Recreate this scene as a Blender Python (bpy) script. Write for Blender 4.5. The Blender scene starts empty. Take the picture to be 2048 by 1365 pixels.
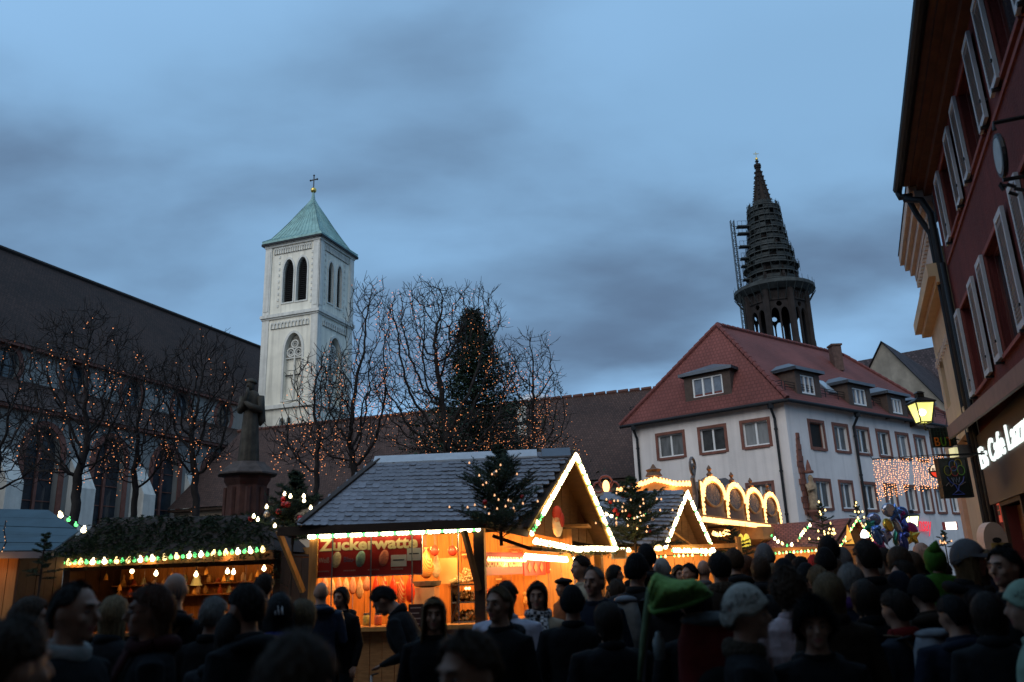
import bpy, bmesh, math, random
import numpy as np
from mathutils import Vector, Matrix
R = math.radians
random.seed(7)
C = bpy.context.scene.collection
sc = bpy.context.scene

# ------------------------------------------------------------------ camera
PITCH, ROLL, FPX = R(16.0), R(2.0), 1600.0
CAM = Vector((0, 0, 1.75))
_F = Vector((0, math.cos(PITCH), math.sin(PITCH)))
_R0 = Vector((1, 0, 0)); _U0 = Vector((0, -math.sin(PITCH), math.cos(PITCH)))
_R = _R0*math.cos(ROLL) - _U0*math.sin(ROLL)
_U = _U0*math.cos(ROLL) + _R0*math.sin(ROLL)
cd = bpy.data.cameras.new('camera'); cam = bpy.data.objects.new('camera', cd); C.objects.link(cam)
cd.sensor_width = 36.0; cd.lens = 36.0*FPX/2048.0; cd.clip_start = 0.05; cd.clip_end = 3000
cam.matrix_world = Matrix(((_R.x, _U.x, -_F.x, CAM.x), (_R.y, _U.y, -_F.y, CAM.y), (_R.z, _U.z, -_F.z, CAM.z), (0, 0, 0, 1)))
cd.dof.use_dof = True; cd.dof.focus_distance = 26.0; cd.dof.aperture_fstop = 1.6
sc.camera = cam

# ------------------------------------------------------------------ sky and sun
SUN_EL, SUN_AZ = R(33), R(208)          # azimuth measured from +Y clockwise: behind the camera, a little to its left
w = bpy.data.worlds.new('World'); sc.world = w; w.use_nodes = True
nt = w.node_tree; nt.nodes.clear()
def N(t, kind, **kw):
    n = t.nodes.new(kind)
    for k, v in kw.items(): setattr(n, k, v)
    return n
out = N(nt, 'ShaderNodeOutputWorld'); bg = N(nt, 'ShaderNodeBackground')
sky = N(nt, 'ShaderNodeTexSky', sky_type='NISHITA'); sky.sun_disc = False
sky.sun_elevation = R(3.0); sky.sun_rotation = SUN_AZ; sky.altitude = 280; sky.air_density = 1.0; sky.dust_density = 1.0; sky.ozone_density = 3.0
tc = N(nt, 'ShaderNodeTexCoord')
sep = N(nt, 'ShaderNodeSeparateXYZ'); nt.links.new(tc.outputs['Generated'], sep.inputs[0])
zz = N(nt, 'ShaderNodeMath', operation='ABSOLUTE'); nt.links.new(sep.outputs['Z'], zz.inputs[0])
za = N(nt, 'ShaderNodeMath', operation='ADD'); nt.links.new(zz.outputs[0], za.inputs[0]); za.inputs[1].default_value = 0.42
dv = N(nt, 'ShaderNodeVectorMath', operation='DIVIDE')
cmb = N(nt, 'ShaderNodeCombineXYZ')
for i in range(3): nt.links.new(za.outputs[0], cmb.inputs[i])
nt.links.new(tc.outputs['Generated'], dv.inputs[0]); nt.links.new(cmb.outputs[0], dv.inputs[1])
mp = N(nt, 'ShaderNodeMapping'); nt.links.new(dv.outputs[0], mp.inputs[0])
mp.inputs['Location'].default_value = (3.1, 1.2, 0.0); mp.inputs['Rotation'].default_value = (0, 0, R(-18)); mp.inputs['Scale'].default_value = (1.25, 2.0, 0.0)
no = N(nt, 'ShaderNodeTexNoise'); no.inputs['Scale'].default_value = 1.35; no.inputs['Detail'].default_value = 6; no.inputs['Roughness'].default_value = 0.47; no.inputs['Distortion'].default_value = 0.15
nt.links.new(mp.outputs[0], no.inputs['Vector'])
rp = N(nt, 'ShaderNodeValToRGB'); rp.color_ramp.interpolation = 'EASE'
rp.color_ramp.elements[0].position = 0.33; rp.color_ramp.elements[0].color = (0, 0, 0, 1)
rp.color_ramp.elements[1].position = 0.70; rp.color_ramp.elements[1].color = (1, 1, 1, 1)
# a bank of cloud low in the sky all round, thinning overhead and towards the horizon
el = N(nt, 'ShaderNodeMapRange', interpolation_type='SMOOTHSTEP'); nt.links.new(zz.outputs[0], el.inputs[0])
el.inputs[1].default_value = 0.62; el.inputs[2].default_value = 0.34; el.inputs[3].default_value = -0.10; el.inputs[4].default_value = 0.05
e2 = N(nt, 'ShaderNodeMapRange', interpolation_type='SMOOTHSTEP'); nt.links.new(zz.outputs[0], e2.inputs[0])
e2.inputs[1].default_value = 0.36; e2.inputs[2].default_value = 0.16; e2.inputs[3].default_value = 0.0; e2.inputs[4].default_value = -0.16
ad = N(nt, 'ShaderNodeMath', operation='ADD'); nt.links.new(no.outputs['Fac'], ad.inputs[0]); nt.links.new(el.outputs[0], ad.inputs[1])
ad2 = N(nt, 'ShaderNodeMath', operation='ADD'); nt.links.new(ad.outputs[0], ad2.inputs[0]); nt.links.new(e2.outputs[0], ad2.inputs[1])
nt.links.new(ad2.outputs[0], rp.inputs[0])
# dusk blue of the clear parts: the Nishita sky pulled towards the blue hour; grey-blue cloud over it
hs = N(nt, 'ShaderNodeMix', data_type='RGBA', blend_type='MIX'); hs.inputs[0].default_value = 0.80
nt.links.new(sky.outputs[0], hs.inputs[6]); hs.inputs[7].default_value = (2.85, 5.15, 8.1, 1)
# a thin high veil under the broken cloud
n2 = N(nt, 'ShaderNodeTexNoise'); n2.inputs['Scale'].default_value = 0.55; n2.inputs['Detail'].default_value = 4; n2.inputs['Roughness'].default_value = 0.5; nt.links.new(mp.outputs[0], n2.inputs['Vector'])
v1 = N(nt, 'ShaderNodeMath', operation='ADD'); nt.links.new(n2.outputs['Fac'], v1.inputs[0]); nt.links.new(el.outputs[0], v1.inputs[1])
vr = N(nt, 'ShaderNodeMapRange', interpolation_type='SMOOTHSTEP'); v2 = N(nt, 'ShaderNodeMath', operation='ADD'); nt.links.new(v1.outputs[0], v2.inputs[0]); nt.links.new(e2.outputs[0], v2.inputs[1]); nt.links.new(v2.outputs[0], vr.inputs[0]); vr.inputs[1].default_value = 0.34; vr.inputs[2].default_value = 0.62; vr.inputs[4].default_value = 0.9
veil = N(nt, 'ShaderNodeMix', data_type='RGBA', blend_type='MIX'); nt.links.new(vr.outputs[0], veil.inputs[0]); nt.links.new(hs.outputs[2], veil.inputs[6]); veil.inputs[7].default_value = (1.9, 3.5, 5.5, 1)
cl = N(nt, 'ShaderNodeMix', data_type='RGBA', blend_type='MIX')
nt.links.new(rp.outputs[0], cl.inputs[0]); nt.links.new(veil.outputs[2], cl.inputs[6]); cl.inputs[7].default_value = (0.92, 1.5, 2.45, 1)
nt.links.new(cl.outputs[2], bg.inputs[0]); bg.inputs[1].default_value = 0.125
nt.links.new(bg.outputs[0], out.inputs[0])
sd = bpy.data.lights.new('sun', 'SUN'); sun = bpy.data.objects.new('sun', sd); C.objects.link(sun)
sd.energy = 1.5; sd.angle = R(60); sd.color = (1.0, 0.95, 0.86)
sun_dir = Vector((math.sin(SUN_AZ)*math.cos(SUN_EL), math.cos(SUN_AZ)*math.cos(SUN_EL), math.sin(SUN_EL)))
sun.rotation_euler = (-sun_dir).to_track_quat('-Z', 'Y').to_euler()
sun.location = (0, 0, 60)
vs = sc.view_settings; vs.view_transform = 'Standard'; vs.look = 'None'; vs.exposure = 0.0; vs.gamma = 1.0; vs.use_curve_mapping = False
sc.render.engine = 'CYCLES'
cy = sc.cycles; cy.use_denoising = True; cy.max_bounces = 6; cy.diffuse_bounces = 3; cy.glossy_bounces = 3; cy.transmission_bounces = 4
cy.sample_clamp_indirect = 2.0; cy.sample_clamp_direct = 0.0; cy.use_light_tree = True; cy.caustics_reflective = False; cy.caustics_refractive = False

# ------------------------------------------------------------------ helpers
def P(px, py, Y):
    """the point at depth Y (metres ahead of the camera) that a surveyor would read at that photo pixel"""
    d = _F + _R*((px-1024)/FPX) + _U*((682.5-py)/FPX)
    return CAM + d*(Y/d.y)
def PZ(px, py, z):
    d = _F + _R*((px-1024)/FPX) + _U*((682.5-py)/FPX)
    return CAM + d*((z-CAM.z)/d.z)
def pix(p):
    v = Vector(p)-CAM
    return (1024+FPX*v.dot(_R)/v.dot(_F), 682.5-FPX*v.dot(_U)/v.dot(_F))

_mats = {}
def mat(name, col, rough=0.8, metal=0.0, var=0.15, scale=6.0, bump=0.0, bscale=None, spec=0.35, emit=None, estr=0.0, sheen=0.0, stretch=None, streak=0.0):
    if name in _mats: return _mats[name]
    m = bpy.data.materials.new(name); m.use_nodes = True
    t = m.node_tree; b = t.nodes['Principled BSDF']
    b.inputs['Roughness'].default_value = rough; b.inputs['Metallic'].default_value = metal
    b.inputs['Specular IOR Level'].default_value = spec
    b.inputs['Base Color'].default_value = (*col, 1)
    if sheen: b.inputs['Sheen Weight'].default_value = sheen
    if var or bump:
        tcn = N(t, 'ShaderNodeTexCoord'); mpn = N(t, 'ShaderNodeMapping'); t.links.new(tcn.outputs['Object'], mpn.inputs[0])
        if stretch: mpn.inputs['Scale'].default_value = stretch
        nz = N(t, 'ShaderNodeTexNoise'); nz.inputs['Scale'].default_value = scale; nz.inputs['Detail'].default_value = 5; nz.inputs['Roughness'].default_value = 0.6
        t.links.new(mpn.outputs[0], nz.inputs['Vector'])
        if var:
            mx = N(t, 'ShaderNodeMix', data_type='RGBA'); t.links.new(nz.outputs['Fac'], mx.inputs[0])
            mr = N(t, 'ShaderNodeMapRange'); mr.inputs[1].default_value = 0.3; mr.inputs[2].default_value = 0.7
            t.links.new(nz.outputs['Fac'], mr.inputs[0]); t.links.new(mr.outputs[0], mx.inputs[0])
            mx.inputs[6].default_value = (*[max(0, c*(1-var)) for c in col], 1); mx.inputs[7].default_value = (*[min(1, c*(1+var)) for c in col], 1)
            last = mx.outputs[2]
            if streak:
                m2 = N(t, 'ShaderNodeMapping'); t.links.new(tcn.outputs['Object'], m2.inputs[0]); m2.inputs['Scale'].default_value = (2.2, 2.2, 0.12)
                n2 = N(t, 'ShaderNodeTexNoise'); n2.inputs['Scale'].default_value = 1.4; n2.inputs['Detail'].default_value = 6; t.links.new(m2.outputs[0], n2.inputs['Vector'])
                r2 = N(t, 'ShaderNodeMapRange'); r2.inputs[1].default_value = 0.48; r2.inputs[2].default_value = 0.75; t.links.new(n2.outputs['Fac'], r2.inputs[0])
                mm = N(t, 'ShaderNodeMath', operation='MULTIPLY'); t.links.new(r2.outputs[0], mm.inputs[0]); mm.inputs[1].default_value = streak
                x2 = N(t, 'ShaderNodeMix', data_type='RGBA'); t.links.new(mm.outputs[0], x2.inputs[0]); t.links.new(last, x2.inputs[6]); x2.inputs[7].default_value = (*[c*0.45 for c in col], 1)
                last = x2.outputs[2]
            t.links.new(last, b.inputs['Base Color'])
        if bump:
            bp = N(t, 'ShaderNodeBump'); bp.inputs['Strength'].default_value = bump; bp.inputs['Distance'].default_value = 0.05
            nb = nz
            if bscale:
                nb = N(t, 'ShaderNodeTexNoise'); nb.inputs['Scale'].default_value = bscale; nb.inputs['Detail'].default_value = 4; t.links.new(mpn.outputs[0], nb.inputs['Vector'])
            t.links.new(nb.outputs['Fac'], bp.inputs['Height']); t.links.new(bp.outputs[0], b.inputs['Normal'])
    if emit:
        b.inputs['Emission Color'].default_value = (*emit, 1); b.inputs['Emission Strength'].default_value = estr
    _mats[name] = m
    return m

def tilemat(name, col, row=0.16, colw=0.18, var=0.35, dark=0.45, rough=0.8, ax=None):
    """roof covering in courses, seen too small to pick tiles apart: brick pattern along UV (metres)"""
    if name in _mats: return _mats[name]
    m = bpy.data.materials.new(name); m.use_nodes = True
    t = m.node_tree; b = t.nodes['Principled BSDF']; b.inputs['Roughness'].default_value = rough; b.inputs['Specular IOR Level'].default_value = 0.3
    uv = N(t, 'ShaderNodeUVMap'); br = N(t, 'ShaderNodeTexBrick')
    br.inputs['Scale'].default_value = 1.0; br.inputs['Brick Width'].default_value = colw; br.inputs['Row Height'].default_value = row
    br.inputs['Mortar Size'].default_value = row*0.13; br.inputs['Mortar Smooth'].default_value = 0.4; br.inputs['Bias'].default_value = 0.0
    br.inputs['Color1'].default_value = (*[c*(1-var) for c in col], 1); br.inputs['Color2'].default_value = (*[min(1, c*(1+var)) for c in col], 1); br.inputs['Mortar'].default_value = (*[c*dark for c in col], 1)
    t.links.new(uv.outputs[0], br.inputs['Vector'])
    nz = N(t, 'ShaderNodeTexNoise'); nz.inputs['Scale'].default_value = 0.35; nz.inputs['Detail'].default_value = 6; t.links.new(uv.outputs[0], nz.inputs['Vector'])
    mr = N(t, 'ShaderNodeMapRange'); mr.inputs[1].default_value = 0.3; mr.inputs[2].default_value = 0.7; mr.inputs[3].default_value = 0.7; mr.inputs[4].default_value = 1.2; t.links.new(nz.outputs['Fac'], mr.inputs[0])
    mx = N(t, 'ShaderNodeVectorMath', operation='SCALE'); t.links.new(br.outputs['Color'], mx.inputs[0]); t.links.new(mr.outputs[0], mx.inputs['Scale'])
    t.links.new(mx.outputs[0], b.inputs['Base Color'])
    bp = N(t, 'ShaderNodeBump'); bp.inputs['Strength'].default_value = 0.6; bp.inputs['Distance'].default_value = 0.03; bp.invert = True
    t.links.new(br.outputs['Fac'], bp.inputs['Height']); t.links.new(bp.outputs[0], b.inputs['Normal'])
    _mats[name] = m
    return m

def glow(name, col, strength, sampled=False, base=None):
    if name in _mats: return _mats[name]
    m = mat(name, base or tuple(min(0.8, c) for c in col), rough=0.4, var=0, emit=col, estr=strength)
    m.cycles.emission_sampling = 'AUTO' if sampled else 'NONE'
    return m

class MB:
    """collects shapes, then links them as one mesh object"""
    def __init__(s): s.v = []; s.f = []; s.m = []; s.uv = {}
    def add(s, vs, fs, mi=0):
        o = len(s.v); s.v += [tuple(p) for p in vs]; s.f += [tuple(i+o for i in f) for f in fs]; s.m += [mi]*len(fs); return s
    def poly(s, pts, mi=0, uv=None):
        if uv: s.uv[len(s.f)] = uv
        return s.add(pts, [tuple(range(len(pts)))], mi)
    def box(s, c, size, rot=None, mi=0):
        x, y, z = (k/2 for k in size); c = Vector(c)
        vs = [Vector((a*x, b*y, d*z)) for d in (-1, 1) for a, b in ((-1, -1), (1, -1), (1, 1), (-1, 1))]
        if rot is not None: vs = [rot @ p for p in vs]
        return s.add([c+p for p in vs], [(3, 2, 1, 0), (4, 5, 6, 7), (0, 1, 5, 4), (1, 2, 6, 5), (2, 3, 7, 6), (3, 0, 4, 7)], mi)
    def axes(s, o, a, b, c, mi=0):
        o, a, b, c = map(Vector, (o, a, b, c)); f = a.cross(b).dot(c) < 0
        vs = [o, o+a, o+a+b, o+b, o+c, o+a+c, o+a+b+c, o+b+c]
        fs = [(3, 2, 1, 0), (4, 5, 6, 7), (0, 1, 5, 4), (1, 2, 6, 5), (2, 3, 7, 6), (3, 0, 4, 7)]
        if f: fs = [t[::-1] for t in fs]
        return s.add(vs, fs, mi)
    def beam(s, p, q, w_, h_=None, mi=0, up=(0, 0, 1)):
        p, q = Vector(p), Vector(q); d = (q-p); u = Vector(up)
        if d.normalized().cross(u).length < 0.05: u = Vector((0, 1, 0))
        a = d.cross(u).normalized(); b = a.cross(d).normalized(); h_ = h_ or w_
        return s.axes(p-a*w_/2-b*h_/2, a*w_, b*h_, d, mi)
    def tube(s, pts, rad, n=8, mi=0, caps=True, flat=1.0):
        pts = [Vector(p) for p in pts]
        if not hasattr(rad, '__len__'): rad = [rad]*len(pts)
        o = len(s.v); prev = None
        for i, p in enumerate(pts):
            d = (pts[min(i+1, len(pts)-1)]-pts[max(i-1, 0)])
            if d.length < 1e-9: d = Vector((0, 0, 1))
            d.normalize()
            if prev is None:
                a = d.cross(Vector((0, 0, 1)))
                if a.length < 0.05: a = d.cross(Vector((1, 0, 0)))
            else:
                a = prev - d*prev.dot(d)
                if a.length < 1e-6: a = d.cross(Vector((1, 0, 0)))
            a.normalize(); b = d.cross(a); prev = a
            for k in range(n):
                t = 2*math.pi*k/n; s.v.append(tuple(p+(a*math.cos(t)+b*math.sin(t)*flat)*rad[i]))
        for i in range(len(pts)-1):
            for k in range(n):
                q = (k+1) % n; s.f.append((o+i*n+k, o+i*n+q, o+(i+1)*n+q, o+(i+1)*n+k)); s.m.append(mi)
        if caps:
            s.f.append(tuple(o+k for k in range(n))[::-1]); s.m.append(mi)
            e = o+(len(pts)-1)*n; s.f.append(tuple(e+k for k in range(n))); s.m.append(mi)
        return s
    def loft(s, rings, mi=0, caps=True):
        n = len(rings[0]); o = len(s.v)
        for r in rings: s.v += [tuple(p) for p in r]
        for i in range(len(rings)-1):
            for k in range(n):
                q = (k+1) % n; s.f.append((o+i*n+k, o+i*n+q, o+(i+1)*n+q, o+(i+1)*n+k)); s.m.append(mi)
        if caps:
            s.f.append(tuple(o+k for k in range(n))[::-1]); s.m.append(mi)
            e = o+(len(rings)-1)*n; s.f.append(tuple(e+k for k in range(n))); s.m.append(mi)
        return s
    def lathe(s, prof, c=(0, 0, 0), n=16, mi=0, rot=None, sx=1, sy=1):
        c = Vector(c); rings = []
        for r, z in prof:
            ring = [Vector((max(r, 1e-4)*sx*math.cos(2*math.pi*k/n), max(r, 1e-4)*sy*math.sin(2*math.pi*k/n), z)) for k in range(n)]
            rings.append([c+(rot @ p if rot is not None else p) for p in ring])
        return s.loft(rings, mi)
    def ball(s, c, r, n=10, m=7, mi=0, rot=None):
        rx, ry, rz = r if hasattr(r, '__len__') else (r, r, r)
        prof = [(math.sin(math.pi*i/m), -math.cos(math.pi*i/m)) for i in range(m+1)]
        c = Vector(c); rings = []
        for a, z in prof:
            a = max(a, 0.01); ring = [Vector((a*rx*math.cos(2*math.pi*k/n), a*ry*math.sin(2*math.pi*k/n), z*rz)) for k in range(n)]
            rings.append([c+(rot @ p if rot is not None else p) for p in ring])
        return s.loft(rings, mi)
    def prism(s, pts, ext, mi=0):
        pts = [Vector(p) for p in pts]; e = Vector(ext); n = len(pts)
        nrm = Vector((0, 0, 0))
        for i in range(n): nrm += (pts[i]-pts[0]).cross(pts[(i+1) % n]-pts[0])
        if nrm.dot(e) > 0: pts = pts[::-1]
        o = len(s.v); s.v += [tuple(p) for p in pts]+[tuple(p+e) for p in pts]
        s.f.append(tuple(o+i for i in range(n))); s.m.append(mi)
        s.f.append(tuple(o+n+i for i in range(n))[::-1]); s.m.append(mi)
        for i in range(n):
            q = (i+1) % n; s.f.append((o+q, o+i, o+n+i, o+n+q)); s.m.append(mi)
        return s
    def mesh(s, name, mats, smooth=False, uvs=False):
        me = bpy.data.meshes.new(name); me.from_pydata(s.v, [], s.f)
        for m in (mats if isinstance(mats, (list, tuple)) else [mats]): me.materials.append(m)
        if any(s.m): me.polygons.foreach_set('material_index', s.m)
        if smooth: me.polygons.foreach_set('use_smooth', [True]*len(s.f))
        if s.uv:
            l = me.uv_layers.new(name='UVMap')
            for fi, uv in s.uv.items():
                st = me.polygons[fi].loop_start
                for k, c in enumerate(uv): l.data[st+k].uv = c
        me.update(); return me
    def build(s, name, mats, parent=None, smooth=False, **tags):
        return link(name, s.mesh(name, mats, smooth), parent, **tags)

ORD = 'first second third fourth fifth sixth seventh eighth ninth tenth eleventh twelfth thirteenth fourteenth fifteenth sixteenth'.split()
WORLD = set()
def link(name, me, parent=None, label=None, cat=None, group=None, kind=None, loc=None, rot=None, scale=None):
    o = bpy.data.objects.new(name, me); C.objects.link(o)
    if loc is not None: o.location = loc
    if rot is not None: o.rotation_euler = rot
    if scale is not None: o.scale = scale if hasattr(scale, '__len__') else (scale,)*3
    if parent is not None:
        o.parent = parent
        if parent.name in WORLD: o.matrix_parent_inverse = Matrix.Translation(-parent.location)
    if label: o['label'] = label
    if cat: o['category'] = cat
    if group: o['group'] = group
    if kind: o['kind'] = kind
    return o
def thing(name, label, cat, loc=(0, 0, 0), group=None, rotz=0.0):
    o = link(name, None, None, label, cat, group, loc=loc, rot=(0, 0, rotz)); o.empty_display_size = 0.2
    return o
def place(name, label, cat, loc, group=None):
    """a thing whose parts are measured in world metres: an Empty at its base, parts parented without moving"""
    o = thing(name, label, cat, Vector(loc), group); WORLD.add(o.name); return o
def smooth_noise(seed):
    rnd = random.Random(seed); ph = [(rnd.uniform(0, 6.28), rnd.uniform(0.6, 1.6)) for _ in range(8)]
    return lambda x: sum(math.sin(x*f*(i+1)*0.9+p)/(i+1) for i, (p, f) in enumerate(ph))*0.5

class Face:
    """a vertical facade: s metres along it, z up, d metres out of it"""
    def __init__(f, o, along, normal): f.o = Vector(o); f.a = Vector(along).normalized(); f.n = Vector(normal).normalized()
    def __call__(f, s, z, d=0.0): return f.o + f.a*s + f.n*d + Vector((0, 0, z))
    def box(f, mb, s0, s1, z0, z1, d0, d1, mi=0): mb.axes(f(s0, z0, d0), f.a*(s1-s0), Vector((0, 0, z1-z0)), f.n*(d1-d0), mi)
    def at(f, px, py):
        """(s, z) of the facade point seen at a photo pixel"""
        d = _F + _R*((px-1024)/FPX) + _U*((682.5-py)/FPX); t = (f.o-CAM).dot(f.n)/d.dot(f.n); p = CAM+d*t - f.o
        return p.dot(f.a), p.z

def arch_pts(s0, s1, z0, zs, zt, n=7):
    """pointed arch outline, counter-clockwise from lower left"""
    m = (s0+s1)/2; pts = [(s0, z0), (s1, z0)]
    for i in range(n+1):
        t = i/n; pts.append((s1-(s1-m)*(1-math.cos(t*math.pi/2))**0.9, zs+(zt-zs)*math.sin(t*math.pi/2)**0.95))
    for i in range(n-1, -1, -1):
        t = i/n; pts.append((s0+(m-s0)*(1-math.cos(t*math.pi/2))**0.9, zs+(zt-zs)*math.sin(t*math.pi/2)**0.95))
    return pts
def oval_pts(s, z, rx, rz, n=20): return [(s+rx*math.cos(2*math.pi*i/n), z+rz*math.sin(2*math.pi*i/n)) for i in range(n)]
def rect_pts(s0, s1, z0, z1): return [(s0, z0), (s1, z0), (s1, z1), (s0, z1)]
def wall_holes(mb, F, s0, s1, z0, z1, holes, depth=0.2, mi=0, mir=0):
    """outer skin of a wall with openings cut through it and reveals of the given depth"""
    bb = [(min(p[0] for p in h), max(p[0] for p in h), min(p[1] for p in h), max(p[1] for p in h)) for h in holes]
    xs = sorted({s0, s1, *[b[0] for b in bb], *[b[1] for b in bb]}); zs = sorted({z0, z1, *[b[2] for b in bb], *[b[3] for b in bb]})
    xs = [x for x in xs if s0 <= x <= s1]; zs = [z for z in zs if z0 <= z <= z1]
    flip = F.a.cross(Vector((0, 0, 1))).dot(F.n) < 0
    def face(pts, d=None):
        q = [F(*p) for p in pts]
        mb.poly(q[::-1] if flip else q, mi)
    for i in range(len(xs)-1):
        for k in range(len(zs)-1):
            cx, cz = (xs[i]+xs[i+1])/2, (zs[k]+zs[k+1])/2
            if any(b[0] < cx < b[1] and b[2] < cz < b[3] for b in bb): continue
            face([(xs[i], zs[k]), (xs[i+1], zs[k]), (xs[i+1], zs[k+1]), (xs[i], zs[k+1])])
    for h, b in zip(holes, bb):
        cx, cz = (b[0]+b[1])/2, (b[2]+b[3])/2; n = len(h)
        for i in range(n):
            p, q = h[i], h[(i+1) % n]; mx_, mz_ = (p[0]+q[0])/2, (p[1]+q[1])/2
            c = (b[0] if mx_ < cx else b[1], b[2] if mz_ < cz else b[3])
            ar = (p[0]-c[0])*(q[1]-c[1])-(p[1]-c[1])*(q[0]-c[0])
            if abs(ar) > 1e-7: face([c, q, p])
            r = [F(p[0], p[1]), F(q[0], q[1]), F(q[0], q[1], -depth), F(p[0], p[1], -depth)]
            mb.poly(r if flip else r[::-1], mir)
def ring_part(F, outer, inner, d0, d1, mb, mi=0):
    """a moulding between two matching outlines, from d0 to d1 proud of the facade"""
    n = len(outer); flip = F.a.cross(Vector((0, 0, 1))).dot(F.n) < 0
    def q(pts): mb.poly(pts[::-1] if flip else pts, mi)
    for i in range(n):
        j = (i+1) % n; o0, o1, i0, i1 = outer[i], outer[j], inner[i], inner[j]
        q([F(*o0, d1), F(*o1, d1), F(*i1, d1), F(*i0, d1)])
        q([F(*o0, d0), F(*o1, d0), F(*o1, d1), F(*o0, d1)])
        q([F(*i1, d0), F(*i0, d0), F(*i0, d1), F(*i1, d1)])
def flatpoly(F, pts, d, mb, mi=0):
    flip = F.a.cross(Vector((0, 0, 1))).dot(F.n) < 0; q = [F(*p, d) for p in pts]; mb.poly(q[::-1] if flip else q, mi)
def roof_quad(mb, pts, mi=0):
    """roof face with UV in metres, V running up the slope"""
    p = [Vector(x) for x in pts]; n = Vector((0, 0, 0))
    for i in range(len(p)): n += (p[i]-p[0]).cross(p[(i+1) % len(p)]-p[0])
    n.normalize()
    if n.z < 0: p = p[::-1]; n = -n
    h = Vector((0, 0, 1)).cross(n).normalized(); u = n.cross(h)
    mb.poly(p, mi, uv=[((x-p[0]).dot(h), (x-p[0]).dot(u)) for x in p])
def text_mesh(txt, size=1.0, bold=0.0, ext=0.01, shear=0.0, space=1.0):
    cu = bpy.data.curves.new('lettering', 'FONT'); cu.body = txt; cu.size = size; cu.offset = bold; cu.extrude = ext; cu.shear = shear; cu.space_character = space; cu.resolution_u = 3
    o = bpy.data.objects.new('lettering', cu); C.objects.link(o)
    dg = bpy.context.evaluated_depsgraph_get(); me = bpy.data.meshes.new_from_object(o.evaluated_get(dg))
    bpy.data.objects.remove(o); bpy.data.curves.remove(cu); me.name = 'lettering'
    return me
def letters(txt, F, s0, s1, z0, z1, d, m, parent, name='lettering', bold=0.0, ext=0.008, shear=0.0):
    """flat raised lettering filling a rectangle of a facade"""
    me = text_mesh(txt, 1.0, bold, ext, shear); co = np.empty(len(me.vertices)*3); me.vertices.foreach_get('co', co); co = co.reshape(-1, 3)
    mn, mxx = co.min(0), co.max(0); q = []
    for c in co:
        s = s0+(c[0]-mn[0])/(mxx[0]-mn[0])*(s1-s0); z = z0+(c[1]-mn[1])/(mxx[1]-mn[1])*(z1-z0)
        q += list(F(s, z, d+c[2]))
    me.vertices.foreach_set('co', q); me.materials.append(m); me.update()
    if name != 'lettering': return link(name, me, parent)
    # one object for each letter stroke group
    bm = bmesh.new(); bm.from_mesh(me); left = set(bm.faces); res = None
    while left:
        st = [left.pop()]; isl = [st[0]]
        while st:
            f = st.pop()
            for v in f.verts:
                for g_ in v.link_faces:
                    if g_ in left: left.discard(g_); st.append(g_); isl.append(g_)
        ix = {}; vs = []; fs = []
        for f in isl:
            t_ = []
            for v in f.verts:
                if v.index not in ix: ix[v.index] = len(vs); vs.append(tuple(v.co))
                t_.append(ix[v.index])
            fs.append(t_)
        m2 = bpy.data.meshes.new('letter'); m2.from_pydata(vs, [], fs); m2.materials.append(m); res = link('letter', m2, parent)
    bm.free(); return res
# ------------------------------------------------------------------ materials of the setting
M_white = mat('white_render', (0.80, 0.76, 0.65), 0.9, var=0.09, scale=0.9, bump=0.2, bscale=16, streak=0.5)
M_stone_w = mat('pale_stone', (0.66, 0.65, 0.60), 0.9, var=0.10, scale=2.0, bump=0.2, bscale=14, streak=0.45)
M_house = mat('house_render', (0.77, 0.71, 0.69), 0.92, var=0.09, scale=0.6, bump=0.25, bscale=24, streak=0.30)
M_sand = mat('red_sandstone', (0.20, 0.085, 0.065), 0.9, var=0.25, scale=3.0, bump=0.2, bscale=18)
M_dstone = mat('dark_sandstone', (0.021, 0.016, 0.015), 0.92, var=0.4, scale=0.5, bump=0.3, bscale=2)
M_copper = mat('green_copper', (0.24, 0.40, 0.38), 0.55, var=0.22, scale=1.2, metal=0.2, streak=0.5)
M_lead = mat('grey_sheet_metal', (0.13, 0.145, 0.17), 0.5, var=0.15, scale=2, metal=0.4)
M_pipe = mat('dark_gutter', (0.014, 0.016, 0.02), 0.6, var=0.2, metal=0.3)
M_gold = mat('gilt', (0.75, 0.52, 0.14), 0.3, var=0.1, metal=0.9)
M_iron = mat('black_iron', (0.012, 0.012, 0.013), 0.5, var=0.2)
M_frame = mat('white_paint', (0.76, 0.77, 0.78), 0.5, var=0.05)
M_glass = mat('window_glass', (0.035, 0.042, 0.05), 0.08, var=0.3, scale=1.5, spec=0.6)
M_net2 = mat('dim_curtain', (0.11, 0.115, 0.12), 0.5, var=0.5, scale=5, stretch=(1, 1, 0.2))
M_net3 = mat('dark_window', (0.05, 0.052, 0.055), 0.12, var=0.5, scale=2)
M_net = mat('net_curtain', (0.22, 0.23, 0.24), 0.8, var=0.25, scale=7, stretch=(1, 1, 0.15))
M_louvre = mat('dark_louvre', (0.014, 0.013, 0.013), 0.8, var=0.2)
M_wood = mat('stall_wood', (0.30, 0.14, 0.05), 0.7, var=0.3, scale=5, stretch=(1, 1, 6), bump=0.2)
M_dwood = mat('dark_wood', (0.032, 0.017, 0.010), 0.7, var=0.3, scale=5, bump=0.2)
T_nave = tilemat('nave_tiles', (0.040, 0.021, 0.016), 0.22, 0.24, 0.3)
T_red = tilemat('red_tiles', (0.185, 0.060, 0.052), 0.21, 0.19, 0.10, 0.72)
T_old = tilemat('old_brown_tiles', (0.066, 0.036, 0.028), 0.22, 0.17, 0.28, 0.6)
T_dark = tilemat('dark_tiles', (0.05, 0.034, 0.036), 0.30, 0.26, 0.5, 0.5)

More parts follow.
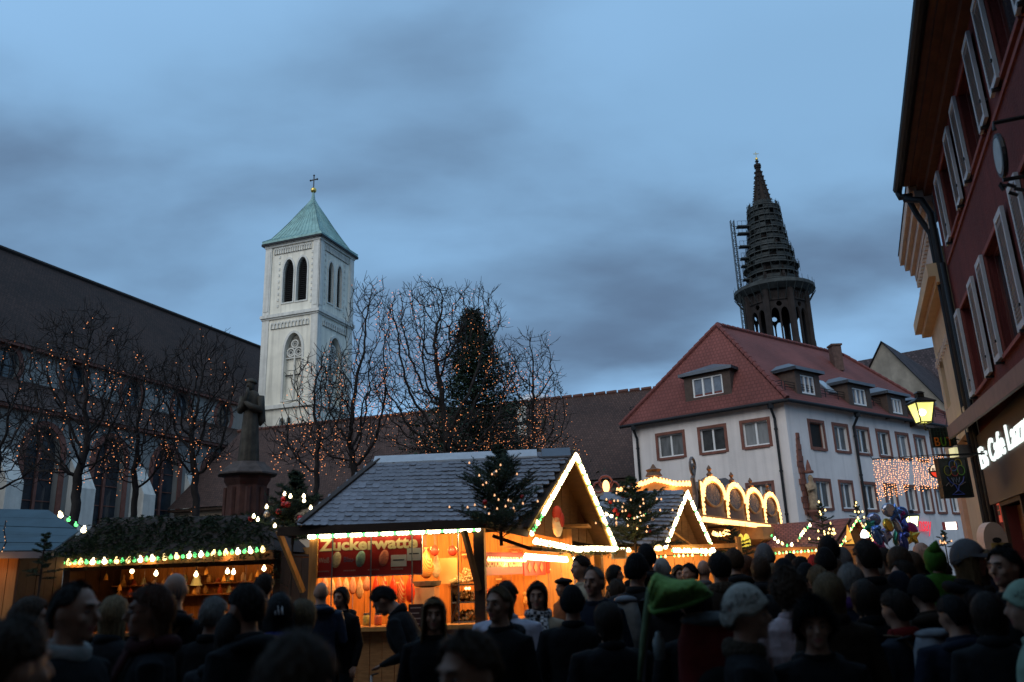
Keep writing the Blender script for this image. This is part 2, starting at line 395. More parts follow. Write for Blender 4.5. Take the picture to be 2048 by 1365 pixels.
# ------------------------------------------------------------------ ground
g = MB(); g.poly([(-900, -300, 0), (900, -300, 0), (900, 1500, 0), (-900, 1500, 0)])
m = mat('cobbled_ground', (0.055, 0.05, 0.048), 0.85, var=0.3, scale=0.6)
t = m.node_tree; vo = N(t, 'ShaderNodeTexVoronoi', feature='DISTANCE_TO_EDGE'); vo.inputs['Scale'].default_value = 7.0
tcn = N(t, 'ShaderNodeTexCoord'); t.links.new(tcn.outputs['Object'], vo.inputs['Vector'])
mr = N(t, 'ShaderNodeMapRange'); mr.inputs[2].default_value = 0.12; t.links.new(vo.outputs['Distance'], mr.inputs[0])
bp = N(t, 'ShaderNodeBump'); bp.inputs['Strength'].default_value = 0.7; bp.inputs['Distance'].default_value = 0.02; t.links.new(mr.outputs[0], bp.inputs['Height']); t.links.new(bp.outputs[0], t.nodes['Principled BSDF'].inputs['Normal'])
g.build('ground', m, kind='structure')

UP = Vector((0, 0, 1))
def window(parent, F, s0, s1, z0, z1, surround=0.14, recess=0.14, leaves=2, msur=None, mfr=None, mgl=None, sill=True, fw=0.055, transom=False, proud=0.03):
    """casement window in an opening (s0..s1, z0..z1 is the clear opening)"""
    msur = msur or M_sand; mfr = mfr or M_frame; mgl = mgl or (M_net, M_net2, M_net, M_net3, M_net2)[int(abs(s0*7.3+z0*3.1)) % 5]
    mb = MB()
    a, b = surround, proud
    F.box(mb, s0-a, s0, z0-a*0.7, z1+a, -0.02, b); F.box(mb, s1, s1+a, z0-a*0.7, z1+a, -0.02, b)
    F.box(mb, s0, s1, z1, z1+a, -0.02, b); F.box(mb, s0, s1, z0-a*0.9, z0, -0.02, b+0.03)
    wnd = mb.build('window', msur, parent)
    mb = MB(); d0, d1 = -recess-0.03, -recess+0.03
    F.box(mb, s0, s0+fw, z0, z1, d0, d1); F.box(mb, s1-fw, s1, z0, z1, d0, d1)
    F.box(mb, s0+fw, s1-fw, z1-fw, z1, d0, d1); F.box(mb, s0+fw, s1-fw, z0, z0+fw*1.4, d0, d1)
    for k in range(1, leaves):
        c = s0+(s1-s0)*k/leaves; F.box(mb, c-fw*0.8, c+fw*0.8, z0+fw*1.4, z1-fw, d0, d1+0.01)
    mb.build('frame', mfr, wnd)
    for k in range(leaves):
        c0 = s0+(s1-s0)*k/leaves+fw*0.5; c1 = s0+(s1-s0)*(k+1)/leaves-fw*0.5
        mb = MB(); F.box(mb, c0, c1, z0+0.02, z1-0.02, d0-0.01, -recess-0.005); mb.build('pane', mgl, wnd)
    return wnd

# ------------------------------------------------------------------ church: nave on the left, tower
DN = Vector((math.sin(R(19.5)), math.cos(R(19.5)), 0)); NN = Vector((DN.y, -DN.x, 0))
TC = P(640, 480, 70); TC.z = 0
FT = Face(TC, -NN, -DN)        # tower front: s runs left from the near corner
FTr = Face(TC, DN, NN)         # tower right side: s runs away
tw_ = FT.at(536, 487)[0]; zt = FT.at(639, 469)[1]
def church_tower():
    root = place('church_tower', 'tall white church tower with green copper pyramid roof and gilt cross', 'tower', TC)
    zs = FT.at(636, 617)[1]; zc = FT.at(518, 818)[1]
    for F, bel, nic, small in ((FT, [(564.6, 585.5, 520, 605), (592, 613, 515, 601)], (565, 600, 667, 800), [(559, 568, 837, 855), (574, 582, 835, 853)]),
                        (FTr, [(654, 665, 524, 607), (671.4, 681.5, 532, 617)], (653, 679, 675, 812), [])):
        holes = []; info = []
        def conv(x0, x1, y0, y1):
            a0 = F.at(x0, y1); a1 = F.at(x1, y1); tp = F.at((x0+x1)/2, y0); return min(a0[0], a1[0]), max(a0[0], a1[0]), (a0[1]+a1[1])/2, tp[1]
        for b in bel:
            s0, s1, z0, z1 = conv(*b); holes.append(arch_pts(s0, s1, z0, z1-(s1-s0)*1.1, z1)); info.append(('louvre', s0, s1, z0, z1))
        s0, s1, z0, z1 = conv(*nic); holes.append(arch_pts(s0, s1, z0, z1-(s1-s0)*0.95, z1)); info.append(('tracery', s0, s1, z0, z1))
        for b in small:
            s0, s1, z0, z1 = conv(*b); holes.append(arch_pts(s0, s1, z0, z1-(s1-s0)*0.6, z1)); info.append(('slit', s0, s1, z0, z1))
        mb = MB(); wall_holes(mb, F, 0, tw_, 0, zt, holes, 0.45); wall = mb.build('wall', M_white, root)
        for (k, s0, s1, z0, z1), h in zip(info, holes):
            mb = MB()
            if k == 'louvre':
                n = 22
                for i in range(n):
                    z = z0+0.05+(z1-z0)*i/n; wd = s1-s0; hw = wd/2
                    zsr = z1-wd*1.1
                    if z > zsr: hw *= max(0.12, math.cos(math.asin(min(1, (z-zsr)/(z1-zsr))))**0.8)
                    c = (s0+s1)/2; mb.axes(F(c-hw, z, -0.36), F.a*hw*2, UP*0.03, -UP*0.12+F.n*0.16)
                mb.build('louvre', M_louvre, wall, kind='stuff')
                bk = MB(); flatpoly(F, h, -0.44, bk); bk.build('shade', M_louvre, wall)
            elif k == 'tracery':
                bk = MB(); flatpoly(F, h, -0.44, bk); bk.build('panel', M_white, wall)
                wd = s1-s0; c = (s0+s1)/2; zsr = z1-wd*0.95
                F.box(mb, c-0.07, c+0.07, z0, zsr, -0.42, -0.2)
                F.box(mb, s0, s1, zsr-0.12-wd*0.25, zsr-wd*0.25, -0.42, -0.22)
                for cx, cz, rr in ((s0+wd*0.28, zsr, 0.24), (s1-wd*0.28, zsr, 0.24), (c, zsr+wd*0.42, 0.22), (s0+wd*0.28, zsr-wd*0.02, 0.12), (s1-wd*0.28, zsr-wd*0.02, 0.12), (c, zsr+wd*0.42, 0.1)):
                    ring_part(F, oval_pts(cx, cz, rr*wd, rr*wd, 14), oval_pts(cx, cz, rr*wd*0.72, rr*wd*0.72, 14), -0.4, -0.18, mb)
                mb.build('tracery', M_stone_w, wall)
                bk = MB(); flatpoly(F, [p for p in arch_pts(s0+0.03, s1-0.03, zsr-wd*0.25, zsr, z1-0.03)], -0.425, bk); bk.build('shade', mat('shaded_stone', (0.2, 0.19, 0.165), 0.9, var=0.6, scale=3.5), wall)  # darker sheet in the arch head paints in the shade behind the tracery
                bar = MB(); zb = F.at(570 if F is FT else 660, 751 if F is FT else 760)[1]; F.box(bar, s0, s1, zb-0.05, zb+0.05, -0.3, -0.22); bar.build('tie_bar', M_iron, wall)
            else:
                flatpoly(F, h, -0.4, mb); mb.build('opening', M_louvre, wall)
            # moulded surround
            o = [((p[0]-(s0+s1)/2)*1.22+(s0+s1)/2, p[1]+(0.22 if p[1] > z0+0.1 else -0.12)*(1 if k != 'slit' else .4)) for p in h]
            mb = MB(); ring_part(F, o, h, -0.02, 0.09, mb); mb.build('arch_moulding', M_stone_w, wall)
        # string courses, pilasters, arcaded frieze
        mb = MB(); F.box(mb, -0.25, tw_+0.25, zs-0.3, zs, -0.02, 0.30); F.box(mb, -0.2, tw_+0.2, zs-0.45, zs-0.3, -0.02, 0.15); mb.build('string_course', M_stone_w, wall)
        mb = MB(); F.box(mb, -0.22, tw_+0.22, zc-0.22, zc+0.12, -0.02, 0.26); mb.build('string_course', M_stone_w, wall)
        mb = MB(); F.box(mb, -0.3, tw_+0.3, zt-0.35, zt, -0.02, 0.32); F.box(mb, -0.2, tw_+0.2, zt-0.55, zt-0.35, -0.02, 0.18); mb.build('cornice', M_stone_w, wall)
        for e0, e1 in ((-0.12, 0.62), (tw_-0.62, tw_+0.12)):
            mb = MB(); F.box(mb, e0, e1, zs, zt-0.55, -0.02, 0.12); F.box(mb, e0+0.12, e1-0.12, zs+0.4, zt-0.9, 0.12, 0.17)
            F.box(mb, e0, e1, 0, zs-0.45, -0.02, 0.08)
            mb.build('pilaster', M_stone_w, wall)
        for zf, n in ((zt-1.05, 16), (zs-1.15, 11)):
            w_ = (tw_-1.7)/n
            for i in range(n):
                c = 0.85+w_*(i+0.5); mb = MB()
                o = arch_pts(c-w_*0.5, c+w_*0.5, zf-0.25, zf, zf+0.42, 3); i_ = arch_pts(c-w_*0.3, c+w_*0.3, zf-0.25, zf, zf+0.26, 3)
                ring_part(F, o, i_, -0.02, 0.11, mb); mb.build('frieze_arch', M_stone_w, wall)
        q = MB()       # quoin blocks beside the belfry openings
        for sx in (min(h[1] for h in info[:2])-0.55, max(h[2] for h in info[:2])+0.42):
            for i in range(9): F.box(q, sx, sx+0.14, zs+0.7+i*0.62, zs+0.95+i*0.62, -0.01, 0.07)
        q.build('block', M_stone_w, wall, kind='stuff')
    mb = MB()  # hidden sides
    q = [FT(0, 0), FT(tw_, 0), FT(tw_, 0)+DN*tw_, FTr(tw_, 0)]
    for a, b in ((1, 2), (2, 3)):
        mb.poly([q[a], q[b], q[b]+UP*zt, q[a]+UP*zt])
    mb.build('wall', M_white, root)
    # flared pyramid roof
    ctr = TC + (-NN+DN)*tw_/2; za = FT.at(629, 398)[1]+1.2
    ax_pt = P(629, 398, ctr.y); za = ax_pt.z
    mb = MB(); rings = []; rise = za-zt
    for h, t in ((tw_/2+0.38, -0.03), (tw_/2+0.38, 0.02), (tw_/2*0.93, 0.10), (tw_/2*0.73, 0.28), (tw_/2*0.52, 0.48), (tw_/2*0.30, 0.71), (tw_/2*0.13, 0.88), (0.08, 1.0)):
        rings.append([ctr+NN*h*a+DN*h*b+UP*(zt+rise*t) for a, b in ((-1, -1), (1, -1), (1, 1), (-1, 1))])
    mb.loft(rings); roof = mb.build('roof', M_copper, root)
    for i in range(2, len(rings)):
        pass
    seam = MB()
    for sd in range(4):
        for k in range(0, 13):
            f = k/12; pts = []
            for r in rings[1:]:
                a, b = r[sd], r[(sd+1) % 4]; pts.append(a.lerp(b, f)+UP*0.02)
            seam.tube(pts, 0.035, 4)
    seam.build('seam', M_copper, roof, kind='stuff')
    mb = MB(); e = rings[0]
    for i in range(4): mb.beam(e[i]-UP*0.06, e[(i+1) % 4]-UP*0.06, 0.14, 0.2)
    mb.build('gutter', M_pipe, roof)
    zb = P(629.5, 381, ctr.y).z; zx = P(630.7, 352, ctr.y).z
    mb = MB(); mb.tube([ctr+UP*(za-0.3), ctr+UP*(za+0.5), ctr+UP*zb], [0.25, 0.13, 0.1], 8); mb.build('finial', M_copper, roof)
    mb = MB(); mb.ball(ctr+UP*zb, (0.30, 0.30, 0.30), 14, 10); mb.build('ball', M_gold, roof, smooth=True)
    mb = MB(); mb.beam(ctr+UP*(zb+0.25), ctr+UP*zx, 0.09); zc2 = zb+(zx-zb)*0.72
    mb.beam(ctr+NN*(-0.36)+UP*zc2, ctr+NN*0.36+UP*zc2, 0.09)
    for c in (ctr+NN*(-0.4)+UP*zc2, ctr+NN*0.4+UP*zc2, ctr+UP*(zx+0.03)): mb.ball(c, 0.1, 8, 5)
    mb.build('cross', M_iron, roof)
church_tower()

M_nave = mat('nave_render', (0.27, 0.265, 0.25), 0.9, var=0.12, scale=0.8, streak=0.5)
def church_nave():
    qC, qA = -46.0, -40.4                  # clerestory and aisle wall planes, measured along NN
    base = lambda q, y: NN*q + DN*((y - q*NN.y)/DN.y)
    FC = Face(base(qC, 30), DN, NN); FA = Face(base(qA, 30), DN, NN)
    root = place('church_nave', 'long church nave with dark tiled roof behind the lit bare trees', 'church', FA(10, 0))
    sE = 62.0; s0 = -8.0; sT = (TC-FA.o).dot(DN)-0.3
    zE = FC.at(0, 668)[1]; zb = FC.at(0, 752)[1]; zA = FA.at(0, 800)[1]
    p1, p2 = FC.at(362, 812), FC.at(447, 835); dlt = p2[0]-p1[0]
    ov = [(p1[0]+dlt*k, (p1[1]+p2[1])/2) for k in range(-9, 6) if s0+1 < p1[0]+dlt*k < sE-1]
    holes = [oval_pts(s, z, 0.92, 1.12) for s, z in ov]
    mb = MB(); wall_holes(mb, FC, s0, sE, 0, zE, holes, 0.4); wall = mb.build('wall', M_nave, root)
    for h, (s, z) in zip(holes, ov):
        mb = MB(); ring_part(FC, oval_pts(s, z, 1.22, 1.42), h, -0.02, 0.06, mb); wn = mb.build('window', M_sand, root)
        mb = MB(); flatpoly(FC, h, -0.3, mb); mb.build('pane', M_glass, wn)
        mb = MB(); FC.box(mb, s-0.04, s+0.04, z-1.1, z+1.1, -0.29, -0.24); FC.box(mb, s-0.9, s+0.9, z-0.04, z+0.04, -0.29, -0.24); mb.build('glazing_bar', M_iron, wn)
    # aisle
    wc = [FA.at(x, 960)[0] for x in (80, 212, 330, 420)]; dw = (wc[2]-wc[0])/2; wins = [wc[0]+dw*k for k in range(-3, 9) if s0+2 < wc[0]+dw*k < sT-2]
    ah = [arch_pts(s-1.15, s+1.15, 3.0, zA-2.6, zA-1.0) for s in wins]
    mb = MB(); wall_holes(mb, FA, s0, sT, 0, zA, ah, 0.5); aw = mb.build('aisle_wall', M_nave, root)
    for s, h in zip(wins, ah):
        mb = MB(); o = [((p[0]-s)*1.3+s, p[1]+(0.3 if p[1] > 3.1 else -0.2)) for p in h]; ring_part(FA, o, h, -0.02, 0.06, mb); wn = mb.build('window', M_sand, root)
        mb = MB(); flatpoly(FA, h, -0.42, mb); mb.build('pane', M_glass, wn)
        mb = MB(); FA.box(mb, s-0.09, s+0.09, 3.0, zA-1.3, -0.42, -0.28)
        for k in range(5): FA.box(mb, s-1.1, s+1.1, 4+k*1.2, 4.05+k*1.2, -0.42, -0.36)
        mb.build('mullion', M_sand, wn)
    for s in [x+dw/2 for x in wins]:
        mb = MB(); mb.prism([FA(s-0.5, 0, 1.1), FA(s+0.5, 0, 1.1), FA(s+0.5, 0, -0.02), FA(s-0.5, 0, -0.02)], UP*(zA*0.62))
        mb.prism([FA(s-0.5, zA*0.62, 1.1), FA(s-0.5, zA*0.62, -0.02), FA(s-0.5, zA*0.78, -0.02)], FA.a*1.0)
        mb.build('buttress', M_stone_w, root)
    mb = MB(); q = lambda a: [Vector(x) for x in a]
    roof_quad(mb, [FA(s0, zA-0.15, 0.5), FA(sT, zA-0.15, 0.5), FC(sT, zb+0.0, 0.02), FC(s0, zb, 0.02)]); mb.build('aisle_roof', T_nave, root)
    mb = MB(); FA.box(mb, s0, sT, zA-0.35, zA-0.16, 0.0, 0.42); mb.build('cornice', M_sand, root)
    # high roof: ridge read where it crosses the frame's edge
    FRd = Face(FC(0, 0, -7.0), DN, NN); zr = FRd.at(0, 497)[1]
    mb = MB(); roof_quad(mb, [FC(s0, zE-0.4, 0.55), FC(sE, zE-0.4, 0.55), FC(sE, zr, -7), FC(s0, zr, -7)])
    roof_quad(mb, [FC(sE, zE-0.4, -14.5), FC(s0, zE-0.4, -14.5), FC(s0, zr, -7), FC(sE, zr, -7)])
    roof = mb.build('roof', T_nave, root)
    mb = MB(); mb.tube([FC(s0, zr+0.05, -7), FC(sE, zr+0.05, -7)], 0.2, 6); mb.build('ridge', M_dstone, roof)
    mb = MB(); mb.poly([FC(sE, 0, 0), FC(sE, 0, -14), FC(sE, zE, -14), FC(sE, zr-0.2, -7), FC(sE, zE, 0)]); mb.poly([FC(s0, 0, 0), FC(s0, zE, 0), FC(s0, zr-0.2, -7), FC(s0, zE, -14), FC(s0, 0, -14)]); mb.build('gable_wall', M_nave, root)
    mb = MB(); FC.box(mb, s0, sE, zE-0.6, zE-0.4, 0.0, 0.5); mb.build('eaves', M_sand, roof)
church_nave()

# ------------------------------------------------------------------ long low building behind the market
def long_building():
    A, B = P(505, 858, 60), P(1325, 779, 50); z = (A.z+B.z)/2; A.z = B.z = z
    al = (B-A).normalized(); nr = Vector((al.y, -al.x, 0)); F = Face((A.x, A.y, 0), al, nr); L = (B-A).length
    FE = Face(F(0, 0, 6.5), al, nr); ze = FE.at(1262, 957)[1]
    root = place('long_building', 'long low building with old brown tiled roof between tower and white house', 'building', F(L/2, 0, 6))
    mb = MB(); roof_quad(mb, [F(-1, ze, 7.1), F(L+3, ze, 7.1), F(L+3, z, 0), F(-1, z, 0)]); roof_quad(mb, [F(L+3, ze, -7.1), F(-1, ze, -7.1), F(-1, z, 0), F(L+3, z, 0)])
    roof = mb.build('roof', T_old, root)
    n = 46
    me = MB().lathe([(0.001, -0.32), (0.13, -0.32), (0.16, 0.32), (0.001, 0.32)], n=6).mesh('ridge_tile', mat('ridge_tile', (0.10, 0.045, 0.035), 0.9))
    rot = al.to_track_quat('Z', 'Y').to_euler()
    for i in range(n): link('ridge_tile', me, roof, loc=F(-1+(L+3)*i/(n-1), z+0.02, 0), rot=rot)
    mb = MB(); F.box(mb, -1, L+3, 0, ze-0.05, -6.4, 6.4); mb.build('wall', mat('beige_render', (0.42, 0.33, 0.25), 0.9, var=0.1, scale=1), root)
    mb = MB(); F.box(mb, -1, L+3, ze-0.2, ze-0.05, 6.4, 7.0); mb.build('eaves', M_dwood, roof)
    s, zz_ = FE.at(1044, 850); p = F(Face(F(0, 0, 3.0), al, nr).at(1044, 860)[0], 0, 3.0)
    mb = MB(); mb.box(p+UP*(z-2.2), (0.55, 0.55, 2.2)); mb.box(p+UP*(z-1.05), (0.75, 0.75, 0.12)); mb.build('chimney', M_stone_w, roof)
    s = Face(F(0, 0, -1.0), al, nr).at(1065, 795)[0]
    mb = MB(); mb.lathe([(1.3, -0.6), (1.3, 0.0), (1.15, 0.25), (0.7, 0.45), (0.01, 0.55)], F(s, z+0.25, -1.5), 16); mb.build('roof_light', mat('pale_dome', (0.6, 0.62, 0.65), 0.4), roof, smooth=True)
long_building()

# ------------------------------------------------------------------ white house with the red hipped roof
AL = Vector((-math.sin(R(50)), math.cos(R(50)), 0)); AR = Vector((math.sin(R(52)), math.cos(R(52)), 0))
HC = P(1567, 800, 36); zH = HC.z; HC.z = 0
nl = Vector((AL.y, -AL.x, 0)); nl = nl if nl.y < 0 else -nl
nrr = Vector((AR.y, -AR.x, 0)); nrr = nrr if nrr.dot(CAM-HC) > 0 else -nrr
FL, FR = Face(HC, AL, nl), Face(HC, AR, nrr)
def white_house():
    root = place('white_house', 'white three-storey corner house with red hipped roof, dormers and sandstone window frames', 'house', HC)
    LL = FL.at(1262, 838)[0]; LR = FR.at(1922, 870)[0]
    # --- walls and windows
    def facade(F, L, boxes, zpair):
        holes = []
        for x0, x1, row in boxes:
            ym = {0: 875, 1: 990}[row]
            a, b = sorted((F.at(x0, ym)[0], F.at(x1, ym)[0])); sr = 0.16
            if b-a < 0.7: continue
            holes.append((a+sr, b-sr, zpair[row][0], zpair[row][1], row))
        # ground floor behind the stalls
        mb = MB(); wall_holes(mb, F, 0, L, 0, zH, [rect_pts(*h[:4]) for h in holes], 0.2)
        wall = mb.build('wall', M_house, root)
        for i, h in enumerate(holes):
            dark = (F is FR and i == 0)
            if dark: window(root, F, *h[:4], mfr=M_sand, mgl=M_louvre, leaves=1)
            else: window(root, F, *h[:4], leaves=2)
    zu = [FL.at(1425, 851)[1]-0.13, FL.at(1425, 909)[1]+0.13]; zl = [FL.at(1521, 964)[1]-0.13, 0]; zl[1] = zl[0]-(zu[0]-zu[1])
    zp = {0: (zu[1], zu[0]), 1: (zl[1], zl[0])}
    facade(FL, LL, [(1310, 1371, 0), (1395, 1456, 0), (1481, 1545, 0), (1492, 1552, 1), (1404, 1462, 1), (1318, 1376, 1)], zp)
    zu = [FR.at(1683, 848)[1]-0.13, FR.at(1683, 907)[1]+0.13]; zl = [FR.at(1647, 957)[1]-0.15, FR.at(1647, 1023)[1]+0.15]
    zp = {0: (zu[1], zu[0]), 1: (zl[1], zl[0])}
    facade(FR, LR, [(1618, 1652, 0), (1666, 1699, 0), (1710, 1740, 0), (1752, 1780, 0), (1790, 1817, 0), (1826, 1850, 0), (1858, 1880, 0), (1887, 1908, 0),
                    (1630, 1665, 1), (1679, 1709, 1), (1724, 1754, 1), (1769, 1795, 1), (1810, 1834, 1), (1841, 1864, 1), (1869, 1889, 1), (1897, 1916, 1)], zp)
    mb = MB(); p = [FL(LL, 0), FL(LL, 0)+AR*LR, FR(LR, 0)]
    for a, b in ((0, 1), (1, 2)): mb.poly([p[a], p[b], p[b]+UP*zH, p[a]+UP*zH])
    mb.build('wall', M_house, root)
    # --- hipped roof
    mid = FL(LL/2, 0); s_a, z_a = Face(mid, AR, AL).at(1422, 655)
    apex = mid+AR*s_a+UP*z_a; oh = 0.38; ze = zH-0.05
    e0 = HC - AL*oh*1.1 - AR*oh*1.1 + UP*ze; e1 = FL(LL, 0) + AL*oh - AR*oh + UP*ze
    e2 = e0 + AR*(LR+2*oh); e3 = e1 + AR*(LR+2*oh); rend = mid+AR*13.8+UP*z_a
    mb = MB(); roof_quad(mb, [e0, e1, apex]); roof_quad(mb, [e0, e2, rend, apex]); roof_quad(mb, [e1, e3, rend, apex])
    roof = mb.build('roof', T_red, root)
    mb = MB(); roof_quad(mb, [e2, e3, rend]); mb.build('roof_hip', T_red, roof)
    mb = MB(); mb.poly([e0-UP*0.02, e1-UP*0.02, e3-UP*0.02, e2-UP*0.02][::-1]); mb.build('eaves', M_house, roof)
    mtile = mat('hip_tile', (0.145, 0.045, 0.040), 0.85, var=0.3)
    for a, b in ((e0, apex), (e1, apex), (apex, rend), (e2, rend)):
        n = int((b-a).length/0.4); d = (b-a).normalized()
        me = MB().lathe([(0.001, -0.22), (0.10, -0.22), (0.13, 0.22), (0.001, 0.22)], n=6).mesh('hip_tile', mtile)
        for i in range(n): link('hip_tile', me, roof, loc=a.lerp(b, (i+0.5)/n)+UP*0.05, rot=(-d).to_track_quat('Z', 'Y').to_euler())
    mb = MB(); mb.tube([e1-UP*0.06, e0-UP*0.06, e2-UP*0.06], 0.09, 8); mb.build('gutter', M_pipe, roof)
    for a, b, nrm in ((e0, e1, nl), (e0, e2, nrr)):     # snow guard along the eaves
        up = (apex-((a+b)/2)).normalized() if b is e1 else (Vector((0, 0, 1))*0.65 - nrr*0.75).normalized()
        o = (UP*0.75-nrm*0.7).normalized()*0.75+UP*0.2
        mb = MB()
        for h in (0, 0.12, 0.24): mb.tube([a+o+UP*h+(b-a)*0.04, b+o+UP*h-(b-a)*0.04], 0.018, 4)
        n = int((b-a).length/1.1)
        for i in range(n): q = a.lerp(b, 0.04+0.92*i/(n-1))+o; mb.tube([q-UP*0.2, q+UP*0.25], 0.02, 4)
        mb.build('snow_guard', M_pipe, roof)
    # --- dormers
    def slope_hit(px, py, a, b, c):
        n = (b-a).cross(c-a).normalized(); d = _F + _R*((px-1024)/FPX) + _U*((682.5-py)/FPX); return CAM+d*((a-CAM).dot(n)/d.dot(n))
    def dormer(px0, px1, pyt, pyb, along, nrm, inward, tri):
        B = slope_hit((px0+px1)/2, pyb+3, *tri); F = Face((B.x, B.y, 0), along, nrm)
        a, b = sorted((F.at(px0, pyb)[0], F.at(px1, pyb)[0])); zt_ = F.at((px0+px1)/2, pyt)[1]; zb_ = F.at((px0+px1)/2, pyb)[1]
        w0, w1 = a-0.42, b+0.42; top = zt_+0.28
        D = 4.2
        mb = MB()
        wall_holes(mb, F, w0, w1, zb_-0.35, top, [rect_pts(a, b, zb_, zt_)], 0.15)
        for s in (w0, w1): mb.poly([F(s, zb_-0.35), F(s, top), F(s, top, -D), F(s, zb_-0.35, -D)])
        dm = mb.build('dormer', mat('dormer_brown', (0.075, 0.052, 0.043), 0.8, var=0.2), root)
        mb = MB(); F.box(mb, a, b, zb_, zb_+0.09, -0.16, -0.06); F.box(mb, a, b, zt_-0.07, zt_, -0.16, -0.06)
        for k in range(4): c = a+(b-a-0.08)*k/3; F.box(mb, c, c+0.09, zb_+0.09, zt_-0.07, -0.16, -0.06)
        mb.build('frame', M_frame, dm)
        for k in range(3):
            c0 = a+0.05+(b-a-0.1)*k/3; mb = MB(); F.box(mb, c0, c0+(b-a-0.1)/3, zb_+0.04, zt_-0.04, -0.2, -0.13); mb.build('pane', mat('dormer_glass', (0.16, 0.19, 0.24), 0.15, var=0.3, scale=2), dm)
        ov = 0.2; mb = MB(); zr = top+0.5; c = (w0+w1)/2
        p = [F(w0-ov, top, ov), F(w1+ov, top, ov), F(w1+ov, top, -D), F(w0-ov, top, -D)]; r = [F(c, zr, -0.9), F(c, zr, -D)]
        mb.poly([p[0], p[1], r[0]]); mb.poly([p[1], p[2], r[1], r[0]]); mb.poly([p[3], p[0], r[0], r[1]]); mb.poly([x-UP*0.01 for x in p])
        for k in range(4): mb.axes(p[k]-UP*0.14, (p[(k+1) % 4]-p[k]), UP*0.15, (F.n*0.02))
        mb.build('dormer_roof', M_lead, dm)
    tl = (e0, e1, apex); tr = (e0, e2, apex)
    dormer(1386, 1448, 752, 793, AL, nl, AR, tl)
    for x0, x1, y0, y1 in ((1605, 1633, 752, 789), (1709, 1736, 778, 811), (1787, 1808, 798, 828), (1842, 1860, 815, 842)): dormer(x0, x1, y0, y1, AR, nrr, AL, tr)
    c = slope_hit(1650, 776, *tr); n_ = (e2-e0).cross(apex-e0).normalized(); n_ = n_ if n_.z > 0 else -n_; u = n_.cross(AR).normalized()
    mb = MB(); mb.axes(c-AR*0.4-u*0.55, AR*0.8, u*1.1, n_*0.1); sk = mb.build('skylight', M_lead, roof)
    mb = MB(); mb.axes(c-AR*0.32-u*0.47+n_*0.09, AR*0.64, u*0.94, n_*0.03); mb.build('pane', mat('skylight_glass', (0.3, 0.36, 0.42), 0.05, var=0), sk)
    for px, py in ((1675, 722),):
        c = slope_hit(px, 735, *tr)+UP*0.5; mb = MB(); mb.box(c, (0.5, 0.6, 1.5)); mb.box(c+UP*0.76, (0.62, 0.72, 0.1)); mb.build('chimney', mat('chimney_brown', (0.10, 0.06, 0.05), .9, var=.3), roof)
    # --- rainwater pipes
    for F, px, zz0 in ((FL, 1276, 0), (FL, 1556, 0), (FR, 1708, 0)):
        s = F.at(px, 880)[0]; mb = MB(); mb.tube([F(s, ze-0.1, oh*0.95), F(s, ze-0.35, oh*0.9), F(s, ze-0.75, 0.09), F(s, 0, 0.09)], 0.065, 8)
        mb.box(F(s, ze-0.2, oh*0.95), (0.22, 0.22, 0.24))
        for k in range(4): mb.tube([F(s, 1.8+k*1.9, 0.09), F(s, 1.88+k*1.9, 0.09)], 0.085, 8)
        mb.build('downpipe', M_pipe, root)
    # --- sandstone niche with a saint on the corner
    s = FR.at(1606, 960)[0]; zn = lambda y: FR.at(1606, y)[1]
    mb = MB()
    for k in range(14):
        z0 = zn(1030)+(zn(868)-zn(1030))*k/14; z1 = zn(1030)+(zn(868)-zn(1030))*(k+1)/14
        wl = 0.20+0.07*((k*7) % 3) if k < 8 else 0.26*(1-(k-8)/7.0)+0.05
        FR.box(mb, s-wl, s+(0.12 if k < 8 else wl*0.4), z0+0.01, z1, -0.01, 0.07+0.02*(k % 2))
    niche = mb.build('niche_stone', M_sand, root)
    mb = MB(); mb.lathe([(0.02, -0.6), (0.12, -0.55), (0.2, -0.2), (0.34, 0.0), (0.34, 0.08)], FR(s+0.16, zn(1025), 0.28), 10); mb.build('console', M_sand, root)
    mb = MB(); mb.lathe([(0.2, 0.0), (0.22, 0.08), (0.13, 0.14), (0.08, 0.4), (0.02, 0.6)], FR(s+0.14, zn(948), 0.26), 8); mb.build('canopy', M_sand, root)
    st = MB(); b = FR(s+0.16, zn(1025)+0.08, 0.28); h = (zn(955)-zn(1025))
    st.loft([[b+Vector((rx*math.cos(a), ry*math.sin(a), z*h)) for a in [2*math.pi*k/12 for k in range(12)]] for z, rx, ry in ((0, .24, .2), (.15, .2, .18), (.45, .2, .16), (.62, .24, .17), (.74, .22, .15), (.8, .09, .09), (.84, .1, .11), (.93, .12, .13), (1.0, .05, .06))])
    st.tube([b+Vector((-0.2, 0, h*.72)), b+Vector((-0.22, -0.2, h*.55)), b+Vector((0.05, -0.28, h*.6))], [0.08, 0.07, 0.05], 6)
    st.build('saint_figure', mat('statue_cream', (0.33, 0.24, 0.16), 0.9, var=0.4, scale=8), root, smooth=True)
white_house()

